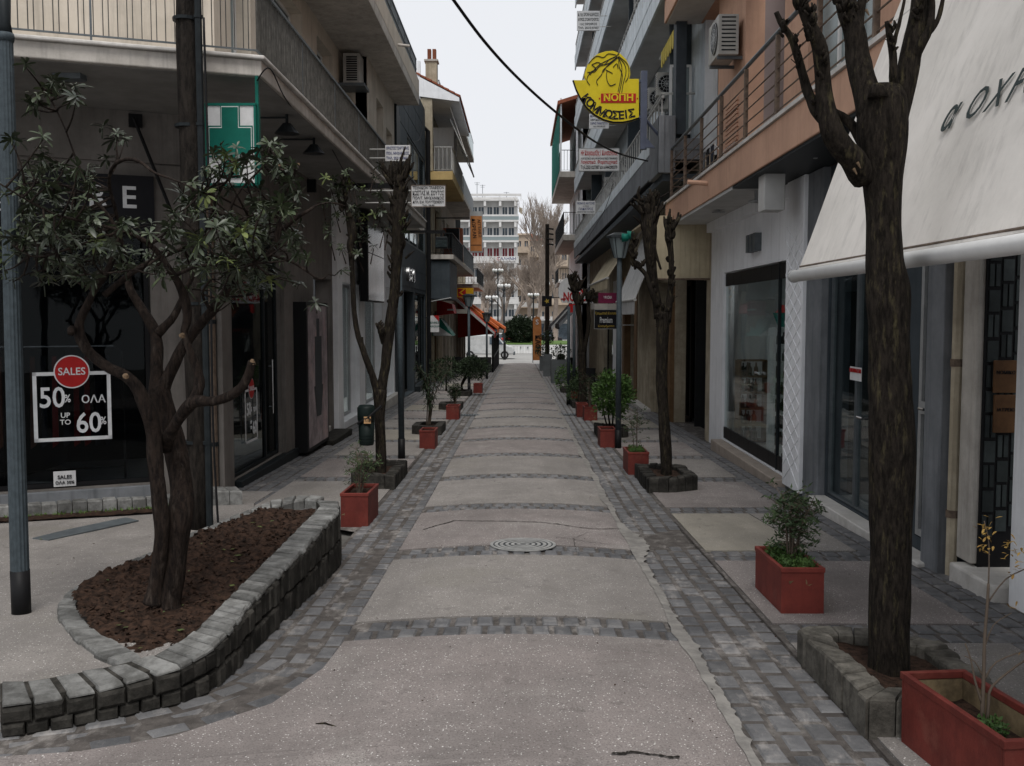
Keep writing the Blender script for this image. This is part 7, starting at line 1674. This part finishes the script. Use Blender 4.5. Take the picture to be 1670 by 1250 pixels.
# foreground planter
Y0p = 4.36; t, c, z = planter(1476, 1222, 'biggest red planter cut by the lower right corner of the picture', .30, .8, .32, rot=0, deep=True)
t.location = G(1500, 1215)+Vector((-.02, -.78, 0)); t.location = Vector((1.83, 3.60, zg(3.6))); t.rotation_euler = (-.034, 0, .10)
c = Vector((1.97, 3.98, zg(4)+.2))
fp = thing('bare_sapling', 'thin nearly leafless sapling with few yellow leaves in the corner planter', 'plant', c, 'plants in the planters'); mb = MB(); Yq = 4.0
mb_l = MB()
def sap(*pts, n=6): return limb(mb, pts, n, 3, 0)
S1 = sap((1603, 1205, Yq, 9), (1602, 1160, Yq, 8), (1604, 1110, Yq, 7), (1606, 1040, Yq, 6), (1610, 990, Yq, 5.5), (1612, 952, Yq, 5))
sap((1608, 1200, Yq, 7), (1612, 1150, Yq, 6), (1618, 1120, Yq, 5), (1660, 1085, Yq, 4), (1700, 1060, Yq, 3)); sap((1602, 1150, Yq, 5), (1590, 1110, Yq, 4), (1583, 1075, Yq, 3), (1574, 1050, Yq, 2.5))
sap((1605, 1110, Yq, 4), (1625, 1080, Yq, 3), (1670, 1062, Yq, 2.5)); sap((1604, 1105, Yq, 3), (1590, 1080, Yq, 2.5), (1573, 1070, Yq, 2)); sap((1610, 985, Yq, 3), (1640, 945, Yq, 2.5), (1680, 925, Yq, 2)); sap((1612, 955, Yq, 3), (1613, 920, Yq, 2.5), (1612, 880, Yq, 2), (1605, 850, Yq, 1.5)); sap((1605, 1060, Yq, 3), (1620, 1020, Yq, 2), (1650, 1000, Yq, 1.5))
for (x0, y0, x1, y1, n) in ((1595, 845, 1625, 905, 30), (1605, 890, 1650, 915, 10), (1645, 880, 1690, 940, 30), (1640, 985, 1665, 1000, 4), (1660, 1060, 1690, 1080, 6)):
    for _ in range(n):
        p = AY(R.uniform(x0, x1), R.uniform(y0, y1), Yq+R.uniform(-.05, .05)); d = Vector((R.uniform(-1, 1), R.uniform(-.6, .6), R.uniform(-.3, .9))).normalized(); leafgeo(mb_l, p, d, VZ, R.uniform(.02, .034), .011, .2)
mb.build('stem', 'twig', fp, True); mb_l.build('leaves', 'leaf_yellow', fp)
cover('fresh grass tuft at the foot of the bare sapling in the corner planter', c+Vector((-.02, -.02, 0)), .05, .05, 260, .07)
# right round shrub in its bed
b0 = Vector((1.78, 19.2, zg(19.2)+.12)); cc = AY(999, 643, 19.0)
bush('round_shrub', 'dense bright green round shrub behind the slim lamp post on the right', b0, cc, .38, .38, .42, 3200, .075, .035, 'leaf_fresh', [((b0, b0+Vector((-.05, 0, .4)), cc-VZ*.15), .022), ((b0+VX*.04, b0+Vector((.06, .02, .4)), cc+VX*.1-VZ*.1), .02), ((b0-VX*.05, b0+Vector((-.16, 0, .45)), cc-VX*.15), .018)])
b0 = Vector((1.7, 27.1, zg(27)+.1)); bush('low_shrub', 'low dark leafy shrub in the far right stone bed', b0, b0+VZ*.34, .42, .42, .34, 1100, .09, .035, 'leaf_small', [((b0, b0+VZ*.4), .025)])
b0 = Vector((1.7, 34, zg(34)+.1)); bush('low_shrub', 'farthest green shrub before the black cafe planters on the right', b0, b0+VZ*.4, .5, .6, .42, 900, .1, .045, 'leaf_fresh', [((b0, b0+VZ*.4), .025)])
# left side planters
t, c, z = planter(555.6, 858, 'red planter at the tip of the raised bed with bamboo like shoots', .28, .72, .33, chips=2)
nandina('small bamboo like plant with fine pale leaves in the left red planter', c, .48, .2, 9, 'leaf_small', .05, .009, 120)
t, c, z = planter(684, 731.5, 'red planter before the tall thin oleander on the left', .27, .6)
t, c, z = planter(727.6, 684, 'middle red planter on the left near the small stone bed', .3, .6); nandina('short spreading shrub behind the middle left planter', c+VY*.6, .5, .22, 10, 'leaf_dark', .07, .02, 110)
t, c, z = planter(772, 641, 'far small red planter behind the umbrella shaped bush', .3, .6)
b0 = Vector((-1.85, 19.8, zg(19.8)+.1)); t = thing('oleander', 'tall thin oleander with hanging narrow dark leaves in the left stone bed', 'shrub', b0, 'shrubs along the street'); st = MB(); lf = MB()
for i in range(8):
    a = R.uniform(0, 6.3); tip = b0+Vector((math.cos(a)*.33+.1, math.sin(a)*.2, R.uniform(.8, 1.3))); S = crspl([b0+Vector((R.uniform(-.06, .06), 0, 0)), b0.lerp(tip, .5)-Vector((math.cos(a)*.08, 0, -.1)), tip], 6); st.tube(S, [.014-.009*k/(len(S)-1) for k in range(len(S))], 6)
    for _ in range(60):
        k = R.randint(5, len(S)-1); d = Vector((R.uniform(-1, 1), R.uniform(-1, 1), R.uniform(-.7, .9))); leafgeo(lf, S[k]+Vector((R.uniform(-.03, .03), 0, R.uniform(-.03, .03))), d, VZ, R.uniform(.1, .17), .022, .3)
st.build('stem', 'twig', t, True); lf.build('foliage', 'leaf_dark', t, kind='stuff')
b0 = Vector((-1.88, 32.1, zg(32)+.1)); cc = AY(772, 600, 32)
bush('umbrella_bush', 'dark umbrella shaped bush on a short trunk at the left', b0, cc, .5, .5, .38, 2600, .1, .03, 'leaf_dark', [((b0, b0+Vector((-.02, 0, .3)), cc-VX*.1), .05), ((b0+VZ*.25, b0+Vector((.15, 0, .5)), cc+VX*.2), .03)])
b0 = Vector((-2.6, 34.5, zg(34.5))); bush('umbrella_bush', 'darker low bush behind the umbrella shaped bush', b0, b0+VZ*.75, .6, .6, .45, 1200, .1, .04, 'leaf_dark', [((b0, b0+VZ*.6), .04)])
# café planters far right
for i, (x, y, w_, h, lb_) in enumerate(((886, 614, .42, 1.05, 'slim grey square cafe planter nearest the road on the right'), (899, 625, .8, .95, 'wide dark grey cafe planter box on the right'), (880, 605, .3, .8, 'farthest dark cafe planter on the right'))):
    g0 = G(x, y); t = thing('cafe_planter', lb_, 'planter', g0, 'grey cafe planters'); q = MB(); k = .05
    for (x0, x1, y0, y1) in ((0, w_, 0, k), (0, w_, w_-k, w_), (0, k, k, w_-k), (w_-k, w_, k, w_-k)): q.box(g0.x+x0, g0.x+x1, g0.y+y0, g0.y+y1, g0.z-.05, g0.z+h)
    q.box(g0.x+k, g0.x+w_-k, g0.y+k, g0.y+w_-k, g0.z+h-.2, g0.z+h-.1); q.build('box', 'planter_grey', t)
    c = g0+Vector((w_/2, w_/2, h+.3)); bush('potted_shrub', ('clipped dark shrub in the slim cafe planter', 'dark hedge plant in the wide cafe planter', 'small topiary ball over the farthest cafe planter')[i], g0+VZ*h, c+(VZ*.5 if i == 0 else VZ*0), .32 if i == 0 else .4, .3, .33, 500, .08, .05, 'leaf_dark', [((g0+Vector((w_/2, w_/2, h-.1)), c+VZ*.4), .03)], 'plants in the planters', 'plant')
# café chairs hints
def chair(x, y, label, rz):
    g0 = Vector((x, y, zg(y))); t = thing('cafe_chair', label, 'chair', g0, 'black cafe chairs'); c, s = math.cos(rz), math.sin(rz)
    def T(a, b, z): return g0+Vector((a*c-b*s, a*s+b*c, z))
    for a, b in ((-.2, -.2), (.2, -.2), (-.2, .2), (.2, .2)): MB().tube([T(a, b, 0), T(a, b, .45)], .018, 5).build('leg', 'metal_black', t)
    MB().hexa([T(-.23, -.23, .44), T(.23, -.23, .44), T(.23, .23, .44), T(-.23, .23, .44), T(-.23, -.23, .48), T(.23, -.23, .48), T(.23, .23, .48), T(-.23, .23, .48)]).build('seat', 'metal_black', t)
    MB().hexa([T(-.22, .2, .48), T(.22, .2, .48), T(.22, .23, .48), T(-.22, .23, .48), T(-.2, .26, .9), T(.2, .26, .9), T(.2, .29, .9), T(-.2, .29, .9)]).build('backrest', 'metal_black', t)
for i, (x, y) in enumerate(((2.1, 31.5), (2.55, 32.6), (2.2, 47), (2.4, 49), (2.1, 53), (2.3, 56))):
    chair(x, y, ('black chair by the white pillar past the script sign', 'second black chair further in by the white pillar', 'black chair under the nearest black awning', 'black chair deeper under the nearest black awning', 'black chair under the farther black awning', 'last black chair near the orange flag')[i], R.uniform(0, 6))

# ================================================================ SQUARE AND FAR BACKGROUND
ZF = zg(200)
props(sheet(MB(), [68, 75, 90, 120, 200], lambda y: -60, lambda y: 60, 4, lambda x, y: ZF-.02, 0).build('square_paving', 'plaza'), kind='structure')
isl = thing('roundabout_bed', 'round lawn with low white kerb wall on the square', 'flower bed', (1, 92, ZF))
P = [(1+9*math.cos(a), 92+6*math.sin(a)) for a in [2*math.pi*i/40 for i in range(40)]]
wl = MB(); 
for i in range(40):
    a, b = P[i], P[(i+1) % 40]; s = .975; wl.hexa([(a[0], a[1], ZF), (b[0], b[1], ZF), (1+(b[0]-1)*s, 92+(b[1]-92)*s, ZF), (1+(a[0]-1)*s, 92+(a[1]-92)*s, ZF), (a[0], a[1], ZF+.75), (b[0], b[1], ZF+.75), (1+(b[0]-1)*s, 92+(b[1]-92)*s, ZF+.75), (1+(a[0]-1)*s, 92+(a[1]-92)*s, ZF+.75)])
wl.build('white_wall', 'white', isl)
sp_ = MB(); 
for i in range(90): a = 2*math.pi*i/90; sp_.box(1+9.03*math.cos(a)-.05, 1+9.03*math.cos(a)+.05, 92+6.03*math.sin(a)-.05, 92+6.03*math.sin(a)+.02, ZF+.45, ZF+.6)
sp_.build('dark_spots', 'metal_grey', isl, kind='stuff')
MB().prism([(1+8.7*math.cos(2*math.pi*i/30), 92+5.7*math.sin(2*math.pi*i/30), ZF+.5) for i in range(30)], (0, 0, .35)).build('lawn', 'grass', isl)
fn = thing('low_fence', 'low thin metal fence in front of the white kerb wall', 'fence', (1, 84, ZF)); q = MB()
for i in range(60): x = -5+i*.25; q.box(x, x+.03, 84, 84.03, ZF, ZF+.7)
q.box(-5, 10, 83.99, 84.04, ZF+.7, ZF+.76); q.build('railing', 'rail_white', fn, kind=None)
tb = AY(851, 572, 90); cc = AY(849, 541, 90)
bush('ball_tree', 'dark green clipped ball tree on a short trunk standing on the square', (tb.x, 90, ZF+.8), cc, 1.45, 1.45, 1.3, 5200, .3, .12, 'leaf_dark', [(((tb.x, 90, ZF+.6), (tb.x+.1, 90, ZF+1.6), (cc.x, 90, cc.z)), .14), (((tb.x-.1, 90, ZF+.8), (tb.x-.4, 90, ZF+1.8), (cc.x-.4, 90, cc.z)), .09)], None, 'tree')
# white van
vx = AY(820, 590, 76).x
van = thing('white_van', 'white small van half hidden behind the left cafe corner', 'van', (vx, 76, ZF), 'parked vehicles'); x1 = AY(839, 590, 76).x; Lv = 4.2
prof = [(x1, .35), (x1, .75), (x1-.1, .92), (x1-.72, 1.1), (x1-1.25, 1.72), (x1-1.6, 1.84), (x1-Lv, 1.86), (x1-Lv, .35)]
MB().prism([(x, 75.2, ZF+z) for x, z in prof], (0, 1.6, 0)).build('body', 'van_white', van, bevel=.08)
MB().prism([(x, 75.17, ZF+z) for x, z in ((x1-.85, 1.12), (x1-1.3, 1.64), (x1-1.9, 1.68), (x1-1.9, 1.12))], (0, .02, 0)).build('side_window', 'far_glass', van)
MB().prism([(x1-.74, 75.3, ZF+1.12), (x1-1.24, 75.3, ZF+1.70), (x1-1.22, 75.3, ZF+1.73), (x1-.7, 75.3, ZF+1.13)], (0, 1.4, 0)).build('windscreen', 'far_glass', van)
MB().box(x1-.1, x1+.06, 75.2, 76.8, ZF+.3, ZF+.55).build('bumper', 'metal_grey', van, bevel=.03); MB().box(x1-.2, x1+.01, 75.19, 75.4, ZF+.72, ZF+.92).build('headlight', 'sign_white', van)
MB().box(x1-1.5, x1-1.3, 75.0, 75.2, ZF+1.1, ZF+1.25).build('wing_mirror', 'metal_black', van)
for x in (x1-.75, x1-3.4):
    for y in (75.15, 76.65): 
        wh_ = MB().tube([(x, y, ZF+.31), (x, y+.2, ZF+.31)], .31, 20).build('wheel', 'rubber', van); MB().tube([(x, y-.01, ZF+.31), (x, y, ZF+.31)], .18, 14).build('rim', 'alu', wh_)
def car(x, Y, m1, label):
    t = thing('parked_car', label, 'car', (x, Y, ZF), 'parked vehicles'); prof = [(0, .3), (0, .8), (.5, .92), (1.1, 1.4), (2.5, 1.42), (3.3, .95), (4.1, .82), (4.15, .3)]
    MB().prism([(x+a, Y, ZF+z) for a, z in prof], (0, 1.6, 0)).build('body', m1, t, bevel=.08); MB().prism([(x+a, Y-.02, ZF+z) for a, z in ((.75, .95), (1.2, 1.32), (2.4, 1.34), (3.0, .97))], (0, .02, 0)).build('side_window', 'far_glass', t)
    for a in (.8, 3.3): MB().tube([(x+a, Y-.03, ZF+.3), (x+a, Y+.2, ZF+.3)], .3, 16).build('wheel', 'rubber', t)
car(AY(826, 560, 104).x-1, 104, 'car_red', 'red car parked beyond the square'); car(AY(790, 560, 104).x, 106, 'van_white', 'pale car beyond the square at the left'); car(AY(858, 560, 112).x, 112, 'car_dark', 'dark car behind the clipped ball tree')
def globe_lamp(x, ybase, ytop, Y, label):
    p = AY(x, ytop, Y); t = thing('globe_lamp_post', label, 'lamp post', (p.x, Y, ZF), 'globe lamps on the square'); s_ = MB(); s_.tube([(p.x, Y, ZF), (p.x, Y, p.z)], [.09, .06], 8)
    for k in range(4): a = k*math.pi/2+.4; s_.tube([(p.x, Y, p.z-.5), (p.x+.45*math.cos(a), Y+.45*math.sin(a), p.z-.25)], .03, 5)
    s_.build('post', 'metal_dark', t)
    for k in range(4):
        a = k*math.pi/2+.4; c = Vector((p.x+.45*math.cos(a), Y+.45*math.sin(a), p.z-.05)); MB().tube([c-VZ*.15, c-VZ*.08, c, c+VZ*.08, c+VZ*.14], [.06, .12, .15, .12, .04], 10).build('globe', 'white', t, True)
for x, yt, Y, lb_ in ((822, 465, 82, 'tall globe lamp post left of the clipped ball tree'), (802, 484, 86, 'globe lamp post farther left behind the cafe'), (870, 480, 92, 'globe lamp post just right of the clipped ball tree'), (812, 440, 98, 'tallest square lamp before the white apartment block')): globe_lamp(x, 590, yt, Y, lb_)
t = thing('bollard', 'dark post standing right of the van on the square', 'bollard', (AY(823, 570, 74).x, 74, ZF)); MB().tube([(AY(823, 570, 74).x, 74, ZF), (AY(823, 570, 74).x, 74, ZF+1.3)], .1, 8).build('post', 'metal_black', t)
# far white apartment block
Yw = 143.0; sc_ = Yw/F_PX
def fx(x): return AY(x, 500, Yw).x
def fz(y): return AY(850, y, Yw).z
wa = thing('white_apartment_block', 'tall white apartment block with rows of balconies closing the street view', 'building', (fx(800), Yw, ZF))
FW_ = CF(Yw); w = MB(); holes = []; fl_y = [329, 363, 396, 430, 463, 496]
xs_ = [fx(x) for x in (742, 766.5, 791, 815.5, 840)]
for i, y in enumerate(fl_y):
    for a, b in zip(xs_, xs_[1:]): holes.append((a+.35, a+1.05, fz(y+27), fz(y+9))); holes.append((a+1.25, b-.15, fz(y+27), fz(y+9)))
wallmesh(w, FW_, fx(728), fx(844), ZF, fz(322), holes, .3); w.box(fx(844)-.3, fx(844), Yw+.3, Yw+12, ZF, fz(322)); w.build('wall', 'far_white', wa)
for i, h in enumerate(holes):
    red = fz(430+28) < h[2] < fz(396+28)+.2 and (i // 8 == 2)
    wi = MB().fb(FW_, h[0]+.01, h[1]-.01, -.25, -.2, h[2]+.01, h[3]-.01).build('window', 'far_redcurtain' if i//8 == 3-1+0 and i//8 == 2 else 'far_glass', wa); m2 = MB(); c = (h[0]+h[1])/2; m2.fb(FW_, c-.04, c+.04, -.2, -.16, h[2]+.01, h[3]-.01); m2.build('mullion', 'far_white', wi)
for i, y in enumerate([329, 363, 396, 430, 463, 496, 530]):
    MB().box(fx(728), fx(846), Yw-1.3, Yw-.002, fz(y)-.02, fz(y)+.22).build('balcony_slab', 'far_white', wa)
    MB().box(fx(728), fx(846), Yw-1.3, Yw-1.24, fz(y)+.75, fz(y)+.95 if i != 1 else fz(y)+1.0).build('balcony_rail', 'far_white' if i else 'far_white', wa)
    MB().box(fx(728), fx(846), Yw-1.28, Yw-1.26, fz(y)+.25, fz(y)+.74).build('balcony_panel', 'pane_frost' if i in (1, 2) else 'far_white', wa) if i else None
    for x in xs_: MB().box(x-.12, x+.22, Yw-1.25, Yw-.003, fz(y)-.75, fz(y)-.025).build('beam_bracket', 'far_white', wa)
MB().box(fx(728), fx(850), Yw-1.35, Yw-1.25, fz(322), fz(318)).build('roof_rail', 'far_white', wa)
for x in (742, 766, 791, 815, 840, 849): MB().box(fx(x), fx(x)+.1, Yw-1.33, Yw-1.25, fz(329), fz(320)).build('roof_post', 'far_white', wa)
bn = MB().box(fx(809), fx(841), Yw-1.42, Yw-1.36, fz(427), fz(420)).build('banner', 'white', wa); text(wa, 'ΓΑΛΗΝΗ', (Vector((fx(827), Yw-1.44, fz(423.5))), VX, VZ), .62, 'print_blue'); text(wa, 'C', (Vector((fx(813), Yw-1.44, fz(423.5))), VX, VZ), .7, 'sign_red')
for x, yt in ((778, 296), (787, 300), (826, 312)): 
    t = thing('roof_aerial', {778: 'tallest thin television aerial at the left of the far white roof', 787: 'thin aerial standing close beside the tallest one on the far white roof', 826: 'lone short aerial at the right of the far white roof'}[x], 'aerial', (fx(x), Yw+1, fz(322)), 'roof aerials'); q = MB(); q.tube([(fx(x), Yw+1, fz(324)), (fx(x), Yw+1, fz(yt))], .05, 4); q.tube([(fx(x)-.4, Yw+1, fz(yt+1)), (fx(x)+.4, Yw+1, fz(yt+1))], .03, 4); q.tube([(fx(x)-.3, Yw+1, fz(yt+4)), (fx(x)+.3, Yw+1, fz(yt+4))], .03, 4); q.build('mast', 'metal_grey', t)
MB().prism([(fx(846), Yw, fz(345)), (fx(851), Yw, fz(350)), (fx(852), Yw, fz(340)), (fx(847), Yw, fz(338))], (0, .3, 0)).build('side_awning', 'plaster_old', wa)
def farblock(name, label, x0, x1, ytop, Y, m1, roof, floors, cols_, glassm='far_glass'):
    X0, X1 = AY(x0, 500, Y).x, AY(x1, 500, Y).x; zt3 = AY(850, ytop, Y).z; t = thing(name, label, 'building', ((X0+X1)/2, Y, ZF)); F = CF(Y); w = MB(); hs = []
    fh = 3.05; 
    for i in range(floors):
        z0 = zt3-.6-fh*(i+1)+1.0
        for j in range(cols_): a = X0+(X1-X0)*(j+.25)/cols_; b = X0+(X1-X0)*(j+.75)/cols_; hs.append((a, b, z0, z0+1.7))
    wallmesh(w, F, X0, X1, ZF-.2, zt3, hs, .3); w.box(X1-.3, X1, Y+.3, Y+9, ZF-.2, zt3); w.box(X0, X0+.3, Y+.3, Y+9, ZF-.2, zt3); w.build('wall', m1, t)
    for h in hs: wi = MB().fb(F, h[0]+.01, h[1]-.01, -.26, -.2, h[2]+.01, h[3]-.01).build('window', glassm, t); c = (h[0]+h[1])/2; MB().fb(F, c-.05, c+.05, -.2, -.15, h[2]+.02, h[3]-.02).build('mullion', m1, wi)
    for i in range(floors): z0 = zt3-.6-fh*(i+1); MB().box(X0+.3, X1-.3, Y-1.0, Y-.003, z0+.7, z0+.88).build('balcony_slab', m1, t); MB().box(X0+.3, X1-.3, Y-1.0, Y-.95, z0+.9, z0+1.7).build('balcony_rail', 'far_white' if i % 2 else m1, t)
    if roof: MB().hexa([(X0-.3, Y-.5, zt3), (X1+.3, Y-.5, zt3), (X1+.3, Y+9.5, zt3), (X0-.3, Y+9.5, zt3), (X0+1.5, Y+3, zt3+1.5), (X1-1.5, Y+3, zt3+1.5), (X1-1.5, Y+6, zt3+1.5), (X0+1.5, Y+6, zt3+1.5)]).build('roof', 'roof_tile', t)
    else: MB().box(X0-.2, X1+.2, Y-.3, Y+9, zt3, zt3+.3).build('roof_slab', m1, t)
    return t
farblock('beige_apartment_block', 'beige apartment block with red tiled roof behind the bare trees', 852, 884, 393, 176, 'far_beige', True, 6, 3)
farblock('brick_beige_block', 'warm tan block between the white block and the tiled roof', 841, 864, 384, 165, 'far_beige', False, 6, 2)
farblock('grey_far_block', 'grey far block behind the thin black pole at the right', 880, 960, 405, 158, 'far_beige', False, 5, 5)
farblock('left_far_block', 'plain pale block far behind the cafe on the left', 660, 735, 360, 150, 'far_white', False, 6, 5)
ks = thing('market_stall_row', 'low white shop fronts along the far side of the square', 'shop row', (0, 125, ZF)); w = MB(); w.box(-14, 14, 125, 129, ZF, ZF+3.2); w.build('wall', 'far_white', ks)
for i in range(12): MB().box(-13.5+i*2.3, -11.7+i*2.3, 124.95, 125, ZF+.3, ZF+2.3).build('shop_window', 'far_glass', ks)
MB().box(-14, 14, 123.6, 125, ZF+2.7, ZF+2.9).build('canopy', 'far_white', ks)
# bare plane trees
def bare(seed, H, spread, upright, levels=7):
    r = random.Random(seed); mb = MB(); 
    def br(p, d, L, rad, lv):
        n = 3; P = [p]; 
        for i in range(n): d = (d+Vector((r.uniform(-.18, .18), r.uniform(-.18, .18), r.uniform(-.02, .2)*upright))).normalized(); P.append(P[-1]+d*L/n)
        mb.tube(P, [rad*(1-.35*i/n) for i in range(n+1)], 5 if lv < 3 else 3, cap=False)
        if lv >= levels: return
        for _ in range(2 if lv == 0 else r.choice((2, 3, 3, 4))):
            k = r.randint(1, n) if lv else n; ax = Vector((r.uniform(-1, 1), r.uniform(-1, 1), r.uniform(-.3, .5))); nd = (d+ax.normalized()*spread*r.uniform(.5, 1.2)).normalized(); br(P[k], nd, L*r.uniform(.6, .85), rad*.62, lv+1)
    br(Vector((0, 0, 0)), VZ, H*.26, H*.02, 0); return mb
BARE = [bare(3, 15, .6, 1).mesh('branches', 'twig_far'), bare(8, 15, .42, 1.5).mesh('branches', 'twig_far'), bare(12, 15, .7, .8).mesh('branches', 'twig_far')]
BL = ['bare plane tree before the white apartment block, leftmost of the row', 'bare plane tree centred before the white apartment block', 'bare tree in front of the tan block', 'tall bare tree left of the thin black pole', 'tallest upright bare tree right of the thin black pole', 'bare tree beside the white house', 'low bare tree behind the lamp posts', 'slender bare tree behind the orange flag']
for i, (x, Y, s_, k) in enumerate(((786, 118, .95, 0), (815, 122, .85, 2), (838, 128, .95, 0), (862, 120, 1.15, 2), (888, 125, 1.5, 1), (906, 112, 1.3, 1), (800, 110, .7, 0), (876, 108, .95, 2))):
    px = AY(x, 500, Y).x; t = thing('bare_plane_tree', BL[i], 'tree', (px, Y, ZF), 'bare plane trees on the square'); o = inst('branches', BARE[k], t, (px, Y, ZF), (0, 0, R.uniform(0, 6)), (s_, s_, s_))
